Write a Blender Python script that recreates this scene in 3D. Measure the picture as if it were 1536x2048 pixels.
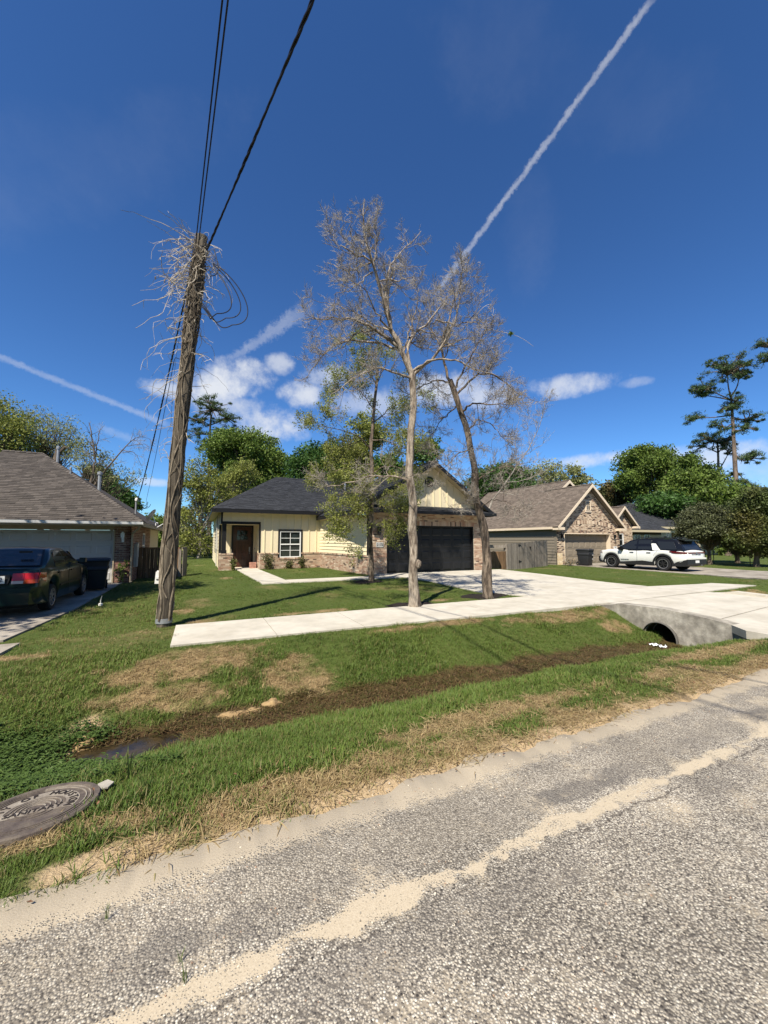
import bpy, math, random, numpy as np
from mathutils import Vector, Matrix, Quaternion, noise as mnoise

for o in list(bpy.data.objects):
    bpy.data.objects.remove(o)
random.seed(11)
rng = np.random.default_rng(11)
sc = bpy.context.scene
C = sc.collection
R = math.radians

# ------------------------------------------------------------------ camera
# street frame: +X along the street (to the right), +Y from the street into the lots
YAW = R(64.5)
PITCH = math.atan(56 / 769)
CAMP = Vector((0, 0, 1.6))
fh = Vector((math.cos(YAW), math.sin(YAW), 0))
RIGHT = Vector((math.sin(YAW), -math.cos(YAW), 0))
FWD = fh * math.cos(PITCH) + Vector((0, 0, math.sin(PITCH)))
UP = RIGHT.cross(FWD)
cd = bpy.data.cameras.new('camera')
cam = bpy.data.objects.new('camera', cd)
C.objects.link(cam)
cd.sensor_fit = 'VERTICAL'
cd.sensor_height = 24.0
cd.lens = 769 / 2048 * 24.0
cd.clip_start = 0.05
cd.clip_end = 3000
M3 = Matrix((RIGHT, UP, -FWD)).transposed()
cam.matrix_world = Matrix.Translation(CAMP) @ M3.to_4x4()
sc.camera = cam

def ray(px, py):
    return FWD + RIGHT * ((px - 768) / 769) - UP * ((py - 1024) / 769)
def at_d(px, py, d):
    return CAMP + ray(px, py) * d
def at_y(px, py, y):
    r = ray(px, py)
    return CAMP + r * (y / r.y)
def at_z(px, py, z=0.0):
    r = ray(px, py)
    return CAMP + r * ((z - CAMP.z) / r.z)

# ------------------------------------------------------------------ light
SUN_EL, SUN_AZ = R(52), R(47)
sd = Vector((math.sin(SUN_AZ) * math.cos(SUN_EL), math.cos(SUN_AZ) * math.cos(SUN_EL), -math.sin(SUN_EL)))
sl = bpy.data.lights.new('sun', 'SUN')
sl.energy = 5.0
sl.angle = R(0.53)
sl.color = (1.0, 0.925, 0.80)
so = bpy.data.objects.new('sun', sl)
so.rotation_euler = sd.to_track_quat('-Z', 'Y').to_euler()
so.location = (-20, -20, 40)
C.objects.link(so)

vs = sc.view_settings
vs.view_transform = 'Standard'
vs.look = 'None'
vs.exposure = 0.72
vs.gamma = 1.0
vs.use_curve_mapping = False

world = bpy.data.worlds.new("World")
sc.world = world
world.use_nodes = True
wt = world.node_tree
for n in list(wt.nodes):
    wt.nodes.remove(n)
WN, WL = wt.nodes, wt.links

def wmath(op, a, b=None, c=None, clamp=False):
    n = WN.new('ShaderNodeMath'); n.operation = op; n.use_clamp = clamp
    for i, v in enumerate((a, b, c)):
        if v is None: continue
        if isinstance(v, (int, float)): n.inputs[i].default_value = v
        else: WL.new(v, n.inputs[i])
    return n.outputs[0]
def wdot(vec, const):
    n = WN.new('ShaderNodeVectorMath'); n.operation = 'DOT_PRODUCT'
    WL.new(vec, n.inputs[0]); n.inputs[1].default_value = const
    return n.outputs['Value']
def wstep(v, a, b, lo=0.0, hi=1.0):
    n = WN.new('ShaderNodeMapRange'); n.interpolation_type = 'SMOOTHSTEP'
    WL.new(v, n.inputs['Value'])
    n.inputs['From Min'].default_value = a; n.inputs['From Max'].default_value = b
    n.inputs['To Min'].default_value = lo; n.inputs['To Max'].default_value = hi
    return n.outputs['Result']
def wnoise(scale, detail=6, rough=0.6, dist=0.0, vec=None):
    n = WN.new('ShaderNodeTexNoise')
    n.inputs['Scale'].default_value = scale; n.inputs['Detail'].default_value = detail
    n.inputs['Roughness'].default_value = rough; n.inputs['Distortion'].default_value = dist
    WL.new(vec if vec is not None else wdir, n.inputs['Vector'])
    return n.outputs['Fac']
tcw = WN.new('ShaderNodeTexCoord')
wdir = tcw.outputs['Generated']
sky = WN.new('ShaderNodeTexSky')
sky.sky_type = 'NISHITA'
sky.sun_disc = False
sky.sun_elevation = SUN_EL
sky.sun_rotation = R(180) + SUN_AZ
sky.altitude = 0
sky.air_density = 1.0
sky.dust_density = 0.05
sky.ozone_density = 3.2
# deepen and blue the whole sky evenly, as a phone camera renders it
hsv = WN.new('ShaderNodeVectorMath'); hsv.operation = 'MULTIPLY'
WL.new(sky.outputs['Color'], hsv.inputs[0]); hsv.inputs[1].default_value = (1 / 1.29, 1 / 2.98, 1 / 5.6)
gam = WN.new('ShaderNodeGamma'); gam.inputs['Gamma'].default_value = 1.15
WL.new(hsv.outputs[0], gam.inputs['Color'])
hs2 = WN.new('ShaderNodeVectorMath'); hs2.operation = 'MULTIPLY'
WL.new(gam.outputs[0], hs2.inputs[0]); hs2.inputs[1].default_value = (.82, 3.4, 9.6)
nz_a = wnoise(14, 8, 0.62)
nz_b = wnoise(45, 6, 0.65)
nz_c = wnoise(5, 5, 0.6)
nz_d = wnoise(140, 5, 0.7)
def wcloud(d, w, h, strength=1.0, tilt=0.0, ragged=1.1):
    d = d.normalized()
    hx = Vector((0, 0, 1)).cross(d).normalized(); vx = d.cross(hx).normalized()
    h1 = hx * math.cos(tilt) + vx * math.sin(tilt); v1 = -hx * math.sin(tilt) + vx * math.cos(tilt)
    a = wmath('SUBTRACT', wdot(wdir, tuple(h1 / w)), d.dot(h1) / w)
    b = wmath('SUBTRACT', wdot(wdir, tuple(v1 / h)), d.dot(v1) / h)
    front = wmath('GREATER_THAN', wdot(wdir, tuple(d)), 0.2)
    r2 = wmath('MULTIPLY_ADD', b, b, wmath('MULTIPLY', a, a))
    r2 = wmath('ADD', r2, wmath('MULTIPLY_ADD', nz_a, ragged * 3.2, -ragged * 1.65))
    r2 = wmath('ADD', r2, wmath('MULTIPLY_ADD', nz_b, ragged * 1.2, -ragged * 0.6))
    return wmath('MULTIPLY', wstep(r2, -0.5, 1.35, strength, 0.0), front)
def wtrail(d1, d2, w1, w2, strength, ragged=1.0, fade=0.1):
    d1 = d1.normalized(); d2 = d2.normalized()
    n = d1.cross(d2).normalized(); b = n.cross(d1).normalized()
    ang = math.atan2(d2.dot(b), d2.dot(d1))
    t = wmath('DIVIDE', wmath('ARCTAN2', wdot(wdir, tuple(b)), wdot(wdir, tuple(d1))), ang)
    wid = wmath('MULTIPLY_ADD', t, w2 - w1, w1)
    a = wmath('DIVIDE', wdot(wdir, tuple(n)), wid)
    a = wmath('ADD', a, wmath('MULTIPLY_ADD', nz_b, 1.2 * ragged, -0.6 * ragged))
    a = wmath('ADD', a, wmath('MULTIPLY_ADD', nz_d, 1.6 * ragged, -0.8 * ragged))
    m = wstep(wmath('ABSOLUTE', a), 0.15, 1.1, strength, 0.0)
    m = wmath('MULTIPLY', m, wmath('MULTIPLY_ADD', nz_b, 1.1, 0.45))
    m = wmath('MULTIPLY', m, wstep(t, 0.0, fade))
    return wmath('MULTIPLY', m, wstep(t, 1.0 - fade, 1.0, 1.0, 0.0))
k = 1 / 769.0
masks = []
for (px, py, w, h, s, tl) in [(445, 765, 80, 36, .9, -.25), (345, 780, 46, 14, .65, 0), (535, 848, 74, 36, .85, -.1), (470, 815, 70, 24, .6, 0),
                              (602, 792, 40, 26, .8, 0), (655, 752, 44, 20, .6, 0), (561, 728, 24, 18, .6, 0),
                              (1140, 770, 74, 19, .7, .05), (1268, 766, 26, 8, .3, .1), (985, 795, 66, 28, .7, 0),
                              (880, 780, 80, 34, .75, 0), (740, 805, 90, 30, .5, 0), (1185, 920, 80, 13, .75, 0), (1420, 915, 90, 22, .7, 0),
                              (1530, 945, 80, 40, .35, 0), (310, 965, 34, 7, .5, 0)]:
    masks.append(wcloud(ray(px, py), w * k, h * k, s, tl))
for az, el, w, h in [(-80, 14, .3, .06), (-120, 20, .25, .07), (150, 16, .3, .06), (200, 24, .3, .09), (100, 12, .35, .05)]:  # unseen clouds outside the view, added for reflections
    masks.append(wcloud(Vector((math.sin(R(az)) * math.cos(R(el)), math.cos(R(az)) * math.cos(R(el)), math.sin(R(el)))), w, h, .8))
masks.append(wtrail(ray(868, 592), ray(1325, -30), .0075, .0060, .34, 1.1, .06))
masks.append(wtrail(ray(425, 742), ray(640, 600), .006, .026, .24, 1.0, .3))
masks.append(wtrail(ray(-60, 690), ray(350, 855), .007, .009, .22, .9, .1))
masks.append(wtrail(ray(180, 848), ray(300, 892), .010, .010, .14, .7, .3))
for (px, py, w, h, s, tl) in [(170, 340, 230, 50, .03, -.75), (1010, 110, 100, 60, .026, .5), (1060, 470, 40, 80, .028, 0), (60, 300, 150, 40, .028, -.7),
                              (1240, 200, 120, 50, .018, 0.5)]:
    masks.append(wmath('MULTIPLY', wcloud(ray(px, py), w * k, h * k, s, tl, .7), wstep(nz_c, .3, .7, .4, 1.3)))
m = masks[0]
for q in masks[1:]:
    m = wmath('MAXIMUM', m, q)
mixw = WN.new('ShaderNodeMix'); mixw.data_type = 'RGBA'
WL.new(m, mixw.inputs['Factor'])
WL.new(hs2.outputs[0], mixw.inputs[6])
mixw.inputs[7].default_value = (9.6, 9.9, 10.4, 1)
bg = WN.new('ShaderNodeBackground')
bg.inputs['Strength'].default_value = 0.0535
WL.new(mixw.outputs[2], bg.inputs['Color'])
wo = WN.new('ShaderNodeOutputWorld')
WL.new(bg.outputs[0], wo.inputs['Surface'])

# ------------------------------------------------------------------ helpers
ORG = {}
def org(o):
    return ORG.get(o.name, Vector((0, 0, 0)))
class MB:
    def __init__(s): s.v = []; s.f = []
    def add(s, vs, fs):
        n = len(s.v); s.v += [tuple(q) for q in vs]; s.f += [tuple(i + n for i in f) for f in fs]; return s
    def box(s, x0, y0, z0, x1, y1, z1):
        return s.add([(x0,y0,z0),(x1,y0,z0),(x1,y1,z0),(x0,y1,z0),(x0,y0,z1),(x1,y0,z1),(x1,y1,z1),(x0,y1,z1)],
                     [(0,3,2,1),(4,5,6,7),(0,1,5,4),(1,2,6,5),(2,3,7,6),(3,0,4,7)])
    def obox(s, o, ax, ay, az):
        o, ax, ay, az = Vector(o), Vector(ax), Vector(ay), Vector(az)
        return s.add([o, o+ax, o+ax+ay, o+ay, o+az, o+ax+az, o+ax+ay+az, o+ay+az],
                     [(0,3,2,1),(4,5,6,7),(0,1,5,4),(1,2,6,5),(2,3,7,6),(3,0,4,7)])
    def prism(s, pts, off):
        n = len(pts); off = Vector(off); p = [Vector(q) for q in pts]
        return s.add(p + [q + off for q in p], [tuple(range(n))[::-1], tuple(range(n, 2*n))] + [(i, (i+1) % n, n + (i+1) % n, n + i) for i in range(n)])
    def tube(s, pts, r, n=8, cap=True):
        pts = [Vector(p) for p in pts]; K = len(pts)
        rs = r if isinstance(r, (list, tuple)) else [r] * K
        vs = []; u = None
        for i in range(K):
            t = (pts[min(i+1, K-1)] - pts[max(i-1, 0)]).normalized()
            if u is None: u = t.orthogonal().normalized()
            u = (u - t * u.dot(t)).normalized(); w = t.cross(u)
            for j in range(n):
                a = 2 * math.pi * j / n
                vs.append(pts[i] + (u * math.cos(a) + w * math.sin(a)) * rs[i])
        fs = [(i*n+j, i*n+(j+1) % n, (i+1)*n+(j+1) % n, (i+1)*n+j) for i in range(K-1) for j in range(n)]
        if cap: fs += [tuple(range(n))[::-1], tuple(range((K-1)*n, K*n))]
        return s.add(vs, fs)
    def lathe(s, prof, c=(0,0,0), axis='Z', n=20):
        vs = []; c = Vector(c)
        for r, h in prof:
            for j in range(n):
                a = 2*math.pi*j/n; p, q = r*math.cos(a), r*math.sin(a)
                vs.append(c + Vector({'Z': (p, q, h), 'X': (h, p, q), 'Y': (q, h, p)}[axis]))
        K = len(prof)
        fs = [(i*n+j, i*n+(j+1) % n, (i+1)*n+(j+1) % n, (i+1)*n+j) for i in range(K-1) for j in range(n)]
        if prof[0][0] > 1e-4: fs.append(tuple(range(n))[::-1])
        if prof[-1][0] > 1e-4: fs.append(tuple(range((K-1)*n, K*n)))
        return s.add(vs, fs)
    def quad(s, a, b, c, d): return s.add([a, b, c, d], [(0, 1, 2, 3)])
    def build(s, name, mat, parent=None, loc=None, smooth=False):
        L = org(parent) if parent else Vector(loc or (0, 0, 0))
        me = bpy.data.meshes.new(name)
        me.from_pydata([(x - L.x, y - L.y, z - L.z) for x, y, z in s.v], [], s.f)
        return link(name, me, mat, parent, L, smooth)
def link(name, me, mat, parent=None, L=None, smooth=False):
    if mat is not None: me.materials.append(mat)
    if smooth:
        me.polygons.foreach_set('use_smooth', np.ones(len(me.polygons), dtype=bool))
        try: me.set_sharp_from_angle(angle=R(38))
        except Exception: pass
    me.update()
    o = bpy.data.objects.new(name, me); C.objects.link(o)
    if parent: o.parent = parent
    elif L is not None: o.location = L
    ORG[o.name] = Vector(L) if L is not None else Vector((0, 0, 0))
    return o
def np_mesh(name, V, F, mat, parent=None, loc=(0, 0, 0), smooth=False):
    L = org(parent) if parent else Vector(loc)
    V = np.asarray(V, dtype=np.float32) - np.array(L, dtype=np.float32)
    F = np.asarray(F, dtype=np.int32); k = F.shape[1]
    me = bpy.data.meshes.new(name)
    me.vertices.add(len(V)); me.vertices.foreach_set('co', V.ravel())
    me.loops.add(F.size); me.loops.foreach_set('vertex_index', F.ravel())
    me.polygons.add(len(F)); me.polygons.foreach_set('loop_start', np.arange(0, F.size, k, dtype=np.int32))
    try: me.polygons.foreach_set('loop_total', np.full(len(F), k, dtype=np.int32))
    except Exception: pass
    if smooth: me.polygons.foreach_set('use_smooth', np.ones(len(F), dtype=bool))
    me.update(calc_edges=True); me.validate()
    if mat is not None: me.materials.append(mat)
    o = bpy.data.objects.new(name, me); C.objects.link(o)
    if parent: o.parent = parent
    else: o.location = L
    ORG[o.name] = Vector(L)
    return o
def tag(o, label=None, cat=None, group=None, kind=None):
    if label: o['label'] = label
    if cat: o['category'] = cat
    if group: o['group'] = group
    if kind: o['kind'] = kind
    return o
def thing(name, label, cat, loc, group=None):
    o = bpy.data.objects.new(name, None); C.objects.link(o)
    o.location = loc; o.empty_display_size = .2; ORG[o.name] = Vector(loc)
    return tag(o, label, cat, group)
UNIT = {}
def piece(name, key, mat, parent, mw):
    """one small repeated piece: shared unit mesh, placed by a world matrix under its parent"""
    kk = (key, mat.name)
    if kk not in UNIT:
        me = bpy.data.meshes.new(key); v, f = PROTO[key]
        me.from_pydata(v, [], f); me.materials.append(mat); UNIT[kk] = me
    o = bpy.data.objects.new(name, UNIT[kk]); C.objects.link(o)
    o.parent = parent
    o.matrix_basis = Matrix.Translation(-org(parent)) @ mw
    return o
PROTO = {'brick': ([(0,0,0),(1,0,0),(1,1,0),(0,1,0),(0,0,1),(1,0,1),(1,1,1),(0,1,1)],
                   [(0,3,2,1),(4,5,6,7),(0,1,5,4),(1,2,6,5),(2,3,7,6),(3,0,4,7)]),
         'shingle': ([(0,0,-.4),(1,0,-.4),(1,1,-.4),(0,1,-.4),(0,0,1),(1,0,1),(1,1,.12),(0,1,.12)],
                     [(4,5,6,7),(0,1,5,4),(1,2,6,5),(3,0,4,7)])}
def frame(o, ax, ay, az):
    m = Matrix((ax, ay, az)).transposed().to_4x4(); m.translation = o; return m

# ------------------------------------------------------------------ materials
def mat(name, col, rough=.7, var=.0, vscale=3.0, col2=None, bump=0., bscale=40., rnd=0., spec=.3, metal=0., stretch=None, coat=0., detail=6, c2lo=.4, c2hi=.62, trans=0., palette=None):
    m = bpy.data.materials.new(name); m.use_nodes = True
    nt = m.node_tree; N, L = nt.nodes, nt.links
    b = N['Principled BSDF']
    b.inputs['Roughness'].default_value = rough; b.inputs['Metallic'].default_value = metal
    b.inputs['Specular IOR Level'].default_value = spec; b.inputs['Coat Weight'].default_value = coat
    tc = N.new('ShaderNodeTexCoord'); vec = tc.outputs['Object']
    if stretch:
        mp = N.new('ShaderNodeMapping'); mp.inputs['Scale'].default_value = stretch
        L.new(vec, mp.inputs['Vector']); vec = mp.outputs['Vector']
    def nz(s, d=6, r=.6):
        n = N.new('ShaderNodeTexNoise'); n.inputs['Scale'].default_value = s; n.inputs['Detail'].default_value = d; n.inputs['Roughness'].default_value = r
        L.new(vec, n.inputs['Vector']); return n.outputs['Fac']
    c = N.new('ShaderNodeRGB'); c.outputs[0].default_value = (*col, 1); cur = c.outputs[0]
    rv = None
    if rnd or palette:
        oi = N.new('ShaderNodeObjectInfo'); ge = N.new('ShaderNodeNewGeometry')
        ad = N.new('ShaderNodeMath'); ad.operation = 'ADD'; L.new(oi.outputs['Random'], ad.inputs[0]); L.new(ge.outputs['Random Per Island'], ad.inputs[1])
        fr = N.new('ShaderNodeMath'); fr.operation = 'FRACT'; L.new(ad.outputs[0], fr.inputs[0]); rv = fr.outputs[0]
    if palette:
        cr = N.new('ShaderNodeValToRGB'); cr.color_ramp.interpolation = 'CONSTANT'
        e = cr.color_ramp.elements
        while len(e) < len(palette): e.new(.5)
        for i, (p, q) in enumerate(palette): e[i].position = p; e[i].color = (*q, 1)
        L.new(rv, cr.inputs['Fac']); cur = cr.outputs['Color']
    if col2:
        mr = N.new('ShaderNodeMapRange'); mr.inputs['From Min'].default_value = c2lo; mr.inputs['From Max'].default_value = c2hi
        L.new(nz(vscale, detail), mr.inputs['Value'])
        mx = N.new('ShaderNodeMix'); mx.data_type = 'RGBA'; L.new(mr.outputs[0], mx.inputs['Factor']); L.new(cur, mx.inputs[6]); mx.inputs[7].default_value = (*col2, 1); cur = mx.outputs[2]
    if var:
        mr = N.new('ShaderNodeMapRange'); mr.inputs['From Min'].default_value = .25; mr.inputs['From Max'].default_value = .75
        mr.inputs['To Min'].default_value = 1 - var; mr.inputs['To Max'].default_value = 1 + var
        L.new(nz(vscale * 2.7, 8, .7), mr.inputs['Value'])
        vm = N.new('ShaderNodeVectorMath'); vm.operation = 'SCALE'; L.new(cur, vm.inputs[0]); L.new(mr.outputs[0], vm.inputs['Scale']); cur = vm.outputs[0]
    if rnd and not palette or (palette and rnd):
        mr = N.new('ShaderNodeMapRange'); mr.inputs['To Min'].default_value = 1 - rnd; mr.inputs['To Max'].default_value = 1 + rnd
        L.new(rv, mr.inputs['Value'])
        vm = N.new('ShaderNodeVectorMath'); vm.operation = 'SCALE'; L.new(cur, vm.inputs[0]); L.new(mr.outputs[0], vm.inputs['Scale']); cur = vm.outputs[0]
    L.new(cur, b.inputs['Base Color'])
    if bump:
        bp = N.new('ShaderNodeBump'); bp.inputs['Strength'].default_value = bump; bp.inputs['Distance'].default_value = .02
        L.new(nz(bscale, 8, .65), bp.inputs['Height']); L.new(bp.outputs[0], b.inputs['Normal'])
    if trans:
        tr = N.new('ShaderNodeBsdfTranslucent'); ms = N.new('ShaderNodeMixShader'); ms.inputs[0].default_value = trans
        L.new(cur, tr.inputs['Color']); L.new(b.outputs[0], ms.inputs[1]); L.new(tr.outputs[0], ms.inputs[2])
        L.new(ms.outputs[0], N['Material Output'].inputs['Surface'])
    return m

MT = {}
MT['concrete'] = mat('pale_concrete', (.50, .465, .39), .85, .16, 1.1, (.40, .365, .295), .3, 90, c2lo=.42, c2hi=.72)
MT['concrete_old'] = mat('weathered_concrete', (.33, .295, .245), .9, .3, 1.1, (.20, .175, .14), .35, 70)
MT['concrete_wall'] = mat('headwall_concrete', (.40, .37, .31), .9, .45, 2.6, (.22, .20, .165), .4, 60)
MT['siding'] = mat('cream_siding', (.72, .63, .42), .6, .03, 2)
MT['siding_wood'] = mat('cream_board', (.70, .61, .42), .65, .05, 4, rnd=.03)
MT['soffit'] = mat('soffit_tan', (.50, .42, .28), .7, .05, 3)
MT['trim_black'] = mat('black_trim', (.012, .012, .013), .45, .1, 3)
MT['shingle_dark'] = mat('charcoal_shingle', (.030, .032, .036), .9, .25, 6, rnd=.35, bump=.4, bscale=160)
MT['deck_dark'] = mat('charcoal_roof_deck', (.022, .023, .026), .95)
MT['shingle_brown'] = mat('weathered_brown_shingle', (.078, .067, .058), .92, .3, 4, rnd=.3, bump=.4, bscale=150)
MT['deck_brown'] = mat('brown_roof_deck', (.055, .046, .04), .95)
MT['shingle_taupe'] = mat('taupe_shingle', (.135, .108, .085), .92, .2, 4, rnd=.28, bump=.4, bscale=150)
MT['mortar'] = mat('mortar', (.52, .46, .36), .95, .15, 8)
MT['brick_main'] = mat('mixed_tan_brick', (.3, .2, .15), .9, .18, 14, bump=.3, bscale=120, rnd=.12,
    palette=[(0, (.44, .32, .23)), (.32, (.50, .38, .275)), (.58, (.32, .19, .13)), (.72, (.40, .265, .185)), (.88, (.12, .085, .065)), (.94, (.55, .45, .34))])
MT['brick_left'] = mat('brown_red_brick', (.22, .12, .085), .9, .18, 14, bump=.3, bscale=120, rnd=.15,
    palette=[(0, (.25, .135, .095)), (.4, (.20, .10, .072)), (.7, (.30, .18, .13)), (.9, (.13, .07, .055))])
MT['brick_right'] = mat('blond_brick', (.4, .3, .2), .9, .15, 14, bump=.2, bscale=120, rnd=.1,
    palette=[(0, (.52, .40, .28)), (.3, (.44, .33, .23)), (.5, (.075, .05, .042)), (.66, (.27, .17, .12)), (.78, (.60, .48, .35))])
MT['mortar_pale'] = mat('pale_mortar', (.66, .55, .42), .95, .12, 8)
MT['stone'] = mat('pale_limestone', (.62, .52, .36), .9, .12, 6, (.50, .36, .20), .4, 30, rnd=.15)
MT['garage_black'] = mat('black_door_paint', (.013, .0135, .015), .42, .1, 3)
MT['garage_white'] = mat('white_door_paint', (.46, .445, .42), .5, .04, 3)
MT['garage_tan'] = mat('taupe_door_paint', (.235, .195, .145), .55, .04, 3)
MT['lap_tan'] = mat('taupe_siding', (.20, .17, .13), .7, .08, 4, rnd=.05)
MT['trim_cream'] = mat('cream_trim', (.70, .58, .43), .6, .05, 3)
MT['beige'] = mat('beige_frieze', (.38, .31, .21), .7, .08, 3)
MT['white_trim'] = mat('white_vinyl', (.78, .78, .76), .4, .02, 3)
MT['glass'] = mat('window_glass', (.012, .014, .013), .04, 0, spec=.6)
MT['screen'] = mat('window_screen', (.03, .035, .03), .25, .1, 20, spec=.5)
MT['door_wood'] = mat('dark_stained_door', (.075, .028, .015), .35, .3, 3, (.045, .016, .009), .15, 30, stretch=(6, 6, .6), coat=.3)
MT['metal'] = mat('brushed_metal', (.45, .45, .45), .35, .05, 5, metal=.9)
MT['galv'] = mat('galvanised_pipe', (.33, .34, .35), .5, .12, 8, metal=.5)
MT['grey_box'] = mat('grey_enclosure', (.42, .42, .40), .5, .06, 5)
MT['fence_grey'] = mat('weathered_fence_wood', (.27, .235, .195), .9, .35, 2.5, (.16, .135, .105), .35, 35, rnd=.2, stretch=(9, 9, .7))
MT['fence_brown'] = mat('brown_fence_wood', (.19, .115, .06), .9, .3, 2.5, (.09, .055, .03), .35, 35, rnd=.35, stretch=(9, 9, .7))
MT['pole_wood'] = mat('weathered_pole_wood', (.145, .122, .09), .95, .4, 2.6, (.055, .045, .034), .7, 26, stretch=(7, 7, .55))
MT['bark_pale'] = mat('pale_grey_bark', (.36, .305, .24), .95, .5, 8, (.13, .10, .075), 1.0, 26, stretch=(1.8, 1.8, .4), c2lo=.44, c2hi=.6)
MT['bark_dark'] = mat('grey_brown_bark', (.23, .18, .135), .95, .5, 8, (.07, .053, .04), 1.0, 26, stretch=(1.8, 1.8, .4), c2lo=.42, c2hi=.58)
MT['bark_far'] = mat('brown_bark', (.15, .115, .085), .95, .3, 3, (.07, .055, .04), .5, 12, stretch=(1, 1, .4))
MT['twig'] = mat('pale_twig', (.37, .335, .285), .9, .3, 5, (.20, .175, .145))
MT['twig_white'] = mat('bleached_vine', (.55, .49, .40), .9, .25, 8, (.33, .28, .21))
MT['vine'] = mat('brown_vine', (.10, .078, .055), .95, .3, 5, (.27, .225, .165))
MT['pod'] = mat('dry_seed_pod', (.20, .15, .09), .8, .3, 20)
MT['leaf_deep'] = mat('deep_green_leaf', (.055, .115, .022), .6, .42, .33, rnd=.45, trans=.3)
MT['leaf_mid'] = mat('green_leaf', (.118, .172, .030), .6, .42, .33, rnd=.45, trans=.32)
MT['leaf_yellow'] = mat('yellow_green_leaf', (.215, .235, .052), .6, .42, .33, rnd=.4, trans=.35)
MT['leaf_spring'] = mat('spring_leaf', (.235, .25, .095), .6, .42, .33, rnd=.4, trans=.35)
MT['leaf_olive'] = mat('olive_leaf', (.075, .095, .028), .55, .42, .33, (.11, .085, .03), rnd=.5, trans=.22)
MT['leaf_olive2'] = mat('dark_cedar_leaf', (.075, .100, .026), .55, .42, .33, (.13, .11, .03), rnd=.5, trans=.22)
MT['leaf_grey'] = mat('grey_green_leaf', (.082, .092, .040), .55, .42, .33, rnd=.5, trans=.2)
MT['needle'] = mat('pine_needle', (.062, .100, .032), .6, .42, .33, rnd=.5, trans=.2)
MT['mulch'] = mat('black_mulch', (.016, .012, .010), .95, .4, 20, bump=.8, bscale=45)
MT['cable'] = mat('black_cable', (.010, .009, .012), .5)
MT['rubber'] = mat('black_rubber', (.015, .015, .016), .75, .2, 10)
MT['plastic'] = mat('black_plastic', (.018, .018, .019), .5, .15, 4)
MT['bin_plastic'] = mat('charcoal_bin_plastic', (.026, .027, .030), .5, .15, 4, bump=.05, bscale=60)
MT['suv_white'] = mat('pearl_white_paint', (.74, .74, .69), .22, .01, 2, coat=.6)
MT['suv_black'] = mat('black_car_paint', (.008, .008, .009), .22, 0, coat=.3)
MT['green_paint'] = mat('dark_green_car_paint', (.005, .018, .015), .28, .05, 3, coat=.35)
MT['car_glass'] = mat('tinted_car_glass', (.018, .020, .021), .06, 0, spec=.45)
MT['rear_glass'] = mat('rear_car_glass', (.04, .038, .04), .10, .4, 3, spec=.5)
MT['red_lens'] = mat('red_lamp_lens', (.42, .012, .012), .15, .1, 30, coat=.5)
MT['amber_lens'] = mat('amber_lamp_lens', (.45, .06, .02), .15, .1, 30, coat=.5)
MT['clear_lens'] = mat('clear_lamp_lens', (.42, .36, .34), .15, .1, 30, coat=.5)
MT['dark_red_lens'] = mat('smoked_red_lens', (.10, .006, .008), .12, 0, coat=.6)
MT['alloy'] = mat('alloy_wheel', (.30, .30, .30), .4, .1, 10, metal=.6)
MT['rim_black'] = mat('black_wheel', (.02, .02, .021), .4, .1, 10)
MT['plate'] = mat('white_plate', (.72, .72, .70), .5)
MT['ink'] = mat('dark_ink', (.02, .02, .03), .6)
MT['blue_ink'] = mat('blue_ink', (.10, .16, .28), .6)
MT['iron'] = mat('cast_iron', (.085, .068, .060), .75, .3, 10, (.14, .115, .09), .3, 90, spec=.3)
MT['iron_worn'] = mat('worn_iron_face', (.30, .265, .215), .75, .25, 10, (.19, .16, .13), .3, 90, spec=.3)
MT['iron_dark'] = mat('iron_letter', (.035, .028, .026), .7, .2, 20)
MT['paper'] = mat('litter_paper', (.70, .70, .72), .8, .1, 8)
MT['stake'] = mat('stake_metal', (.05, .04, .03), .8)
MT['white_cap'] = mat('white_cap', (.65, .64, .60), .6, .1, 5)
MT['red_paver'] = mat('red_paver', (.38, .20, .15), .9, .2, 8, rnd=.15)

# ------------------------------------------------------------------ numpy noise
def vnoise(x, y, seed=0):
    x = np.asarray(x, float); y = np.asarray(y, float)
    xi = np.floor(x).astype(np.int64); yi = np.floor(y).astype(np.int64)
    xf = x - xi; yf = y - yi
    def h(a, b):
        n = (a * 374761393 + b * 668265263 + seed * 974634777) & 0x7fffffff
        n = ((n ^ (n >> 13)) * 1274126177) & 0x7fffffff
        return ((n ^ (n >> 16)) & 0xffff) / 65535.0
    u = xf * xf * (3 - 2 * xf); v = yf * yf * (3 - 2 * yf)
    return (h(xi, yi) * (1-u) + h(xi+1, yi) * u) * (1-v) + (h(xi, yi+1) * (1-u) + h(xi+1, yi+1) * u) * v
def fbm(x, y, s, seed=0, o=4):
    t = 0; a = .5; tot = 0
    for i in range(o):
        t = t + a * vnoise(np.asarray(x) * s, np.asarray(y) * s, seed + i * 17); tot += a; a *= .55; s *= 2.03
    return t / tot
def ss(a, b, x):
    t = np.clip((np.asarray(x, float) - a) / (b - a), 0, 1); return t * t * (3 - 2 * t)
def inpoly(x, y, P):
    x = np.asarray(x); y = np.asarray(y); r = np.zeros(x.shape, bool); n = len(P)
    for i in range(n):
        x1, y1 = P[i]; x2, y2 = P[(i+1) % n]
        c = ((y1 > y) != (y2 > y)) & (x < (x2 - x1) * (y - y1) / (y2 - y1 + 1e-12) + x1)
        r ^= c
    return r
def blob(x, y, cx, cy, rx, ry, s=3, seed=3, ra=.8):
    d = ((x-cx)/rx)**2 + ((y-cy)/ry)**2
    return 1 - ss(.35, 1.15, d + (fbm(x, y, s, seed) - .5) * 2 * ra)

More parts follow.
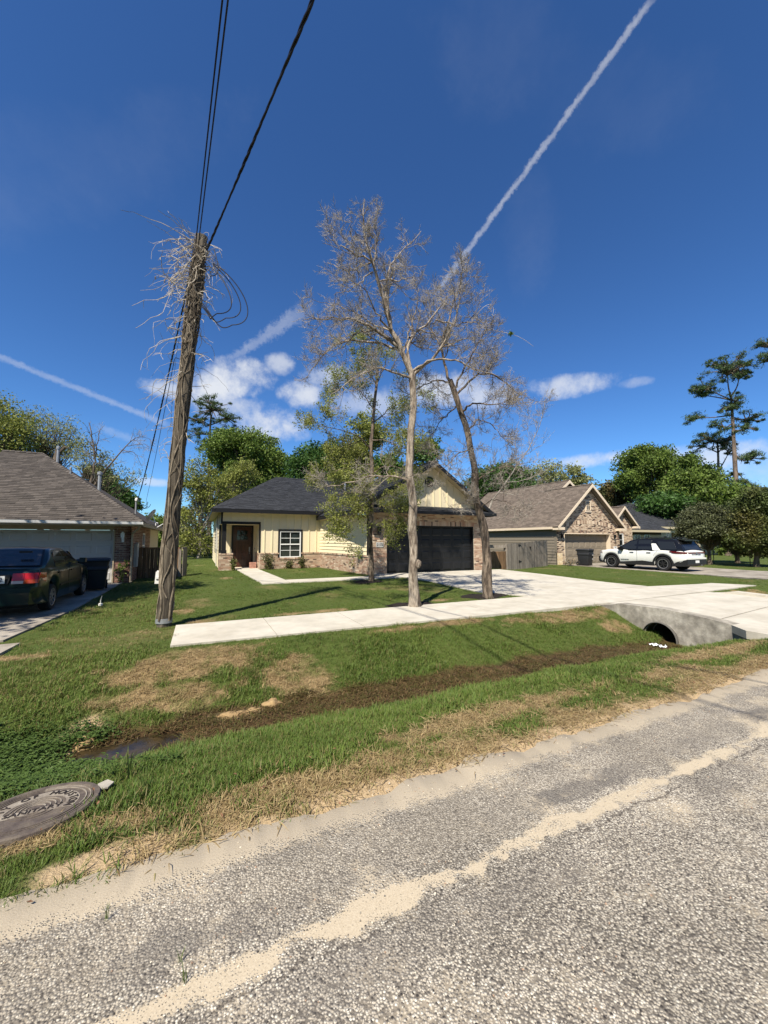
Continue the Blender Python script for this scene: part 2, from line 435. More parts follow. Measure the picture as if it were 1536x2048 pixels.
def zt(x, y):
    x = np.asarray(x, float); y = np.asarray(y, float)
    z = .06 * ss(9, 16, y) * ss(-1, 1.5, x) * (1 - ss(13.5, 16, x))
    z = z - .10 * ss(13.8, 16.8, x) * ss(6.8, 9, y)
    yy = y + .10 * (fbm(x, y, .9, 5) - .5) * 2
    d = np.interp(yy, [2.5, 3.1, 3.7, 4.15, 4.45, 5.0, 5.4, 6.1, 6.55], [0, -.05, -.19, -.36, -.445, -.435, -.30, -.07, 0])
    fx = np.ones(x.shape)
    fx = fx * (1 - .35 * (1 - ss(-2.2, -.9, x)))
    d = d * (1 + .28 * ss(6.2, 8.4, x))
    z = z + d * fx - .055 * blob(x, y, -.62, 4.62, .58, .30, 2.5, 41, .8)
    z = z + (fbm(x, y, 2.2, 9) - .5) * .05 * ss(2.5, 3.2, y) * (1 - .75 * ss(6.2, 6.6, y))
    z = z - .05 * (1 - ss(2.22, 2.42, y))
    return z

# outlines of paved and built-up areas (plan, metres)
SIDEWALK = [(-.36, 6.66), (8.66, 6.38), (14.0, 6.52), (17.5, 6.62), (17.5, 7.95), (13.85, 8.08), (8.4, 8.12), (-.33, 8.2)]
APRON = [(9.08, 2.3), (8.62, 3.0), (8.62, 3.45), (9.28, 4.15), (9.28, 6.42), (14.0, 6.45), (14.0, 4.9), (14.9, 3.4), (15.6, 2.3)]
DRIVE = [(8.35, 8.12), (7.7, 9.4), (7.78, 10.6), (7.85, 12.0), (7.80, 13.4), (7.55, 14.5), (6.7, 15.74), (13.4, 15.74), (14.2, 15.74), (14.05, 12.2), (13.75, 9.5), (13.85, 8.08)]
WALK = [(1.72, 21.2), (2.0, 14.1), (2.9, 14.05), (7.62, 14.15), (7.40, 15.05), (2.98, 14.98), (2.78, 21.2)]
LDRIVE = [(-9, 8.1), (-2.74, 8.1), (-2.52, 9.2), (-2.5, 17.2), (-9, 17.2)]
LPAD = [(-6, 7.1), (-2.45, 7.1), (-2.42, 7.82), (-6, 7.85)]
RDRIVE = [(20.6, 2.3), (21.0, 7.5), (22.1, 10.3), (22.4, 18.7), (28.6, 18.7), (27.6, 12.0), (26.6, 2.3)]
HOUSES = [[(.95, 21.2), (6.13, 21.2), (6.75, 15.75), (13.2, 15.75), (13.2, 34), (.95, 34)],
          [(-14, 17.2), (-2.35, 17.2), (-2.35, 28), (-14, 28)], [(22, 18.7), (28.6, 18.7), (31, 19.2), (33, 19.2), (33, 34), (22, 34)]]
PAVED = [SIDEWALK, APRON, DRIVE, WALK, LDRIVE, LPAD, RDRIVE] + HOUSES
MULCH = [(4.72, 8.36, .62, .34), (7.35, 8.75, .75, .42), (5.65, 13.3, .55, .45)]

def m_dry(x, y):
    n = fbm(x, y, 1.6, 21); n2 = fbm(x, y, 7, 22)
    d = .95 * (1 - ss(2.42, 2.80, y + (n - .5) * .9)) * ss(-.6, .1, x + (n2-.5))
    for b in [(2.7, 2.95, 1.3, .22), (.6, 2.65, .8, .16), (-.5, 2.78, .45, .14), (.15, 6.05, 1.1, .46), (1.25, 5.45, .52, .50), (-.2, 5.45, .75, .30), (7.2, 6.15, 1.7, .26), (4.2, 6.35, 1.6, .14),
              (7.0, 3.15, 1.5, .3), (5.2, 2.85, .8, .2), (8.3, 5.6, .4, .25), (5.7, 8.75, .5, .18), (2.4, 8.5, 1.0, .16), (.2, 8.5, .4, .2), (-.3, 9.8, .3, .35), (1.0, 17, .3, .5), (15.8, 6.2, 1.2, .25), (-2.2, 7.0, .5, .16)]:
        d = np.maximum(d, .92 * blob(x, y, *b, s=3.4, seed=31, ra=1.3))
    d = np.maximum(d, .40 * ss(.60, .80, fbm(x, y, .9, 40)) * ss(6.5, 8.3, y))
    d = d * (.55 + .65 * ss(.36, .56, fbm(x, y, 5.5, 23)))
    return np.clip(d * (.75 + .5 * n2), 0, 1)
def m_mud(x, y):
    n = fbm(x, y, 2.5, 51)
    m = (1 - ss(.24, .44, np.abs(y - 4.74 + (n - .5) * .25))) * ss(-1.3, -.9, x) * (1 - ss(14.5, 15, x))
    return np.clip(m, 0, 1)
def m_sand(x, y):
    d = np.maximum(blob(x, y, -.33, 2.46, .36, .13, 5, 61, .6), blob(x, y, -1.02, 5.05, .22, .32, 4, 62, .6))
    d = np.maximum(d, blob(x, y, .55, 4.95, .42, .10, 6, 63, .8))
    e = (1 - ss(2.40, 2.52, y + (fbm(x, y, 3, 64) - .5) * .35)) * ss(-.3, .5, x)
    return np.clip(np.maximum(d, e), 0, 1)

# ------------------------------------------------------------------ ground
def axis(parts):
    a = []
    for lo, hi, st in parts: a += list(np.arange(lo, hi - 1e-6, st))
    a.append(parts[-1][1]); return np.array(a)
gx = axis([(-900, -100, 100), (-100, -14, 6), (-14, -4, .5), (-4, 10, .065), (10, 18, .2), (18, 40, .6), (40, 140, 8), (140, 900, 95)])
gy = axis([(-700, -60, 80), (-60, 2, 4), (2.0, 8.6, .05), (8.6, 18, .2), (18, 40, .8), (40, 120, 8), (120, 1300, 120)])
GX, GY = np.meshgrid(gx, gy)
GZ = zt(GX, GY)
nx, ny = len(gx), len(gy)
V = np.stack([GX, GY, GZ], -1).reshape(-1, 3)
I = np.arange(nx * ny).reshape(ny, nx)
F = np.stack([I[:-1, :-1], I[:-1, 1:], I[1:, 1:], I[1:, :-1]], -1).reshape(-1, 4)

gm = bpy.data.materials.new('lawn_soil'); gm.use_nodes = True
nt = gm.node_tree; N, L = nt.nodes, nt.links; B = N['Principled BSDF']
B.inputs['Roughness'].default_value = .95; B.inputs['Specular IOR Level'].default_value = .15
def n_noise(s, d=6, r=.6, v=None):
    n = N.new('ShaderNodeTexNoise'); n.inputs['Scale'].default_value = s; n.inputs['Detail'].default_value = d; n.inputs['Roughness'].default_value = r
    L.new(v if v is not None else gtc.outputs['Object'], n.inputs['Vector']); return n.outputs['Fac']
def n_map(v, a, b, lo=0., hi=1., smooth=False):
    n = N.new('ShaderNodeMapRange'); n.inputs['From Min'].default_value = a; n.inputs['From Max'].default_value = b
    n.inputs['To Min'].default_value = lo; n.inputs['To Max'].default_value = hi
    if smooth: n.interpolation_type = 'SMOOTHSTEP'
    L.new(v, n.inputs['Value']); return n.outputs['Result']
def n_mix(f, a, b):
    n = N.new('ShaderNodeMix'); n.data_type = 'RGBA'
    for v, i in ((f, 0), (a, 6), (b, 7)):
        if isinstance(v, tuple): n.inputs[i].default_value = (*v, 1)
        elif isinstance(v, (int, float)): n.inputs[i].default_value = v
        else: L.new(v, n.inputs[i])
    return n.outputs[2]
def n_math(op, a, b=None, c=None):
    n = N.new('ShaderNodeMath'); n.operation = op
    for i, v in enumerate((a, b, c)):
        if v is None: continue
        if isinstance(v, (int, float)): n.inputs[i].default_value = v
        else: L.new(v, n.inputs[i])
    return n.outputs[0]
def n_attr(a, t='GEOMETRY'):
    n = N.new('ShaderNodeAttribute'); n.attribute_type = t; n.attribute_name = a; return n.outputs['Fac']
gtc = N.new('ShaderNodeTexCoord')
fine = n_noise(60, 4, .7); mid = n_noise(9, 6, .65); big = n_noise(1.1, 5, .6)
green = n_mix(n_map(fine, .35, .65), (.035, .058, .011), (.095, .135, .028))
green = n_mix(n_map(big, .35, .7), green, (.085, .105, .026))
green = n_mix(n_map(mid, .55, .75, 0, .5), green, (.10, .085, .04))
dryc = n_mix(n_map(fine, .35, .65), (.17, .115, .055), (.36, .265, .14))
mudc = n_mix(n_map(mid, .4, .62), (.035, .021, .010), (.105, .066, .030))
sandc = n_mix(n_map(fine, .3, .7), (.36, .26, .15), (.54, .41, .25))
cur = n_mix(n_attr('dry'), green, dryc)
cur = n_mix(n_attr('mud'), cur, mudc)
cur = n_mix(n_attr('sand'), cur, sandc)
L.new(cur, B.inputs['Base Color'])
bp = N.new('ShaderNodeBump'); bp.inputs['Strength'].default_value = .8; bp.inputs['Distance'].default_value = .03
L.new(n_math('ADD', fine, mid), bp.inputs['Height']); L.new(bp.outputs[0], B.inputs['Normal'])

ground = np_mesh('lawn', V, F, gm, smooth=True)
tag(ground, 'grassy ground with a muddy roadside ditch and worn tan patches', kind='structure')
for nm, fn in (('dry', m_dry), ('mud', m_mud), ('sand', m_sand)):
    a = ground.data.attributes.new(nm, 'FLOAT', 'POINT')
    near = (GX > -8) & (GX < 36) & (GY > 1.8) & (GY < 30)
    val = np.where(near, fn(GX, GY), 0).astype(np.float32)
    a.data.foreach_set('value', val.ravel())

# ------------------------------------------------------------------ road
rm = bpy.data.materials.new('chip_seal_asphalt'); rm.use_nodes = True
nt = rm.node_tree; N, L = nt.nodes, nt.links; B = N['Principled BSDF']
gtc = N.new('ShaderNodeTexCoord'); ov = gtc.outputs['Object']
def n_vor(s, feat='F1', v=None, rand=1.0):
    n = N.new('ShaderNodeTexVoronoi'); n.inputs['Scale'].default_value = s; n.feature = feat; n.inputs['Randomness'].default_value = rand
    L.new(v if v is not None else ov, n.inputs['Vector']); return n
sep = N.new('ShaderNodeSeparateXYZ'); L.new(ov, sep.inputs[0]); X, Y = sep.outputs[0], sep.outputs[1]
v1 = n_vor(104); v2 = n_vor(170)
sepc = N.new('ShaderNodeSeparateColor'); L.new(v1.outputs['Color'], sepc.inputs[0])
cr = N.new('ShaderNodeValToRGB'); e = cr.color_ramp.elements
pal = [(0, (.05, .044, .040)), (.08, (.13, .115, .10)), (.22, (.25, .222, .182)), (.46, (.355, .317, .26)), (.68, (.47, .425, .35)), (.86, (.59, .54, .45)), (1, (.76, .71, .60))]
while len(e) < len(pal): e.new(.5)
for i, (p, c) in enumerate(pal): e[i].position = p; e[i].color = (*c, 1)
L.new(sepc.outputs[0], cr.inputs['Fac'])
gap = n_map(v1.outputs['Distance'], .36, .62, 0, .85)
stone = n_mix(gap, cr.outputs['Color'], (.125, .110, .092))
sepd = N.new('ShaderNodeSeparateColor'); L.new(v2.outputs['Color'], sepd.inputs[0])
stone = n_mix(n_map(sepd.outputs[1], .80, .86), stone, (.46, .41, .33))
big = n_noise(.9, 6, .62); med = n_noise(4.5, 7, .68); fine = n_noise(160, 3, .7)
stain = n_map(big, .38, .66, .72, 1.12)
vm = N.new('ShaderNodeVectorMath'); vm.operation = 'SCALE'; L.new(stone, vm.inputs[0]); L.new(stain, vm.inputs['Scale'])
cur = vm.outputs[0]
# smoother, greyer, sand-filled wheel lane beside the verge and at the far lane
lane = n_map(n_math('ABSOLUTE', n_math('ADD', n_math('SUBTRACT', Y, 1.93), n_math('MULTIPLY_ADD', med, .26, -.13))), .10, .30, .62, 0, True)
cur = n_mix(n_math('MULTIPLY', lane, .42), cur, n_mix(n_map(med, .35, .7), (.23, .20, .16), (.37, .32, .245)))
tar = n_math('MULTIPLY', n_map(n_math('ADD', n_math('ABSOLUTE', n_math('SUBTRACT', Y, 1.80)), n_math('MULTIPLY_ADD', med, .34, -.17)), .03, .11, 1, 0, True), n_map(big, .44, .62))
cur = n_mix(n_math('MULTIPLY', tar, .72), cur, (.10, .092, .085))
# blown sand: verge strip and the track between the wheel lanes
sandcol = n_mix(n_map(fine, .3, .7), (.38, .315, .225), (.50, .43, .32))
sandw = n_noise(1.9, 5, .62)
def sandband(y0, w, amp, lo):
    d = n_math('ABSOLUTE', n_math('ADD', n_math('SUBTRACT', Y, y0), n_math('MULTIPLY_ADD', med, amp, -amp * .5)))
    d = n_math('ADD', d, n_math('MULTIPLY_ADD', fine, .07, -.035))
    d = n_math('ADD', d, n_math('MULTIPLY_ADD', sandw, -.30, .15))
    return n_math('MULTIPLY', n_map(d, w * .2, w, 1, 0, True), lo)
s1 = sandband(1.62, .062, .24, n_map(n_math('ADD', n_math('MULTIPLY', med, .6), n_math('MULTIPLY', fine, .5)), .40, .62, .10, .88))
s2 = n_math('MULTIPLY', n_map(n_math('ADD', Y, n_math('MULTIPLY_ADD', med, .34, -.17)), 2.06, 2.30, 0, 1, True), .92)
s3 = sandband(1.15, .10, .5, n_map(big, .5, .68, 0, .35))
s4 = n_math('MULTIPLY', n_map(n_math('ADD', n_math('MULTIPLY', sandw, .6), n_math('MULTIPLY', med, .4)), .52, .70, 0, .45), n_map(Y, 1.0, 1.6, .55, 1))
sm = n_math('MAXIMUM', n_math('MAXIMUM', s1, s2), n_math('MAXIMUM', s3, s4))
# sand settles between the chips first: their tops still show where it is thin
chip_top = n_math('SUBTRACT', 1.0, n_map(v1.outputs['Distance'], .12, .55))
sm = n_map(n_math('SUBTRACT', n_math('MULTIPLY', sm, 1.3), n_math('MULTIPLY', chip_top, .62)), 0, .34)
cur = n_mix(sm, cur, sandcol)
# ragged broken edge of the older overlay, and darker worn patches beside it
seam = n_map(n_math('ABSOLUTE', n_math('ADD', n_math('SUBTRACT', Y, 1.53), n_math('MULTIPLY_ADD', n_noise(11, 5, .7), .10, n_math('MULTIPLY_ADD', med, .16, -.13)))), .003, .009, .75, 0)
cur = n_mix(n_math('MULTIPLY', seam, n_map(big, .35, .55)), cur, (.06, .05, .042))
dk = n_math('MULTIPLY', n_map(n_math('ABSOLUTE', n_math('ADD', n_math('SUBTRACT', Y, 1.43), n_math('MULTIPLY_ADD', med, .3, -.15))), .05, .12, 1, 0, True), n_map(n_noise(.7, 4, .6), .46, .6, 0, .5))
cur = n_mix(dk, cur, (.15, .135, .12))
spot = n_map(n_noise(26, 2, .5), .72, .76, 0, .6)
cur = n_mix(spot, cur, (.09, .075, .06))
L.new(cur, B.inputs['Base Color']); B.inputs['Roughness'].default_value = .9; B.inputs['Specular IOR Level'].default_value = .2
hgt = n_math('MULTIPLY', n_math('SUBTRACT', 1.0, n_map(v1.outputs['Distance'], .1, .75)), n_math('SUBTRACT', 1.0, n_math('MULTIPLY', sm, .93)))
bp = N.new('ShaderNodeBump'); bp.inputs['Strength'].default_value = .75; bp.inputs['Distance'].default_value = .006
L.new(n_math('ADD', hgt, n_math('MULTIPLY', fine, .25)), bp.inputs['Height']); L.new(bp.outputs[0], B.inputs['Normal'])
ex = axis([(-500, -40, 40), (-40, -3, 1), (-3, 9, .05), (9, 40, .5), (40, 500, 40)])
ey = 2.34 + (fbm(ex, ex * 0, 1.3, 77) - .5) * .22 + (fbm(ex, ex * 0, 7, 78) - .5) * .10
vs_, fs_ = [], []
for x, y in zip(ex, ey): vs_ += [(x, -6.2, -.03), (x, -3, .02), (x, 0, .03), (x, y - .35, .012), (x, y, .004), (x, y + .03, -.04)]
for i in range(len(ex) - 1):
    for j in range(5): fs_.append((i*6+j, (i+1)*6+j, (i+1)*6+j+1, i*6+j+1))
road = np_mesh('road', np.array(vs_), np.array(fs_), rm, smooth=True)
tag(road, 'rough chip seal street with blown sand along its edge', kind='structure')

# ------------------------------------------------------------------ paving: every slab a part
def slab(parent, poly, zoff=.03, th=.14, m='concrete', inset=.009):
    c = np.mean(np.array(poly), 0)
    pts = []
    for x, y in poly:
        d = np.array([c[0]-x, c[1]-y]); d = d / (np.linalg.norm(d) + 1e-9)
        pts.append((x + d[0]*inset, y + d[1]*inset))
    zs = [float(zt(max(-.4, p[0]), p[1])) if False else flat(p[0], p[1]) + zoff for p in pts]
    n = len(pts); b = MB()
    top = [(p[0], p[1], z) for p, z in zip(pts, zs)]; bot = [(p[0], p[1], z - th) for p, z in zip(pts, zs)]
    b.add(top + bot, [tuple(range(n)), tuple(range(n, 2*n))[::-1]] + [(i, (i+1) % n, n + (i+1) % n, n + i) for i in range(n)])
    o = b.build('slab', MT[m], parent)
    return o
def flat(x, y):
    z = .06 * float(ss(9, 16, y)) * float(ss(-1, 1.5, x)) * (1 - float(ss(13.5, 16, x)))
    return z - .10 * float(ss(13.8, 16.8, x)) * float(ss(6.8, 9, y))
def lerp_edge(E, x):
    xs = [p[0] for p in E]; ys = [p[1] for p in E]; return float(np.interp(x, xs, ys))
def structure(name, label, loc=(0, 0, 0)):
    o = bpy.data.objects.new(name, None); C.objects.link(o); o.location = loc; ORG[o.name] = Vector(loc)
    return tag(o, label, kind='structure')
sw = structure('sidewalk', 'new pale concrete sidewalk running along the lawn')
near_e = [(-.36, 6.66), (8.66, 6.38), (14.0, 6.52), (17.5, 6.62)]; far_e = [(-.33, 8.2), (8.4, 8.12), (13.85, 8.08), (17.5, 7.95)]
cuts = [-.36, 1.2, 2.75, 4.3, 5.85, 7.4, 8.95, 10.5, 12.05, 13.6, 15.2, 16.6, 17.5]
for a, b_ in zip(cuts[:-1], cuts[1:]):
    slab(sw, [(a, lerp_edge(near_e, a)), (b_, lerp_edge(near_e, b_)), (b_, lerp_edge(far_e, b_)), (a, lerp_edge(far_e, a))], .032)
# driveway and apron
dv = structure('driveway', 'wide pale concrete driveway to the black garage door')
dl = [(8.12, 8.42), (9.4, 7.7), (10.6, 7.78), (12.0, 7.85), (13.4, 7.8), (14.5, 7.55), (15.72, 6.72)]
dr = [(8.12, 13.85), (9.5, 13.75), (12.2, 14.05), (15.72, 14.2)]
ys_ = [8.13, 9.4, 10.6, 11.9, 13.2, 14.4, 15.70]
for a, b_ in zip(ys_[:-1], ys_[1:]):
    la, lb, ra, rb = [float(np.interp(t, [p[0] for p in E], [p[1] for p in E])) for E, t in ((dl, a), (dl, b_), (dr, a), (dr, b_))]
    if a in (9.4, 11.9, 14.4) or True:
        ma, mb_ = (la + ra) / 2, (lb + rb) / 2
        slab(dv, [(la, a), (ma, a), (mb_, b_), (lb, b_)], .030); slab(dv, [(ma, a), (ra, a), (rb, b_), (mb_, b_)], .030)
slab(dv, [(9.28, 4.15), (14.0, 4.6), (14.0, 6.44), (9.28, 6.385)], .030)
slab(dv, [(9.08, 2.32), (15.6, 2.32), (14.9, 3.4), (14.0, 4.58), (9.28, 4.13), (8.62, 3.45), (8.62, 3.0)], .026)
wk = structure('walkway', 'narrow pale concrete path from the front door to the driveway')
for a, b_ in [(14.98, 16.6), (16.6, 18.1), (18.1, 19.6), (19.6, 21.15)]:
    l = lambda y: 2.0 + (1.72 - 2.0) * (y - 14.1) / 7.1
    r = lambda y: 2.98 + (2.78 - 2.98) * (y - 14.98) / 6.2
    slab(wk, [(l(a), a), (r(a), a), (r(b_), b_), (l(b_), b_)], .034)
for a, b_ in [(2.0, 2.96), (2.96, 4.4), (4.4, 5.9), (5.9, 7.5)]:
    slab(wk, [(a, 14.06), (b_, 14.06), (b_, 14.97), (a, 14.97)], .034)
ld = structure('old_driveway', 'old grey concrete driveway under the dark green sedan')
for xa, xb in [(-8.9, -5.7), (-5.7, -2.54)]:
    for a, b_ in [(8.15, 11.0), (11.0, 14.0), (14.0, 17.15)]:
        slab(ld, [(xa, a), (xb - (.2 if (a < 9 and xb > -3) else 0), a), (xb, b_), (xa, b_)], .03, m='concrete_old')
slab(ld, [(-6, 7.1), (-2.45, 7.1), (-2.42, 7.82), (-6, 7.85)], .035, m='concrete_old')
rd = structure('side_driveway', 'tan concrete driveway under the white car')
for a, b_ in [(2.4, 5), (5, 7.5), (7.5, 10.3), (10.3, 13), (13, 15.8), (15.8, 18.65)]:
    lx = lambda y: float(np.interp(y, [2.3, 7.5, 10.3, 18.7], [20.6, 21.0, 22.1, 22.4])); rx = lambda y: float(np.interp(y, [2.3, 12, 18.7], [26.6, 27.6, 28.6]))
    ma, mb_ = (lx(a)+rx(a))/2, (lx(b_)+rx(b_))/2
    slab(rd, [(lx(a), a), (ma, a), (mb_, b_), (lx(b_), b_)], .03, m='concrete_tan' if 'concrete_tan' in MT else 'concrete_old')
    slab(rd, [(ma, a), (rx(a), a), (rx(b_), b_), (mb_, b_)], .03, m='concrete_tan' if 'concrete_tan' in MT else 'concrete_old')

# mulch rings round the three yard trees
for i, (cx, cy, rx, ry) in enumerate(MULCH):
    b = MB(); vs_ = [(cx, cy, flat(cx, cy) + .05)]
    n = 40
    for k, rr in ((0, .6), (1, 1.0)):
        for j in range(n):
            a = 2*math.pi*j/n; q = rr * (1 + .16 * math.sin(3*a + i) + .12 * random.uniform(-1, 1))
            vs_.append((cx + rx*q*math.cos(a), cy + ry*q*math.sin(a), flat(cx, cy) + (.045 + random.uniform(0, .02) if k == 0 else .004)))
    fs_ = [(0, 1+j, 1+(j+1) % n) for j in range(n)] + [(1+j, 1+n+j, 1+n+(j+1) % n, 1+(j+1) % n) for j in range(n)]
    b.add(vs_, fs_)
    o = b.build('mulch_bed', MT['mulch'], loc=(cx, cy, 0)); tag(o, 'black mulch bed round the foot of a bare tree', kind='structure')

# ------------------------------------------------------------------ culvert: headwalls and pipe
cv = thing('culvert', 'grey concrete culvert headwall with a dark round pipe mouth in the ditch', 'culvert', (8.95, 5, -.5))
def headwall(x0, x1, prof, hole=None):
    """wall slab between x0 and x1; prof = list of (y, ztop); hole=(yc, zc, r)"""
    b = MB(); ys = sorted(set([p[0] for p in prof] + (list(np.linspace(hole[0]-hole[2], hole[0]+hole[2], 25)) if hole else [])))
    top = lambda y: float(np.interp(y, [p[0] for p in prof], [p[1] for p in prof]))
    zb = -.95
    for y0, y1 in zip(ys[:-1], ys[1:]):
        def cols(y):
            if hole and abs(y - hole[0]) <= hole[2] + 1e-6:
                h = math.sqrt(max(0, hole[2]**2 - (y-hole[0])**2)); return [(zb, hole[1]-h), (hole[1]+h, top(y))]
            return [(zb, hole[1] if hole else -.4), (hole[1] if hole else -.4, top(y))]
        A, Bc = cols(y0), cols(y1)
        for (a0, a1), (b0, b1) in zip(A, Bc):
            b.quad((x0, y0, a0), (x0, y1, b0), (x0, y1, b1), (x0, y0, a1)); b.quad((x1, y0, a0), (x1, y1, b0), (x1, y1, b1), (x1, y0, a1))
        b.quad((x0, y0, top(y0)), (x0, y1, top(y1)), (x1, y1, top(y1)), (x1, y0, top(y0)))
    for y in (ys[0], ys[-1]): b.quad((x0, y, zb), (x1, y, zb), (x1, y, top(y)), (x0, y, top(y)))
    return b
headwall(8.96, 9.26, [(3.55, -.02), (3.80, .03), (4.12, .075), (4.95, .135), (5.95, .105), (6.12, .045), (6.40, .0)], (5.02, -.50, .335)).build('headwall', MT['concrete_wall'], cv)
headwall(13.98, 14.24, [(3.9, .0), (4.2, .07), (5.8, .115), (6.1, .05), (6.42, 0)], (5.04, -.50, .335)).build('headwall', MT['concrete'], cv)
MT['pipe'] = mat('dark_pipe_concrete', (.10, .095, .085), .9, .3, 5)  # pipe's black interior is put into the concrete colour
pm = MB(); pm.lathe([(.335, 8.90), (.335, 14.3)], (0, 5.04, -.50), 'X', 32); pm.f = pm.f[:-2]
pm.lathe([(.350, 8.92), (.350, 9.2)], (0, 5.04, -.50), 'X', 32); pm.f = pm.f[:-2]
pm.lathe([(.335, 8.90), (.350, 8.92)], (0, 5.04, -.50), 'X', 32); pm.f = pm.f[:-2]
pm.build('pipe', MT['pipe'], cv, smooth=True)

# puddle at the low end of the ditch
b = MB(); n = 36; vs_ = [(-.62, 4.60, -.462)]
for j in range(n):
    a = 2*math.pi*j/n; q = 1 + .18*math.sin(2*a+1) + .1*math.sin(5*a)
    vs_.append((-.66 + .62*q*math.cos(a), 4.62 + .36*q*math.sin(a), -.466))
b.add(vs_, [(0, 1+j, 1+(j+1) % n) for j in range(n)])
MT['puddle'] = mat('muddy_water', (.022, .017, .010), .10, .3, 6, (.05, .035, .016), .10, 20, spec=.35)
tag(b.build('puddle', MT['puddle']), 'shallow dark puddle at the low end of the ditch', kind='structure')

# ------------------------------------------------------------------ building helpers
def nearest_first(items):
    return sorted(items, key=lambda m: (m.translation - CAMP).length)
def finish(items, proto, name, m, parent, n=300):
    """the n pieces that show largest become parts, the rest one joined part"""
    items = nearest_first(items)
    for mw in items[:n]: piece(name, proto, m, parent, mw)
    rest = items[n:]
    if rest:
        v, f = PROTO[proto]; b = MB()
        for mw in rest: b.add([mw @ Vector(q) for q in v], f)
        tag(b.build(name, m, parent), kind='stuff')
def cut(a, b, holes):
    out = [(a, b)]
    for h0, h1 in holes:
        nxt = []
        for s, e in out:
            if h1 <= s or h0 >= e: nxt.append((s, e)); continue
            if h0 > s: nxt.append((s, h0))
            if h1 < e: nxt.append((h1, e))
        out = nxt
    return out
class Wall:
    """a vertical wall plane from p0 to p1 (left to right seen from outside)"""
    def __init__(s, p0, p1):
        s.p0 = Vector((*p0, 0)); s.p1 = Vector((*p1, 0)); s.L = (s.p1 - s.p0).length
        s.d = (s.p1 - s.p0) / s.L; s.n = Vector((s.d.y, -s.d.x, 0))
    def P(s, a, z, out=0): return s.p0 + s.d * a + s.n * out + Vector((0, 0, z))
    def box(s, b, a0, a1, z0, z1, o0, o1):
        return b.obox(s.P(a0, z0, o0), s.d * (a1 - a0), s.n * (o1 - o0), Vector((0, 0, z1 - z0)))
    def panel(s, parent, name, m, z0, z1, holes=(), th=.14, a0=0, a1=None):
        b = MB(); a1 = s.L if a1 is None else a1
        zs = sorted(set([z0, z1] + [min(max(z, z0), z1) for h in holes for z in (h[2], h[3])]))
        for za, zb in zip(zs[:-1], zs[1:]):
            if zb - za < 1e-4: continue
            zm = (za + zb) / 2
            for s0, s1 in cut(a0, a1, [(h[0], h[1]) for h in holes if h[2] < zm < h[3]]):
                s.box(b, s0, s1, za, zb, -th, 0)
        return b.build(name, m, parent)
    def bricks(s, items, z0, z1, holes=(), a0=0, a1=None, lim=None, stretch_h=.0667, ln=.205, out=.012):
        a1 = s.L if a1 is None else a1
        k = 0; z = z0
        while z + stretch_h * .6 < z1:
            zt_ = min(z + stretch_h, z1); zm = (z + zt_) / 2
            lo, hi = (a0, a1) if lim is None else lim(zm)
            lo, hi = max(lo, a0), min(hi, a1)
            if hi - lo > .05:
                for s0, s1 in cut(lo, hi, [(h[0], h[1]) for h in holes if h[2] < zm < h[3]]):
                    a = s0 - (ln / 2 if k % 2 else 0) - ((s0 - a0) % ln)
                    while a < s1:
                        e0, e1 = max(a, s0), min(a + ln, s1)
                        if e1 - e0 > .03:
                            o = out + random.uniform(-.003, .003)
                            items.append(frame(s.P(e0 + .005, z + .005, -.02), s.d * (e1 - e0 - .013), s.n * (o + .02), Vector((0, 0, zt_ - z - .014))))
                        a += ln
            z += stretch_h; k += 1
    def row(s, items, a0, a1, z0, z1, out=.02, w=.07):
        n = max(1, int((a1 - a0) / w)); st = (a1 - a0) / n
        for i in range(n):
            items.append(frame(s.P(a0 + i*st + .004, z0, -.03), s.d * (st - .008), s.n * (out + .03 + random.uniform(-.003, .003)), Vector((0, 0, z1 - z0))))
    def lap(s, parent, m, z0, z1, h=.175, holes=(), a0=0, a1=None, lim=None):
        a1 = s.L if a1 is None else a1; z = z0
        while z < z1 - .03:
            zt_ = min(z + h, z1); b = MB(); zm = (z + zt_) / 2
            lo, hi = (a0, a1) if lim is None else lim(zm)
            for s0, s1 in cut(lo, hi, [(q[0], q[1]) for q in holes if q[2] < zm < q[3]]):
                A, Bq, Cq, D = s.P(s0, z, .034), s.P(s1, z, .034), s.P(s1, zt_ + .012, .005), s.P(s0, zt_ + .012, .005)
                E, Fq, G, H = s.P(s0, z, .001), s.P(s1, z, .001), s.P(s1, zt_ + .012, .001), s.P(s0, zt_ + .012, .001)
                b.add([A, Bq, Cq, D, E, Fq, G, H], [(0,1,2,3), (0,4,5,1), (3,2,6,7), (0,3,7,4), (1,5,6,2)])
            if b.v: b.build('siding_board', m, parent)
            z += h
    def battens(s, parent, m, z0, z1, step=.4, holes=(), a0=0, a1=None, lim=None, start=None):
        a1 = s.L if a1 is None else a1; a = a0 + (.2 if start is None else start)
        while a < a1 - .05:
            zz1 = z1 if lim is None else min(z1, lim(a))
            for q0, q1 in cut(z0, zz1, [(h[2], h[3]) for h in holes if h[0] - .03 < a < h[1] + .03]):
                if q1 - q0 > .05:
                    b = MB(); s.box(b, a - .028, a + .028, q0, q1, .001, .036); b.build('batten', m, parent)
            a += step
    def window(s, parent, a0, a1, z0, z1, m_frame, m_trim=None, cols=2, rows=4, rail=True, trim=.09, deep=.03, name='window', off=0.):
        if off: s = Wall((s.p0 + s.n * off)[:2], (s.p1 + s.n * off)[:2])
        b = MB(); fw = .05; o0, o1 = -.06, .012
        for q in ((a0, a0+fw, z0, z1), (a1-fw, a1, z0, z1), (a0+fw, a1-fw, z0, z0+fw), (a0+fw, a1-fw, z1-fw, z1)): s.box(b, *q, o0, o1)
        zm = (z0 + z1) / 2
        if rail: s.box(b, a0+fw, a1-fw, zm-.03, zm+.03, o0, o1 - .004)
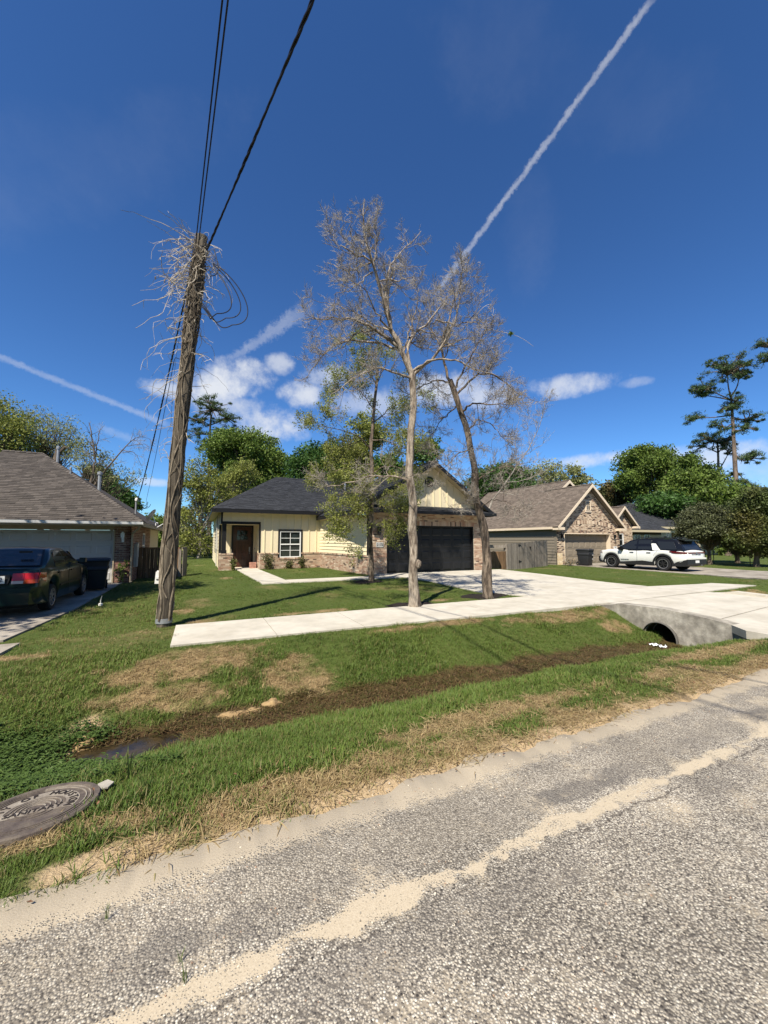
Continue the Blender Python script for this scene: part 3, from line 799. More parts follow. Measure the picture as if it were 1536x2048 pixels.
        w = b.build(name, m_frame, parent)
        b = MB()
        iw = (a1 - a0 - 2*fw)
        for i in range(1, cols): s.box(b, a0+fw+iw*i/cols-.012, a0+fw+iw*i/cols+.012, z0+fw, z1-fw, -.042, -.018)
        for j in range(1, rows):
            z = z0+fw+(z1-z0-2*fw)*j/rows
            if rail and abs(z - zm) < .06: continue
            s.box(b, a0+fw, a1-fw, z-.012, z+.012, -.042, -.019)
        if b.v: b.build('muntin', m_frame, w)
        for i, (q0, q1) in enumerate(((z0+fw, zm-.03), (zm+.03, z1-fw)) if rail else ((z0+fw, z1-fw),)):
            b = MB(); s.box(b, a0+fw, a1-fw, q0, q1, -.055, -.045); b.build('pane', MT['screen'] if i == 0 and rail else MT['glass'], w)
        if m_trim is not None:
            b = MB(); t = trim
            for q in ((a0-t, a0, z0-(0), z1+t), (a1, a1+t, z0, z1+t), (a0, a1, z1, z1+t)): s.box(b, *q, -.02, deep)
            b.build('window_trim', m_trim, parent)
        return w
    def garage_door(s, parent, a0, a1, z0, z1, m, rows=4, cols=8, inset=.16):
        b = MB(); s.box(b, a0, a1, z0, z1, -inset-.05, -inset)
        d = b.build('garage_door', m, parent)
        rh = (z1 - z0) / rows; cw = (a1 - a0) / cols
        for r in range(rows):
            for c in range(cols):
                x0, x1 = a0 + c*cw + .07, a0 + (c+1)*cw - .07; y0, y1 = z0 + r*rh + .09, z0 + (r+1)*rh - .09
                b = MB(); A = [s.P(x0, y0, -inset+.001), s.P(x1, y0, -inset+.001), s.P(x1, y1, -inset+.001), s.P(x0, y1, -inset+.001)]
                g = .035; Bq = [s.P(x0+g, y0+g, -inset+.018), s.P(x1-g, y0+g, -inset+.018), s.P(x1-g, y1-g, -inset+.018), s.P(x0+g, y1-g, -inset+.018)]
                b.add(A + Bq, [(4,5,6,7), (0,1,5,4), (1,2,6,5), (2,3,7,6), (3,0,4,7)]); b.build('panel', m, d)
        b = MB()
        for r in range(1, rows): s.box(b, a0, a1, z0+r*rh-.006, z0+r*rh+.006, -inset+.0005, -inset+.003)
        b.build('section_joint', MT['trim_black'] if m is not MT['garage_white'] else MT['grey_box'], d)
        return d
def roof_plane(items, poly, row=.14, holes=None):
    p = [Vector(q) for q in poly]; ax = (p[1] - p[0]).normalized()
    nrm = (p[1] - p[0]).cross(p[-1] - p[0]).normalized()
    if nrm.z < 0: nrm = -nrm
    upv = nrm.cross(ax).normalized()
    if upv.z < 0: upv = -upv
    q = [((v - p[0]).dot(ax), (v - p[0]).dot(upv)) for v in p]
    tmax = max(t for _, t in q); t = -.02; k = 0
    while t < tmax - .03:
        tm = min(max(t + row * .5, .001), tmax - .001); xs = []
        for i in range(len(q)):
            (s0, t0), (s1, t1) = q[i], q[(i+1) % len(q)]
            if (t0 > tm) != (t1 > tm): xs.append(s0 + (s1 - s0) * (tm - t0) / (t1 - t0))
        if len(xs) >= 2:
            a, e = min(xs), max(xs); s = a - random.uniform(0, .2)
            while s < e:
                w = random.choice((.17, .24, .3, .33)); s0, s1 = max(s, a), min(s + w, e)
                if s1 - s0 > .02:
                    items.append(frame(p[0] + ax * s0 + upv * (t + random.uniform(-.004, .004)) + nrm * .008, ax * (s1 - s0 - .004), upv * (row * 1.08), nrm * random.uniform(.012, .022)))
                s += w
        t += row; k += 1
def caps(items, a, b, w=.14):
    a, b = Vector(a), Vector(b); d = (b - a); L_ = d.length; d /= L_
    side = d.cross(Vector((0, 0, 1))).normalized(); s = 0
    while s < L_ - .05:
        for sg in (1, -1):
            lat = (side * sg - Vector((0, 0, .55))).normalized(); nr = d.cross(lat) * sg
            if nr.z < 0: nr = -nr
            items.append(frame(a + d * s + Vector((0, 0, .035)), lat * w, d * .22, nr * .02))
        s += .19
def plate(parent, name, m, poly, th):
    """a solid sheet: polygon plus thickness straight down"""
    b = MB(); b.prism(poly, (0, 0, -th)); return b.build(name, m, parent)

# ------------------------------------------------------------------ the cream house in the middle
mh = thing('cream_house', 'cream board and batten house with charcoal roof, tan brick base and black garage door', 'house', (.95, 21.2, .03))
bk = []   # its bricks
sh = []   # its shingles
ZB = -.05
# front wall, right of the porch
W1 = Wall((2.85, 21.2), (6.13, 21.2)); win = (1.03, 2.17, .66, 2.08)
W1.panel(mh, 'wall', MT['siding_wood'], .92, 3.10, [win])
W1.panel(mh, 'wall', MT['mortar'], ZB, .90, [win])
W1.bricks(bk, ZB, .84, [(win[0]-.02, win[1]+.02, .55, 3)])
W1.row(bk, 0, win[0]-.02, .845, .915, .045); W1.row(bk, win[1]+.02, W1.L, .845, .915, .045); W1.row(bk, win[0]-.04, win[1]+.04, .56, .655, .04)
W1.battens(mh, MT['siding'], .92, 3.10, .40, [(win[0]-.1, win[1]+.1, .5, 2.19)], start=.22)
W1.window(mh, *win, MT['white_trim'], MT['trim_black'], 2, 4, True, .09)
# wall above the porch
W2 = Wall((.95, 21.2), (2.85, 21.2))
W2.panel(mh, 'wall', MT['siding_wood'], 2.55, 3.10, th=.14)
W2.battens(mh, MT['siding'], 2.55, 3.10, .40, start=.1)
b = MB(); W2.box(b, -.02, 1.92, 2.42, 2.55, -.16, .035); b.build('porch_beam', MT['trim_black'], mh)
b = MB(); W2.box(b, 1.845, 1.925, .92, 2.42, -.05, .03); b.build('corner_board', MT['trim_black'], mh)
b = MB(); W2.box(b, -.025, .06, 2.55, 3.09, -.1, .03); b.build('corner_board', MT['trim_black'], mh)
b = MB(); b.box(1.0, 21.22, .92, 1.2, 21.42, 2.42); b.box(.97, 21.19, .92, 1.23, 21.45, 1.08); b.build('porch_column', MT['trim_black'], mh)
# brick pier under the column
b = MB(); b.box(.90, 21.21, ZB-.1, 1.52, 21.62, .90); b.build('wall', MT['mortar'], mh)
for w in (Wall((.88, 21.2), (1.54, 21.2)), Wall((.89, 21.62), (.89, 21.2)), Wall((1.53, 21.2), (1.53, 21.62))):
    w.bricks(bk, ZB-.1, .84); w.row(bk, 0, w.L, .845, .915, .03)
b = MB(); b.box(.88, 21.2, .915, 1.54, 21.62, .922); b.build('pier_cap', MT['mortar'], mh)
# porch recess
PW = Wall((.95, 22.8), (2.85, 22.8)); dh = (.70, 1.66, .1, 2.32)
PW.panel(mh, 'wall', MT['siding_wood'], .08, 2.42, [dh]); PW.battens(mh, MT['siding'], .08, 2.42, .4, [(dh[0]-.08, dh[1]+.08, 0, 2.4)], start=.12)
b = MB()
for q in ((dh[0]-.09, dh[0], .1, 2.32), (dh[1], dh[1]+.09, .1, 2.32), (dh[0]-.09, dh[1]+.09, 2.32, 2.41)): PW.box(b, *q, -.1, .035)
b.build('door_frame', MT['trim_black'], mh)
b = MB(); PW.box(b, dh[0], dh[1], .1, 2.32, -.09, -.05); dr_ = b.build('front_door', MT['door_wood'], mh)
for q in ((.1, .44, .2, 1.35), (.52, .86, .2, 1.35)):
    b = MB(); PW.box(b, dh[0]+q[0], dh[0]+q[1], q[2], q[3], -.0495, -.036); b.build('door_panel', MT['door_wood'], dr_)
b = MB()
for i in range(3):
    for j in range(2): PW.box(b, dh[0]+.2+i*.19, dh[0]+.37+i*.19, 1.62+j*.27, 1.86+j*.27, -.0495, -.044)
b.build('pane', MT['glass'], dr_)
b = MB(); b.tube([PW.P(dh[1]-.09, .82, 0), PW.P(dh[1]-.09, 1.22, 0)], .012, 8); PW.box(b, dh[1]-.12, dh[1]-.06, .95, 1.2, -.05, -.03)
b.tube([PW.P(dh[1]-.09, .86, -.05), PW.P(dh[1]-.09, .86, 0)], .01, 6); b.tube([PW.P(dh[1]-.09, 1.18, -.05), PW.P(dh[1]-.09, 1.18, 0)], .01, 6); b.build('handle', MT['metal'], dr_)
b = MB(); b.tube([PW.P(dh[1]+.19, 1.13, .0), PW.P(dh[1]+.19, 1.13, .02)], .02, 8); b.build('doorbell', MT['trim_black'], mh)
PR = Wall((2.85, 22.8), (2.85, 21.345))
PR.panel(mh, 'wall', MT['siding_wood'], .92, 2.42); PR.panel(mh, 'wall', MT['mortar'], ZB, .90); PR.bricks(bk, ZB, .84); PR.row(bk, 0, PR.L, .845, .915, .03)
PR.battens(mh, MT['siding'], .92, 2.42, .4)
b = MB(); b.box(.97, 21.25, -.05, 2.83, 22.8, .085); b.build('porch_floor', MT['concrete'], mh)
b = MB(); b.box(.97, 21.36, 2.425, 2.84, 22.79, 2.45); b.build('porch_ceiling', MT['siding_wood'], mh)
# left side wall
LW = Wall((.95, 33.6), (.95, 22.8)); wl = [(4.6, 5.4, .75, 2.25), (6.3, 6.9, .75, 2.25)]
LW.panel(mh, 'wall', MT['siding'], -.1, 3.10, wl, th=.12); LW.lap(mh, MT['siding'], -.1, 3.10, .19, wl)
for q in wl: LW.window(mh, *q, MT['white_trim'], MT['trim_black'], 1, 2)
LU = Wall((.95, 22.8), (.95, 21.34)); LU.panel(mh, 'wall', MT['siding'], 2.42, 3.10, th=.12); LU.lap(mh, MT['siding'], 2.44, 3.10, .19)
b = MB(); b.box(.915, 22.70, .0, .948, 22.84, 2.42); b.box(.949, 22.69, 0, 1.03, 22.797, 2.42); b.build('corner_board', MT['trim_black'], mh)
b = MB(); b.box(.83, 24.3, 1.05, .92, 24.75, 1.75); b.tube([(.87, 24.5, 1.75), (.87, 24.5, 3.0)], .03, 8); b.tube([(.87, 24.5, .1), (.87, 24.5, 1.05)], .025, 8); b.build('electric_meter', MT['grey_box'], mh)
# garage wing, side wall
GS = Wall((6.13, 21.2), (6.75, 15.75))
GS.panel(mh, 'wall', MT['siding'], .92, 2.74, th=.14); GS.panel(mh, 'wall', MT['mortar'], ZB, .90); GS.bricks(bk, ZB, .84); GS.row(bk, 0, GS.L, .845, .915, .045)
GS.lap(mh, MT['siding'], .925, 2.72, .172, a1=GS.L-.10)
b = MB(); GS.box(b, GS.L-.10, GS.L+.0, .92, 2.71, .001, .035); b.build('corner_board', MT['trim_black'], mh)
# garage front
GF = Wall((6.75, 15.75), (13.2, 15.75)); go = (.90, 5.82, .05, 2.28)
GF.panel(mh, 'wall', MT['mortar'], ZB, 3.10, [(go[0], go[1], -1, go[3])], th=.3)
GF.bricks(bk, ZB, 3.02, [(go[0], go[1], -1, go[3]+.21)]); GF.row(bk, go[0]-.02, go[1]+.02, go[3]+.002, go[3]+.205, .016, .072)
GF.garage_door(mh, go[0], go[1], .05, go[3], MT['garage_black'])
for a0, a1 in ((go[0], go[0]+.05), (go[1]-.05, go[1])):
    b = MB(); GF.box(b, a0, a1, .05, go[3], -.155, -.02); b.build('door_jamb', MT['trim_black'], mh)
b = MB(); GF.box(b, go[0]+.05, go[1]-.05, go[3]-.05, go[3], -.155, -.02); b.build('door_jamb', MT['trim_black'], mh)
b = MB(); GF.box(b, .42, .56, 1.88, 2.14, .05, .16); GF.box(b, .45, .53, 1.95, 2.2, .015, .05); GF.box(b, .40, .58, 2.14, 2.17, .04, .18); b.build('wall_lantern', MT['trim_black'], mh)
b = MB(); GF.box(b, .36, .72, 1.28, 1.50, .013, .035); plq = b.build('house_number_plaque', MT['grey_box'], mh)
# gable over the garage
AX, AZ, GSL = 10.0, 5.36, .68
gz = lambda x: AZ - .09 - (GSL if x > AX else .60) * abs(x - AX)
b = MB(); b.prism([(6.95, 15.78, 3.12), (13.05, 15.78, 3.12), (13.05, 15.78, gz(13.05)), (AX, 15.78, gz(AX)), (6.95, 15.78, gz(6.95))], (0, .12, 0)); b.build('gable_wall', MT['siding_wood'], mh)
GG = Wall((6.95, 15.78), (13.05, 15.78)); GG.battens(mh, MT['siding'], 3.12, 6, .40, lim=lambda a: gz(6.95 + a), start=.05)
b = MB(); n = 8; pts = [(AX - .03 + .27*math.cos(R(22.5+45*i)), 15.745, 4.42 + .27*math.sin(R(22.5+45*i))) for i in range(n)]; b.prism(pts, (0, .03, 0))
vt = b.build('gable_vent', MT['trim_black'], mh)
for j in range(5):
    b = MB(); z = 4.25 + j*.085; hw = math.sqrt(max(.01, .235**2 - (z-4.42)**2)); b.obox((AX-.03-hw, 15.742, z), (2*hw, 0, 0), (0, -.02, -.03), (0, .0, .012)); b.build('louvre', MT['trim_black'], vt)
for sg in (-1, 1):
    hw_ = 3.5 if sg > 0 else 4.12
    ex_ = AX + sg * hw_; ez = AZ - (GSL if sg > 0 else .60) * hw_
    # roof sheet, soffit, rake board
    poly = [(ex_, 15.3, ez), (AX, 15.3, AZ), (AX, 26.5, AZ), (ex_, 26.5, ez)]
    plate(mh, 'roof', MT['deck_dark'], poly, .06)
    b = MB(); b.prism([(ex_, 15.32, ez-.065), (AX, 15.32, AZ-.065), (AX, 15.775, AZ-.065), (ex_, 15.775, ez-.065)], (0, 0, -.02)); b.build('soffit', MT['soffit'], mh)
    b = MB(); b.prism([(ex_, 15.28, ez-.19), (ex_, 15.28, ez+.005), (AX, 15.28, AZ+.005), (AX, 15.28, AZ-.19)], (0, -.03, 0)); b.build('fascia', MT['trim_black'], mh)
    if sg < 0: roof_plane(sh, [poly[3], poly[0], poly[1], poly[2]])
    b = MB(); b.box(ex_-.015, 15.32, ez-.19, ex_+.015, 26.4, ez-.01); b.build('fascia', MT['trim_black'], mh)
caps(sh, (AX, 15.27, AZ), (AX, 26, AZ))
plate(mh, 'soffit', MT['soffit'], [(5.92, 15.5, 2.72), (6.75, 15.76, 2.72), (6.1, 21.3, 2.72), (5.92, 21.3, 2.72)], .02)
# pent roof strip above the garage door
pp = [(6.42, 15.18, 2.93), (13.58, 15.18, 2.93), (13.58, 15.77, 3.19), (6.42, 15.77, 3.19)]
plate(mh, 'pent_roof', MT['deck_dark'], pp, .05); roof_plane(sh, pp)
b = MB(); b.box(6.42, 15.15, 2.80, 13.58, 15.178, 2.945); b.build('fascia', MT['trim_black'], mh)
plate(mh, 'soffit', MT['soffit'], [(6.42, 15.18, 2.87), (13.58, 15.18, 2.87), (13.58, 15.735, 2.87), (6.42, 15.735, 2.87)], .02)
# main hip roof
E0, RZ = 3.17, 5.9
fr = [(.5, 20.75, E0), (9.6, 20.75, E0), (9.6, 27, RZ), (4.6, 27, RZ)]
plate(mh, 'roof', MT['deck_dark'], fr, .06); roof_plane(sh, fr)
plate(mh, 'roof', MT['deck_dark'], [(.5, 34, E0), (.5, 20.75, E0), (4.6, 27, RZ), (4.6, 28, RZ)], .06)
plate(mh, 'roof', MT['deck_dark'], [(.5, 34, E0), (13.6, 34, E0), (9.6, 27, RZ), (4.6, 28, RZ)], .06)
caps(sh, (.5, 20.75, E0), (4.6, 27, RZ)); caps(sh, (4.6, 27, RZ), (9.6, 27, RZ))
b = MB(); b.box(.47, 20.72, 2.98, 6.1, 20.75, 3.165); b.build('fascia', MT['trim_black'], mh)
b = MB(); b.box(.47, 20.752, 2.98, .50, 33.9, 3.165); b.build('fascia', MT['trim_black'], mh)
plate(mh, 'soffit', MT['soffit'], [(.5, 20.76, 3.115), (6.6, 20.76, 3.115), (6.6, 21.3, 3.115), (.5, 21.3, 3.115)], .02)
plate(mh, 'soffit', MT['soffit'], [(.5, 21.302, 3.115), (1.0, 21.302, 3.115), (1.0, 33.8, 3.115), (.5, 33.8, 3.115)], .02)
b = MB(); b.box(13.05, 15.76, -.05, 13.2, 33.6, 3.1); b.box(1.0, 33.5, -.05, 13.04, 33.6, 3.1); b.build('wall', MT['siding'], mh)
b = MB(); b.tube([(9.0, 25.2, 5.0), (9.0, 25.2, 5.6)], .05, 8); b.build('vent_pipe', MT['galv'], mh)
finish(bk, 'brick', 'brick', MT['brick_main'], mh)
finish(sh, 'shingle', 'shingle', MT['shingle_dark'], mh)

# ------------------------------------------------------------------ the old brick house on the left
lh = thing('brick_house', 'old brown brick house with weathered hip roof and white panelled garage door', 'house', (-2.35, 17.2, 0))
bk = []; sh = []
LF = Wall((-12.5, 17.2), (-2.35, 17.2)); pa = LF.L - .54; gd = (pa - 4.9, pa, .02, 1.96)
LF.panel(lh, 'wall', MT['mortar'], -.1, 2.16, [(gd[0]-.001, gd[1]+.001, -1, 2.17)], th=.2)
LF.bricks(bk, -.1, 2.16, a0=pa + .0); LF.bricks(bk, -.1, 2.16, a1=gd[0])
LF.panel(lh, 'frieze', MT['beige'], 1.97, 2.19, a0=gd[0], a1=gd[1], th=.18)
LF.garage_door(lh, gd[0], gd[1], .03, 1.96, MT['garage_white'], 4, 8, .12)
b = MB(); LF.box(b, pa-.0, pa+.045, -.05, 1.97, .013, .035); b.build('door_casing', MT['beige'], lh)
LR = Wall((-2.35, 17.2), (-2.35, 27.5)); wr = [(3.2, 4.0, .8, 1.9)]
LR.panel(lh, 'wall', MT['mortar'], -.1, 2.16, wr, th=.15); LR.bricks(bk, -.1, 2.16, wr, a1=6.0); LR.window(lh, *wr[0], MT['white_trim'], None, 1, 2)
b = MB(); b.box(-2.33, 17.9, .55, -2.22, 18.25, 1.45); b.box(-2.33, 18.4, .9, -2.25, 18.6, 1.5); b.build('meter_box', MT['grey_box'], lh)
b = MB(); b.box(-12.5, 27.4, -.1, -2.36, 27.5, 2.16); b.box(-12.5, 17.41, -.1, -12.4, 27.39, 2.16); b.build('wall', MT['mortar'], lh)
ev = 2.27; y0 = 16.55; x1 = -1.93
rp = [(-12.9, y0, ev), (x1, y0, ev), (-6.5, 22.0, 5.47), (-7.7, 22.0, 5.47)]
plate(lh, 'roof', MT['deck_brown'], rp, .07); roof_plane(sh, rp, .145)
plate(lh, 'roof', MT['deck_brown'], [(x1, y0, ev), (x1, 28, ev), (-6.5, 22.2, 5.47), (-6.5, 22, 5.47)], .07)
plate(lh, 'roof', MT['deck_brown'], [(-12.9, y0, ev), (-7.7, 22, 5.47), (-7.7, 22.2, 5.47), (-12.9, 28, ev)], .07)
plate(lh, 'roof', MT['deck_brown'], [(-12.9, 28, ev), (x1, 28, ev), (-6.5, 22.2, 5.47), (-7.7, 22.2, 5.47)], .07)
caps(sh, (x1, y0, ev), (-6.5, 22, 5.47)); caps(sh, (-6.5, 22, 5.47), (-7.7, 22, 5.47))
# gutter
b = MB()
g_ = [(0, 0), (0, -.09), (-.05, -.11), (-.10, -.09), (-.12, -.0), (-.105, -.0), (-.09, -.075), (-.05, -.095), (-.015, -.08), (-.015, 0)]
b.prism([(-12.9, y0 + p, ev - .01 + q) for p, q in g_], (x1 + 12.9 + .02, 0, 0)); b.build('gutter', MT['white_trim'], lh)
b = MB(); b.box(x1 - .015, y0, ev - .17, x1 + .015, 28, ev - .02); b.build('fascia', MT['beige'], lh)
b = MB(); b.box(-12.9, y0 + .002, ev - .17, x1 - .02, y0 + .03, ev - .02); b.build('fascia', MT['beige'], lh)
plate(lh, 'soffit', MT['beige'], [(-12.9, y0+.04, 2.19), (x1-.03, y0+.04, 2.19), (x1-.03, 17.25, 2.19), (-12.9, 17.25, 2.19)], .02)
plate(lh, 'soffit', MT['beige'], [(-2.4, 17.26, 2.19), (x1-.03, 17.26, 2.19), (x1-.03, 27.8, 2.19), (-2.4, 27.8, 2.19)], .02)
b = MB(); b.tube([(-1.98, y0-.03, 2.17), (-2.05, y0+.15, 2.02), (-2.28, 17.05, 1.85), (-2.30, 17.12, 1.7), (-2.30, 17.12, .08), (-2.26, 17.0, .03)], .035, 8); b.build('downspout', MT['beige'], lh)
b = MB(); q = LF.P(pa + .29, 1.62, .0)
LF.box(b, pa+.25, pa+.33, 1.52, 1.72, .013, .03); LF.box(b, pa+.235, pa+.345, 1.70, 1.86, .06, .16); LF.box(b, pa+.26, pa+.32, 1.64, 1.70, .08, .14); LF.box(b, pa+.26, pa+.32, 1.86, 1.91, .08, .14); LF.box(b, pa+.28, pa+.30, 1.66, 1.70, .03, .09)
b.build('wall_lantern', MT['white_trim'], lh)
for (vx, vy, vz, hh, rr) in ((-5.75, 21.2, 4.9, .75, .05), (-3.75, 18.9, 3.45, .85, .06), (-5.0, 20.1, 4.2, .4, .03)):
    b = MB(); b.tube([(vx, vy, vz - .5), (vx, vy, vz + hh)], rr, 8); b.lathe([(rr*1.5, 0), (rr*1.5, .1), (.001, .14)], (vx, vy, vz + hh - .06), n=10); b.lathe([(rr*2.5, -.15), (rr*1.05, .02)], (vx, vy, vz-.0), n=10); b.build('vent_pipe', MT['galv'], lh)
finish(bk, 'brick', 'brick', MT['brick_left'], lh)
finish(sh, 'shingle', 'shingle', MT['shingle_brown'], lh)

# ------------------------------------------------------------------ the blond brick house on the right
rh = thing('gabled_brick_house', 'blond brick house with steep gables, taupe roof and taupe garage door', 'house', (22, 18.7, -.1))
bk = []; sh = []; zb = -.2
RF = Wall((22.0, 18.7), (28.7, 18.7)); ro = (.72, 5.62, -.12, 2.08)
apx, apz, sl = 25.32, 5.62, .86
rz = lambda x: apz - .16 - sl * abs(x - apx)
b = MB()
RF.panel(rh, 'wall', MT['mortar_pale'], zb, 2.62, [(ro[0], ro[1], -1, ro[3])], th=.3)
b.prism([(22.0, 18.701, 2.62), (28.7, 18.701, 2.62), (apx, 18.701, rz(apx))], (0, .28, 0)); b.build('gable_wall', MT['mortar_pale'], rh)
gw = (3.02, 3.52, 3.72, 4.42)
# segmental arch of upright bricks over the garage door
arch = lambda a: 2.42 + .34 * (1 - ((a - 3.17) / 2.75)**2)
RF.bricks(bk, zb, 5.5, [(ro[0], ro[1], -1, ro[3]), (gw[0]-.05, gw[1]+.05, gw[2]-.1, gw[3]+.05)], lim=lambda z: ((0, RF.L) if z < 2.66 else (max(0, apx - (apz - .2 - z)/sl - 22), min(RF.L, apx + (apz - .2 - z)/sl - 22))))
n = 62
for i in range(n):
    a = .42 + (5.5) * i / (n - 1); bk.append(frame(RF.P(a, arch(a), -.02), RF.d * .078, RF.n * .045, Vector((0, 0, .24))))
b = MB(); RF.box(b, -.02, .46, zb - .1, .72, .0135, .05); b.build('stone_base', MT['stone'], rh)
RF.garage_door(rh, ro[0], ro[1], -.12, ro[3], MT['garage_tan'], 4, 8, .3)
b = MB(); RF.box(b, ro[0], ro[1], ro[3]-.06, ro[3], -.295, .03); RF.box(b, ro[1]-.04, ro[1], -.12, ro[3]-.062, -.295, .025); RF.box(b, ro[0], ro[0]+.04, -.12, ro[3]-.062, -.295, .025); b.build('door_casing', MT['trim_cream'], rh)
RF.window(rh, gw[0], gw[1], gw[2], gw[3], MT['trim_cream'], None, 2, 2, False, off=.06)
b = MB(); RF.box(b, gw[0]-.1, gw[1]+.1, gw[2]-.11, gw[2]-.01, -.05, .05); RF.box(b, gw[0]-.06, gw[0], gw[2], gw[3]+.06, -.04, .03); RF.box(b, gw[0], gw[1]+.06, gw[3], gw[3]+.06, -.04, .03); b.build('window_sill', MT['mortar_pale'], rh)
for a in (.38, 5.98):
    b = MB(); RF.box(b, a, a+.12, 1.75, 2.0, .04, .16); RF.box(b, a+.03, a+.09, 1.7, 2.1, .0, .04); b.build('wall_lantern', MT['trim_black'], rh)
b = MB(); RF.box(b, 5.95, 6.35, .95, 1.12, .013, .03); npl = b.build('house_number_plaque', MT['plate'], rh)
RW = Wall((22.0, 30), (22.0, 18.7)); RW.panel(rh, 'wall', MT['lap_tan'], zb, 2.62, th=.15); RW.lap(rh, MT['lap_tan'], zb, 2.60, .20, a1=RW.L - .06)
b = MB(); RW.box(b, RW.L-.16, RW.L+.02, .75, 2.6, .002, .035); b.build('corner_board', MT['lap_tan'], rh)
for sg in (-1, 1):
    ex_ = apx + sg * 3.62; ez = apz - sl * 3.62; yb = 22.6
    poly = [(ex_, 18.3, ez), (apx, 18.3, apz), (apx, yb, apz), (ex_, yb, ez)]
    plate(rh, 'roof', MT['deck_brown'], poly, .06)
    if sg < 0: roof_plane(sh, [poly[3], poly[0], poly[1], poly[2]], .16)
    b = MB(); b.prism([(ex_, 18.29, ez-.2), (ex_, 18.29, ez+.0), (apx, 18.29, apz+.0), (apx, 18.29, apz-.23)], (0, -.03, 0)); b.build('fascia', MT['trim_cream'], rh)
    b = MB(); b.prism([(ex_, 18.31, ez-.065), (apx, 18.31, apz-.065), (apx, 18.695, apz-.065), (ex_, 18.695, ez-.065)], (0, 0, -.02)); b.build('soffit', MT['lap_tan'], rh)
    b = MB(); xe = ex_ if sg < 0 else ex_ - .62; b.box(xe, 18.27, ez - .22, xe + .62, 18.75, ez - .04); b.build('eave_return', MT['trim_cream'], rh)
b = MB(); b.box(21.67, 18.76, 2.34, 21.70, 31, 2.50); b.build('fascia', MT['trim_cream'], rh)
plate(rh, 'soffit', MT['lap_tan'], [(21.7, 18.76, 2.40), (22.0, 18.76, 2.40), (22.0, 31, 2.40), (21.7, 31, 2.40)], .02)
# taller rear roof with its own small gable peak
ax2, az2, s2 = 27.1, 6.48, .76
zL = lambda x: az2 - s2 * abs(x - ax2)
left = [(21.7, 31.5, zL(21.7)), (21.7, 21.6, zL(21.7)), (ax2, 21.6, az2), (ax2, 31.5, az2)]
plate(rh, 'roof', MT['deck_brown'], left, .06); roof_plane(sh, left, .16)
plate(rh, 'roof', MT['deck_brown'], [(32.5, 21.6, zL(32.5)), (32.5, 31.5, zL(32.5)), (ax2, 31.5, az2), (ax2, 21.6, az2)], .06)
b = MB(); b.prism([(22.2, 22.0, 2.5), (32, 22.0, 2.5), (ax2, 22.0, az2 - .15)], (0, .2, 0)); b.build('gable_wall', MT['brick_right'], rh)
for sg in (-1, 1):
    e = ax2 + sg * 5.2
    b = MB(); b.prism([(e, 21.58, zL(e)-.2), (e, 21.58, zL(e)), (ax2, 21.58, az2), (ax2, 21.58, az2-.24)], (0, -.03, 0)); b.build('fascia', MT['trim_cream'], rh)
# small right-hand gable with a window
ax3, az3, s3 = 29.75, 4.22, .92
RS = Wall((28.7, 19.2), (31.1, 19.2)); ww = (.28, 1.26, .25, 2.1)
RS.panel(rh, 'wall', MT['mortar_pale'], zb, 2.6, [ww], th=.2)
b = MB(); b.prism([(28.72, 19.201, 2.6), (31.1, 19.201, 2.6), (ax3 + .15, 19.201, 4.0)], (0, .2, 0)); b.build('gable_wall', MT['mortar_pale'], rh)
RS.bricks(bk, zb, 3.9, [ww], lim=lambda z: (0, RS.L) if z < 2.7 else (max(0, ax3 - (az3 - .2 - z)/s3 - 28.7), min(RS.L, ax3 + (az3 - .2 - z)/s3 - 28.7)))
RS.window(rh, *ww, MT['white_trim'], None, 2, 4, True)
for sg in (-1, 1):
    e = ax3 + sg * 1.75; ez = az3 - s3*1.75
    poly = [(e, 18.85, ez), (ax3, 18.85, az3), (ax3, 24, az3), (e, 24, ez)]
    plate(rh, 'roof', MT['deck_brown'], poly, .06)
    if sg < 0: roof_plane(sh, [poly[3], poly[0], poly[1], poly[2]], .16)
    b = MB(); b.prism([(e, 18.84, ez-.17), (e, 18.84, ez), (ax3, 18.84, az3), (ax3, 18.84, az3-.2)], (0, -.03, 0)); b.build('fascia', MT['trim_cream'], rh)
    b = MB(); b.prism([(e, 18.86, ez-.065), (ax3, 18.86, az3-.065), (ax3, 19.19, az3-.065), (e, 19.19, ez-.065)], (0, 0, -.02)); b.build('soffit', MT['lap_tan'], rh)
b = MB(); b.box(31.0, 18.82, 2.52, 31.55, 19.3, 2.68); b.build('eave_return', MT['trim_cream'], rh)
b = MB(); b.box(31.1, 19.4, zb, 31.2, 30, 2.6); b.box(22.16, 29.9, zb, 31.09, 30, 2.6); b.build('wall', MT['mortar_pale'], rh)
caps(sh, (apx, 18.28, apz), (apx, 22.4, apz)); caps(sh, (ax2, 21.6, az2), (ax2, 31, az2)); caps(sh, (ax3, 18.85, az3), (ax3, 22, az3))
finish(bk, 'brick', 'brick', MT['brick_right'], rh, 200)
finish(sh, 'shingle', 'shingle', MT['shingle_taupe'], rh, 200)

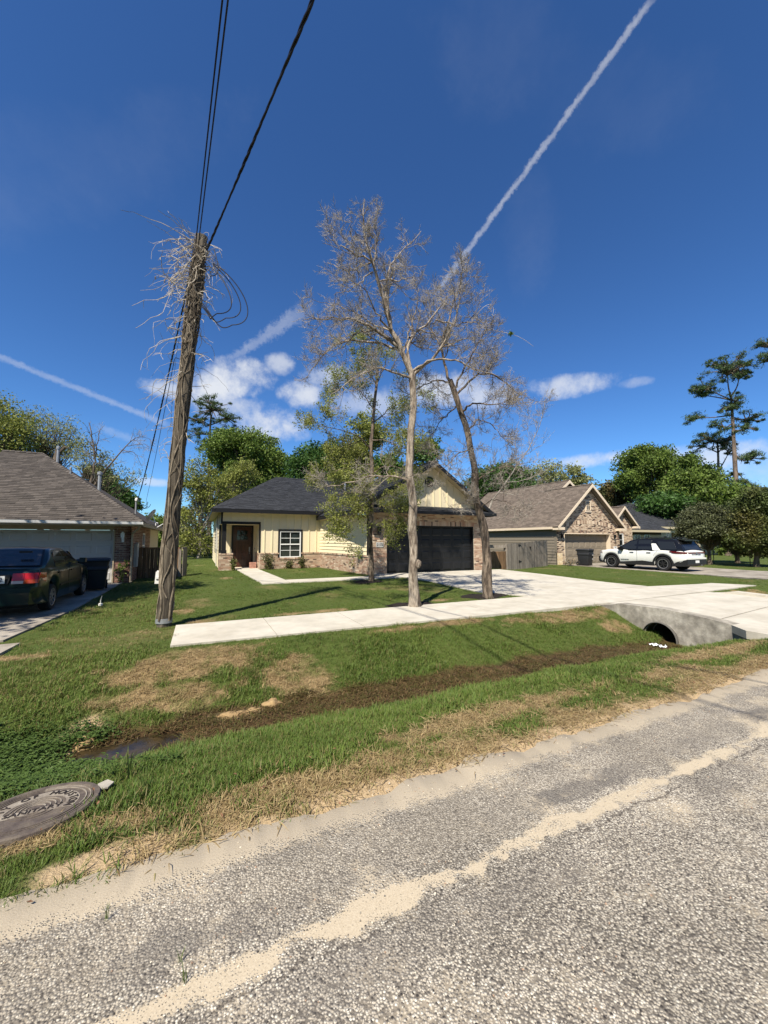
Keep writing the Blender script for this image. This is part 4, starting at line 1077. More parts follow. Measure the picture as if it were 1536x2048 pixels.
# ------------------------------------------------------------------ the dark roofed house beyond
fh_ = thing('stone_house', 'low stone house with dark grey hip roof and arched window beyond the white car', 'house', (42, 24.5, -.1))
ap1, ap2 = (49.5, 31, 6.3), (52, 31, 6.3); eL, eR, eF, eB, eZ = 40.6, 62, 23.9, 39, 3.02
sh = []
for poly in ([(eL, eF, eZ), (eR, eF, eZ), ap2, ap1], [(eL, eB, eZ), (eL, eF, eZ), ap1], [(eR, eF, eZ), (eR, eB, eZ), ap2], [(eR, eB, eZ), (eL, eB, eZ), ap1, ap2]):
    plate(fh_, 'roof', MT['deck_dark'], poly, .1)
roof_plane(sh, [(eL, eF, eZ), (eR, eF, eZ), ap2, ap1], .3); roof_plane(sh, [(eL, eB, eZ), (eL, eF, eZ), ap1], .3)
b = MB(); b.box(eL, eF - .04, eZ - .24, eR, eF - .003, eZ - .02); b.build('fascia', MT['soffit'], fh_)
plate(fh_, 'soffit', MT['deck_brown'], [(eL, eF+.01, eZ-.2), (eR, eF+.01, eZ-.2), (eR, 24.8, eZ-.2), (eL, 24.8, eZ-.2)], .03)
FW = Wall((43.6, 24.5), (62, 24.5)); aw = (2.25, 3.75, .4, 2.3)
FW.panel(fh_, 'wall', MT['mortar_pale'], -.3, 2.85, [(aw[0], aw[1], aw[2], 1.65)], th=.3)
st = []
z = -.3
while z < 2.8:
    h = random.choice((.16, .22, .28)); a = 0
    while a < 18:
        w = random.uniform(.25, .6)
        inside = aw[0] - .2 < a + w and a < aw[1] + .2 and z < 2.45
        if not inside: st.append(frame(FW.P(a, z, -.02), FW.d * (w - .015), FW.n * random.uniform(.03, .06), Vector((0, 0, h - .015))))
        a += w
    z += h
finish(st, 'brick', 'stone', MT['stone'], fh_, 0)
b = MB(); ring = []
for i in range(13):
    a0 = math.pi * i / 12; ring.append((3.0 + .75 * math.cos(a0), 1.65 + .75 * math.sin(a0)))
for i in range(12):
    (a0, q0), (a1, q1) = ring[i], ring[i+1]; f = 1.27
    o0, o1 = (3.0 + (a0-3.0)*f, 1.65 + (q0-1.65)*f), (3.0 + (a1-3.0)*f, 1.65 + (q1-1.65)*f)
    b.prism([FW.P(a0, q0, .0), FW.P(*o0, .0), FW.P(*o1, .0), FW.P(a1, q1, .0)], FW.n * .07)
FW.box(b, 2.05, 2.249, .4, 1.65, 0, .07); FW.box(b, 3.751, 3.95, .4, 1.65, 0, .07); b.build('window_arch', MT['trim_cream'], fh_)
b = MB(); b.prism([FW.P(a, q, .012) for a, q in ring] + [FW.P(2.25, .4, .012), FW.P(3.75, .4, .012)], FW.n * -.02); b.build('pane', MT['glass'], fh_)
for a in (1.5, 4.45):
    b = MB(); FW.box(b, a, a+.18, 1.5, 2.0, .07, .2); b.build('wall_lantern', MT['trim_black'], fh_)
lw = [(34.4, 21.9, 2.55), (41.4, 21.9, 2.55), (41.4, 26, 4.35), (36, 26, 4.35)]
plate(fh_, 'roof', MT['deck_dark'], lw, .1); roof_plane(sh, lw, .3)
b = MB(); b.box(34.4, 21.86, 2.33, 41.4, 21.895, 2.53); b.build('fascia', MT['soffit'], fh_)
WW = Wall((35, 22.6), (41.2, 22.6)); wq = [(1.9, 2.8, .6, 2.1), (3.4, 4.3, .6, 2.1)]
WW.panel(fh_, 'wall', MT['brick_right'], -.3, 2.5, wq)
for q in wq: WW.window(fh_, *q, MT['white_trim'], None, 2, 3)
b = MB(); b.box(41.2, 24.0, -.3, 43.59, 24.6, 2.8); b.build('wall', MT['deck_brown'], fh_)
finish(sh, 'shingle', 'shingle', MT['shingle_dark'], fh_, 0)

# ------------------------------------------------------------------ fences
def picket_fence(name, label, p0, p1, h0, h1, m, zb=lambda x, y: flat(x, y), w=.14, rails=(.3, 1.2), gate=None, group=None):
    W = Wall(p0, p1); t = thing(name, label, 'fence', (*p0, zb(*p0)), group)
    a = 0; i = 0
    while a < W.L - .03:
        ww = min(w, W.L - a); p = W.P(a, 0); h = h0 + (h1 - h0) * a / W.L + random.uniform(-.025, .02)
        b = MB(); z = zb(p.x, p.y) - .03; W.box(b, a + .004, a + ww - .006, z, z + h, -.01 + random.uniform(-.004, .004), .012)
        b.build('picket', m, t); a += w; i += 1
    for r in rails:
        b = MB(); z0, z1 = zb(*p0) + r, zb(*p1) + r
        b.add([W.P(0, z0, -.012), W.P(W.L, z1, -.012), W.P(W.L, z1, -.055), W.P(0, z0, -.055), W.P(0, z0+.09, -.012), W.P(W.L, z1+.09, -.012), W.P(W.L, z1+.09, -.055), W.P(0, z0+.09, -.055)],
              [(0,1,2,3),(4,5,6,7),(0,1,5,4),(1,2,6,5),(2,3,7,6),(3,0,4,7)]); b.build('rail', m, t)
    k = 0
    while k <= W.L:
        b = MB(); p = W.P(min(k, W.L), 0); z = zb(p.x, p.y); W.box(b, min(k, W.L)-.05, min(k, W.L)+.05, z-.1, z+h0*.96, -.16, -.056); b.build('post', m, t); k += 2.2
    return t, W
rfz = lambda x, y: -.115
t, W = picket_fence('wooden_fence', 'grey weathered picket fence and gate with black strap hinges', (15.55, 16.6), (20.6, 18.28), 1.53, 1.74, MT['fence_grey'], rfz)
for a, q in ((1.35, 1.22), (1.35, .28)):
    b = MB(); b.prism([W.P(a, q, .014), W.P(a, q+.14, .014), W.P(a+.03, q+.14, .014), W.P(a+.33, q+.075, .014), W.P(a+.33, q+.055, .014), W.P(a+.03, q, .014)], W.n * .012); b.build('hinge', MT['trim_black'], t)
b = MB(); W.box(b, 2.75, 2.95, 1.15, 1.2, .014, .03); W.box(b, 2.85, 2.9, 1.02, 1.2, .014, .05); b.build('latch', MT['trim_black'], t)
t, W = picket_fence('wooden_fence', 'short brown picket panel under a top board beside the black garage', (13.9, 16.75), (15.5, 16.62), 1.02, 1.02, MT['fence_brown'], lambda x, y: -.02, rails=(.12, .85))
b = MB(); W.box(b, -.02, W.L + .02, 1.16, 1.32, -.03, .025); b.build('top_board', MT['fence_grey'], t)
b = MB(); W.box(b, W.L-.01, W.L+.1, -.1, 1.42, -.06, .02); b.build('post', MT['fence_grey'], t)
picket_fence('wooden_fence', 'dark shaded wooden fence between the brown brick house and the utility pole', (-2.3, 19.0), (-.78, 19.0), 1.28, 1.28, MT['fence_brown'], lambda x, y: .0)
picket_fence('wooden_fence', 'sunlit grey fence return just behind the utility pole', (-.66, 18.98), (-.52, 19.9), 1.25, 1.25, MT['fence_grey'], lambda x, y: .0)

# ------------------------------------------------------------------ lettering
def text_mb(s, size, depth=.004):
    cu = bpy.data.curves.new('t', 'FONT'); cu.body = s; cu.size = size; cu.extrude = depth; cu.align_x = 'CENTER'; cu.align_y = 'CENTER'; cu.resolution_u = 3
    ob = bpy.data.objects.new('t', cu); C.objects.link(ob); bpy.context.view_layer.update()
    me = bpy.data.meshes.new_from_object(ob.evaluated_get(bpy.context.evaluated_depsgraph_get()))
    v = [tuple(q.co) for q in me.vertices]; f = [tuple(p.vertices) for p in me.polygons]
    bpy.data.objects.remove(ob); bpy.data.curves.remove(cu); bpy.data.meshes.remove(me)
    return v, f
def put_text(b, s, size, o, ax, ay, depth=.004, bold=0):
    v, f = text_mb(s, size, depth); o, ax, ay = Vector(o), Vector(ax).normalized(), Vector(ay).normalized(); az = ax.cross(ay)
    b.add([o + ax*x + ay*y + az*z for x, y, z in v], f); return b
b = MB(); put_text(b, '2132', .15, GF.P(.54, 1.39, .037), GF.d, (0, 0, 1), .003); b.build('digits', MT['ink'], plq)
b = MB(); put_text(b, '7810', .11, RF.P(6.15, 1.035, .033), RF.d, (0, 0, 1), .002); b.build('digits', MT['ink'], npl)

# ------------------------------------------------------------------ utility pole
P0 = Vector((-.56, 8.33, -.12)); PT = at_y(404, 474, 8.25)
pole = thing('utility_pole', 'leaning weathered wooden utility pole wrapped in dead vines beside the sidewalk', 'utility pole', P0)
def pole_at(t): return P0.lerp(PT, t) + Vector((-.05 * math.sin(math.pi * t), 0, 0))
def pole_r(t): return .126 - .022 * t
K, n = 90, 28
V = []; 
for i in range(K):
    t = i / (K - 1); c = pole_at(t)
    for j in range(n):
        a = 2*math.pi*j/n
        nz_ = mnoise.noise(Vector((math.cos(a)*2.2, math.sin(a)*2.2, t*5))) * .010 + mnoise.noise(Vector((math.cos(a)*7, math.sin(a)*7, t*7))) * .010
        r = pole_r(t) + nz_
        V.append((c.x + r*math.cos(a), c.y + r*math.sin(a), c.z))
F = [(i*n+j, i*n+(j+1) % n, (i+1)*n+(j+1) % n, (i+1)*n+j) for i in range(K-1) for j in range(n)]
b = MB(); b.add(V, F + [tuple(range((K-1)*n, K*n))]); b.build('shaft', MT['pole_wood'], pole, smooth=True)
b = MB(); b.lathe([(.142, .19), (.141, .26)], P0, n=28); b.f = b.f[:-2]; b.lathe([(.138, .262), (.136, .275)], P0, n=28); b.f = b.f[:-2]; b.build('metal_band', MT['galv'], pole, smooth=True)
q = at_d(316, 1155, 7.2); b = MB(); b.obox(q + Vector((-.05, -.04, -.11)), (.10, -.02, 0), (.02, .09, 0), (.015, 0, .22)); b.obox(q + Vector((-.02, -.02, .1)), (.12, 0, 0), (0, .03, 0), (0, 0, .03)); b.obox(q + Vector((-.035, -.065, -.02)), (.05, -.01, 0), (.004, .02, 0), (0, 0, .04)); b.build('junction_box', MT['white_cap'], pole)
for tz in (.965, .90):
    c = pole_at(tz); b = MB(); b.tube([c + RIGHT*.05 - FWD*.1, c + RIGHT*.19 - FWD*.12], .012, 6); b.lathe([(.0, -.03), (.03, -.03), (.035, 0), (.02, .03), (0, .035)], c + RIGHT*.2 - FWD*.12, n=10); b.build('insulator', MT['rubber'], pole)

# dead vine
vine = thing('dead_vine', 'tangle of dead bleached vine bursting from the top of the utility pole', 'vine', P0)
b = MB(); side = Vector((math.cos(YAW), math.sin(YAW), 0))
for i in range(64):
    t0 = random.choice((0.1, .15, .25, .4, .55, .6, .65, .7)) + random.uniform(-.08, .08); t1 = min(1.0, t0 + random.uniform(.1, .45))
    if i > 36: t0, t1 = random.uniform(.58, .85), random.uniform(.88, 1.0)
    if i < 9: t0, t1 = .03, random.uniform(.6, 1.0)
    a = random.uniform(0, 6.28); da = random.uniform(-4.2, 4.2); ph = random.uniform(0, 6); pts = []; N_ = 24
    for k in range(N_):
        u = k / (N_-1); t = t0 + (t1 - t0) * u; aa = a + da * u + .6 * math.sin(u * 9 + ph) + .35 * math.sin(u * 23 + ph)
        c = pole_at(t); r = pole_r(t) + .006 + random.uniform(0, .012) * (3 if t > .72 else 1)
        pts.append(c + Vector((r*math.cos(aa), r*math.sin(aa), 0)))
    w = random.uniform(.005, .013) if i >= 9 else random.uniform(.012, .02)
    b.tube(pts, [w*(1-.5*k/(N_-1)) for k in range(N_)], 5)
tag(b.build('stem', MT['vine'], vine, smooth=True), kind='stuff')
b = MB(); pods = []
for i in range(210):
    t = random.choice((random.uniform(.88, 1.0), random.uniform(.84, 1), random.uniform(.84, 1), random.uniform(.66, .95), random.uniform(.4, .85)))
    left = random.random() < (.74 if t > .55 else .85)
    az_ = random.gauss(math.pi if left else 0, .75)
    out = (RIGHT * math.cos(az_) + side * math.sin(az_)).normalized()
    c = pole_at(t); p = c + out * pole_r(t); L_ = random.uniform(.2, .6) * (.8 if t < .6 else 1.3) * (1.7 if left and t > .55 and random.random() < .35 else 1)
    if not left: L_ *= .62
    d = (out + Vector((0, 0, random.uniform(-.2, .9)))).normalized(); pts = [p]; N_ = 9
    g_ = random.uniform(.04, .20)
    for k in range(N_):
        d = (d + Vector((random.uniform(-.5, .5), random.uniform(-.5, .5), random.uniform(-.45, .34) - g_))).normalized(); p = p + d * (L_ / N_ * 1.25); pts.append(p)
    w = random.uniform(.0038, .0085); b.tube(pts, [w * (1 - .55 * k / N_) for k in range(N_+1)], 4, False)
    for q_ in range(random.choice((0, 1, 2, 2))):
        k0 = random.randint(2, N_-1); pp = pts[k0]; dd = Vector((random.uniform(-1, 1), random.uniform(-1, 1), random.uniform(-.8, .6))).normalized(); sub = [pp]
        for k in range(4): dd = (dd + Vector((random.uniform(-.3, .3), random.uniform(-.3, .3), -.1))).normalized(); pp = pp + dd * random.uniform(.02, .07); sub.append(pp)
        b.tube(sub, [w*.7, w*.65, w*.6, w*.5, w*.35], 3, False)
    if left and len(pods) < 16 and random.random() < .3: pods.append(pts[-1])
tag(b.build('tendril', MT['twig_white'], vine), kind='stuff')
for q in pods[:12]:
    b = MB(); dn = Vector((random.uniform(-.35, .35), random.uniform(-.3, .3), -1)).normalized(); l = random.uniform(.06, .12)
    b.tube([q, q + dn*l*.25, q + dn*l*.6 + Vector((.008, 0, 0)), q + dn*l], [.002, .012, .011, .001], 6); b.build('seed_pod', MT['pod'], vine)

# ------------------------------------------------------------------ cables
def sag(a, b_, s, n=24):
    a, b_ = Vector(a), Vector(b_); return [a.lerp(b_, i/n) - Vector((0, 0, s * 4 * (i/n) * (1 - i/n))) for i in range(n+1)]
def cable(name, label, pts, r, group=None, n=6):
    b = MB(); b.tube(pts, r, n); o = b.build(name, MT['cable'], loc=pts[0], smooth=True); tag(o, label, 'cable', group); return o
def twisted(name, label, pts, r, pitch):
    b = MB(); P_ = []
    for i in range(len(pts) - 1):
        L_ = (pts[i+1] - pts[i]).length; m_ = max(1, int(L_ / (pitch / 6)))
        for k in range(m_): P_.append(pts[i].lerp(pts[i+1], k / m_))
    P_.append(pts[-1])
    for s_ in range(3):
        q = []; dist = 0
        for i, p in enumerate(P_):
            if i: dist += (P_[i] - P_[i-1]).length
            tng = (P_[min(i+1, len(P_)-1)] - P_[max(i-1, 0)]).normalized(); u = tng.cross(Vector((0, 0, 1))).normalized(); v = tng.cross(u)
            a = 2*math.pi*(dist/pitch + s_/3); q.append(p + (u*math.cos(a) + v*math.sin(a)) * r * (.8 + .35 * math.sin(dist * 3.1)))
        b.tube(q, r * .95, 5)
    o = b.build(name, MT['cable'], loc=pts[0], smooth=True); tag(o, label, 'cable'); return o
pt = pole_at(.985)
A = pole_at(.965) + RIGHT*.0 - FWD*.16; Bq = at_z(452, -20, 7.15); far = Bq + (Bq - A) * 7.5; far.z = 8.1
for dx, lab in ((0, 'left one of the two thin black overhead wires above the utility pole'), (.055, 'right one of the two thin black overhead wires above the utility pole')):
    cable('overhead_wire', lab, sag(A + RIGHT*(dx - .02), far + RIGHT*dx*1.6, .62, 40), .010, 'overhead wires')
A = pole_at(.955) + RIGHT*.20 - FWD*.12; Bq = at_z(626, -15, 7.1); far = Bq + (Bq - A) * 6.5; far.z = 9.4
twisted('service_cable', 'thick twisted black cable rising from the pole top to the upper right', sag(A, far, 1.35, 40), .0115, .75)
m1 = at_y(275, 1001, 20.0)
twisted('service_cable', 'twisted black service cable from the pole down to the brick house mast', sag(pole_at(.93) - RIGHT*.13, m1, .35, 24), .011, .5)
cable('drop_wire', 'thin black wire from the pole to the corner of the brick house', [pole_at(.67) - RIGHT*.14, pole_at(.675) - RIGHT*.24, *sag(pole_at(.67) - RIGHT*.26, at_y(292, 1003, 20.6), .12, 16)], .006)
cable('drop_wire', 'thin grey wire hugging the left side of the pole', [pole_at(.80) - RIGHT*.15, pole_at(.7) - RIGHT*.23, pole_at(.6) - RIGHT*.23, pole_at(.5) - RIGHT*.19], .003)
def bez(a, b_, c, d, n=22):
    return [a*(1-t)**3 + b_*3*t*(1-t)**2 + c*3*t*t*(1-t) + d*t**3 for t in [i/n for i in range(n+1)]]
lp = thing('cable_coil', 'three hanging loops of black cable on the right side of the pole', 'cable', pole_at(.8))
for (x1, y1, x2, y2) in (((505, 655), (480, 700), 0, 0), ((498, 640), (470, 690), 0, 0), ((482, 640), (455, 672), 0, 0))and [(548, 660, 500, 708), (532, 650, 488, 694), (512, 640, 470, 685)]:
    dd = 7.0 + random.uniform(-.05, .1)
    pts = bez(at_d(424, 530, dd), at_d(x1 - 55, 560, dd), at_d(x1 - 14, y1 + 10, dd), at_d(x2 - 44, y2 - 56, dd)) ; pts = bez(at_d(426, 520 + random.uniform(-10, 20), dd), at_d(x1 - 60, 565, dd), at_d(x1 - 22, y1 - 10, dd), at_d(x2 - 36, y2 - 58, dd)) + bez(at_d(x2 - 36, y2 - 58, dd), at_d(x2 - 62, y2 - 42, dd), at_d(434, 645, dd), at_d(404, 612 + random.uniform(-8, 4), dd))[1:]
    b = MB(); b.tube(pts, .009, 6); b.build('loop', MT['cable'], lp, smooth=True)
pts = bez(at_d(428, 498, 7), at_d(440, 540, 7), at_d(440, 552, 7), at_d(420, 552, 7)); b = MB(); b.tube(pts, .008, 6); b.build('loop', MT['cable'], lp, smooth=True)

# mast, cable knot and dish on the brick house
ms = thing('service_mast', 'grey service mast with capped weatherhead on the roof edge of the brick house', 'mast', (-2.62, 20.1, 2.5))
b = MB(); b.tube([(-2.62, 20.1, 2.3), (-2.62, 20.1, 3.36)], .035, 10); b.build('pipe', MT['galv'], ms, smooth=True)
b = MB(); b.lathe([(.001, .14), (.05, .12), (.075, .05), (.06, -.02), (.03, -.03)], (-2.60, 20.08, 3.34), n=14); b.build('weatherhead', MT['white_cap'], ms, smooth=True)
hk = thing('cable_knot', 'knotted black cable loops hanging beside the service mast', 'cable', at_y(290, 1012, 20.2))
for pts_ in (((275, 1000), (282, 1018), (292, 1024), (296, 1004)), ((275, 1004), (280, 1024), (300, 1018), (301, 1008)), ((274, 1008), (276, 1016), (290, 1020), (296, 1012)), ((278, 998), (284, 1016), (293, 1016), (294, 1003))):
    q = [at_y(px, py, 20.2) for px, py in pts_]; b = MB(); b.tube(bez(*q), .011, 5); b.build('loop', MT['cable'], hk, smooth=True)
ds = thing('satellite_dish', 'grey satellite dish on a white bracket at the roof edge of the brick house', 'satellite dish', (-1.98, 21.5, 2.35))
c = at_y(302, 1030, 21.5); ax_ = (RIGHT * .93 + FWD * .10 + Vector((0, 0, .50))).normalized(); ax_ = Vector((.75, -.25, -.0)).normalized() * .80 + Vector((0, 0, -.52)); ax_ = ax_.normalized()
u = ax_.cross(Vector((0, 0, 1))).normalized(); v = ax_.cross(u); vs_ = [c + ax_ * .08]; n = 24
for rr, hh in ((.5, .05), (1, 0)):
    for j in range(n): a = 2*math.pi*j/n; vs_.append(c + u*.26*rr*math.cos(a) + v*.33*rr*math.sin(a) - ax_*(.0 if rr == 1 else -hh))
b = MB(); b.add(vs_, [(0, 1+j, 1+(j+1) % n) for j in range(n)] + [(1+j, 1+n+j, 1+n+(j+1) % n, 1+(j+1) % n) for j in range(n)]); b.build('reflector', MT['grey_box'], ds, smooth=True)
b = MB(); q0 = Vector((-1.96, 21.5, 2.16)); b.tube([q0, q0 + Vector((.0, 0, .25)), c + ax_*.07], .022, 6); b.tube([q0 + Vector((-.3, 0, .12)), q0 + Vector((-.3, 0, .34))], .03, 6); b.tube([q0, q0 + Vector((.3, .1, .22))], .018, 6); b.tube([q0 + Vector((-.25, 0, .38)), q0 + Vector((.1, 0, .25))], .018, 6); b.build('bracket', MT['white_trim'], ds)

# ------------------------------------------------------------------ cars
def shell(us, top, bot, hw, arches, ox, oy, oz, crown=.06, prof=((0, .90), (.12, .955), (.35, .995), (.55, 1.0), (.78, .985), (.93, .962), (1.0, .93)), toprow=(.80, .55, .28, 0)):
    cols = []
    for u in us:
        t_, b0, w = top(u), bot(u), hw(u)
        for uc, zc, r in arches:
            if abs(u - uc) < r: b0 = max(b0, zc + math.sqrt(r*r - (u-uc)**2))
        side = [(w * p, b0 + (t_ - b0) * s) for s, p in prof]
        for q in toprow: side.append((w * .93 * q / .93 if False else w * q, t_ + crown * (1 - q**2 / .8)))
        full = [(-x, z) for x, z in side] + [(x, z) for x, z in side[-2::-1]]
        cols.append([(ox + x, oy + u, oz + z) for x, z in full])
    m_ = len(cols[0]); b = MB(); v = [p for c_ in cols for p in c_]
    f = [(i*m_+j, i*m_+j+1, (i+1)*m_+j+1, (i+1)*m_+j) for i in range(len(us)-1) for j in range(m_-1)]
    f += [tuple(range(m_))[::-1], tuple(range((len(us)-1)*m_, len(us)*m_))]
    return b.add(v, f)
def curve(pts):
    xs = [p[0] for p in pts]; ys = [p[1] for p in pts]; return lambda u: float(np.interp(u, xs, ys))
def wheel(parent, x, y, z, r, w, sgn, style, m_rim, group=None):
    b = MB(); s = sgn
    b.lathe([(r*.66, -w/2), (r*.93, -w/2), (r*.985, -w*.38), (r, -w*.2), (r, w*.2), (r*.985, w*.38), (r*.93, w/2), (r*.66, w/2)], (x, y, z), 'X', 36)
    b.f = b.f[:-2]; wh = b.build('wheel', MT['rubber'], parent, smooth=True)
    o = x + s*w/2; b = MB()
    b.lathe([(r*.67, 0 if s < 0 else 0), (r*.64, -.012*s), (r*.60, -.02*s), (r*.58, -.07*s), (.0001, -.08*s)], (o + s*.004, y, z), 'X', 36); b.f = b.f[:-1]; b.build('rim_well', MT['rim_black'], wh, smooth=True)
    b = MB(); b.lathe([(r*.675, -.004*s), (r*.67, .004*s), (r*.605, .0), (r*.60, -.015*s)], (o, y, z), 'X', 36); b.f = b.f[:-2] if len(b.f) > 2 else b.f; b.build('rim', MT['alloy'], wh, smooth=True)
    b = MB(); nsp = style
    for i in range(nsp):
        a = 2*math.pi*i/nsp + .3; dr = Vector((0, math.cos(a), math.sin(a))); tr = Vector((0, -math.sin(a), math.cos(a)))
        b.prism([Vector((o - s*.012, y, z)) + dr*r*.08 - tr*r*.07, Vector((o - s*.012, y, z)) + dr*r*.62 - tr*r*.085, Vector((o - s*.012, y, z)) + dr*r*.62 + tr*r*.085, Vector((o - s*.012, y, z)) + dr*r*.08 + tr*r*.07], Vector((-s*.03, 0, 0)))
    b.lathe([(r*.13, -.03*s), (r*.13, -.002*s), (.0001, .002*s)], (o, y, z), 'X', 16); b.build('spoke', m_rim, wh)
    return wh
def side_panel(parent, name, m, pts, fn, off, ox, oy, oz, sides=(-1, 1), th=.006):
    for s in sides:
        b = MB(); P_ = [Vector((ox + s*(fn(u, z) + off), oy + u, oz + z)) for u, z in pts]
        b.prism(P_, Vector((-s*th, 0, 0))); b.build(name, m, parent)

# --- white SUV
SX, SY, SZ = 23.66, 11.32, -.075
suv = thing('suv', 'white sport utility vehicle with black roof parked on the tan driveway', 'car', (SX, SY, SZ))
top = curve([(0, .98), (.06, 1.06), (.2, 1.12), (1.5, 1.135), (3.5, 1.14), (3.8, 1.13), (4.3, 1.09), (4.65, 1.04), (4.82, .97), (4.92, .85), (4.98, .62), (5.0, .50)])
bot = curve([(0, .52), (.25, .34), (.5, .32), (4.6, .30), (4.85, .34), (5.0, .42)])
hw = curve([(0, .80), (.04, .88), (.15, .945), (.4, .985), (2, .99), (4.2, .985), (4.6, .94), (4.8, .86), (4.93, .74), (5.0, .66)])
ar = [(1.12, .385, .455), (4.02, .385, .455)]
us = sorted(set([0, .02, .05, .1, .18, .3, .45, .6] + list(np.linspace(.66, 1.58, 25)) + list(np.linspace(1.7, 3.5, 10)) + list(np.linspace(3.56, 4.48, 25)) + [4.55, 4.65, 4.75, 4.83, 4.9, 4.95, 4.98, 5.0]))
shell(us, top, bot, hw, ar, SX, SY, SZ, .05).build('body', MT['suv_white'], suv, smooth=True)
b = MB(); b.box(SX-.72, SY+.3, SZ+.26, SX+.72, SY+4.7, SZ+.98); b.build('underbody', MT['rubber'], suv)
zr = curve([(.10, 1.06), (.16, 1.16), (.30, 1.44), (.46, 1.66), (.6, 1.70), (1.4, 1.745), (2.2, 1.75), (2.75, 1.70), (2.95, 1.63), (3.35, 1.40), (3.75, 1.13)])
def ghw(u, z): 
    k_ = min(max((z - 1.10) / .64, 0), 1); return .955 - .20 * k_**1.25
def greenhouse(us, zr, hwf, ox, oy, oz, zb, endw):
    cols = []
    for u in us:
        zt_ = zr(u); col = []
        for s in (0, .25, .5, .75, .92, 1): z = zb + (zt_ - zb) * s; col.append((hwf(u, z) * (1 - .03 * (s > .95)) * endw(u), z))
        wl = col[-1][0]
        for q in (.85, .6, .3, 0): col.append((wl * q, zt_ + .03 * (1 - q*q) * min(1, (zt_ - zb) / .3)))
        full = [(-x, z) for x, z in col] + col[-2::-1]; cols.append([(ox + x, oy + u, oz + z) for x, z in full])
    m_ = len(cols[0]); b = MB()
    b.add([p for c_ in cols for p in c_], [(i*m_+j, i*m_+j+1, (i+1)*m_+j+1, (i+1)*m_+j) for i in range(len(us)-1) for j in range(m_-1)] + [tuple(range(m_))[::-1], tuple(range((len(us)-1)*m_, len(us)*m_))])
    return b
greenhouse([.10, .16, .23, .3, .38, .46, .6, 1, 1.4, 1.8, 2.2, 2.5, 2.75, 2.95, 3.15, 3.35, 3.55, 3.75], zr, ghw, SX, SY, SZ, 1.06, curve([(.1, .93), (.5, 1), (3, 1), (3.75, .93)])).build('roof', MT['suv_black'], suv, smooth=True)
fn = lambda u, z: ghw(u, z)
side_panel(suv, 'window', MT['car_glass'], [(2.52, 1.15), (3.56, 1.15), (3.18, 1.42), (2.88, 1.60), (2.52, 1.655)], fn, .008, SX, SY, SZ)
side_panel(suv, 'window', MT['car_glass'], [(1.62, 1.15), (2.43, 1.15), (2.43, 1.66), (1.74, 1.665)], fn, .008, SX, SY, SZ)
side_panel(suv, 'window', MT['car_glass'], [(.42, 1.17), (1.22, 1.17), (1.44, 1.60), (.62, 1.58)], fn, .008, SX, SY, SZ)
side_panel(suv, 'rear_pillar', MT['suv_white'], [(1.22, 1.11), (1.62, 1.11), (1.72, 1.46), (1.70, 1.49), (1.50, 1.48)], fn, .016, SX, SY, SZ, th=.02)
b = MB(); b.prism([(SX-.72, SY+.155, SZ+1.17), (SX+.72, SY+.155, SZ+1.17), (SX+.62, SY+.395, SZ+1.58), (SX-.62, SY+.395, SZ+1.58)], (0, -.012, .004)); b.build('rear_window', MT['car_glass'], suv)
b = MB(); b.prism([(SX-.68, SY+.16, SZ+1.625), (SX+.68, SY+.16, SZ+1.625), (SX+.66, SY+.55, SZ+1.70), (SX-.66, SY+.55, SZ+1.70)], (0, 0, .035)); b.build('spoiler', MT['suv_black'], suv)
b = MB(); b.prism([(SX-.78, SY+3.72, SZ+1.17), (SX+.78, SY+3.72, SZ+1.17), (SX+.66, SY+2.98, SZ+1.64), (SX-.66, SY+2.98, SZ+1.64)], (0, .012, .012)); b.build('windshield', MT['car_glass'], suv)
for s in (-1, 1):
    b = MB(); b.tube([(SX+s*.66, SY+.75, SZ+1.735), (SX+s*.66, SY+.85, SZ+1.80), (SX+s*.66, SY+2.5, SZ+1.80), (SX+s*.66, SY+2.62, SZ+1.735)], .022, 8)
    for u in (1.2, 2.0): b.box(SX+s*.66-.02, SY+u, SZ+1.72, SX+s*.66+.02, SY+u+.1, SZ+1.79)
    b.build('roof_rail', MT['plastic'], suv)
for u in (1.0, 1.7): b = MB(); b.box(SX-.66, SY+u, SZ+1.795, SX+.66, SY+u+.06, SZ+1.82); b.build('roof_bar', MT['plastic'], suv)
for uc, zc, r in ar:
    for s in (-1, 1):
        b = MB(); n = 22; v = []
        for i in range(n+1):
            a = math.radians(-12 + 204*i/n)
            for rr, o in ((r-.012, .0), (r-.012, .034), (r+.075, .034), (r+.085, .0)):
                uu = uc + rr*math.cos(a); zz = max(.24, zc + rr*math.sin(a)); v.append((SX + s*(hw(min(max(uu, .1), 4.75))*.975 + o), SY+uu, SZ+zz))
        f = [(i*4+j, i*4+(j+1) % 4, (i+1)*4+(j+1) % 4, (i+1)*4+j) for i in range(n) for j in range(4)]
        b.add(v, f + [(0,1,2,3), (n*4, n*4+1, n*4+2, n*4+3)]); b.build('wheel_arch', MT['plastic'], suv, smooth=True)
        wheel(suv, SX + s*.86, SY+uc, SZ+.385, .385, .24, s, 6, MT['rim_black'])
sfn = lambda u, z: hw(u)
side_panel(suv, 'rocker', MT['plastic'], [(1.58, .26), (3.55, .26), (3.50, .40), (3.1, .43), (2.2, .52), (1.62, .46)], lambda u, z: .955, .028, SX, SY, SZ, th=.06)
side_panel(suv, 'door_seam', MT['trim_black'], [(2.475, .47), (2.485, .47), (2.485, 1.12), (2.475, 1.12)], sfn, .002, SX, SY, SZ)
side_panel(suv, 'door_seam', MT['trim_black'], [(3.52, .50), (3.53, .50), (3.60, 1.10), (3.59, 1.10)], sfn, .002, SX, SY, SZ)
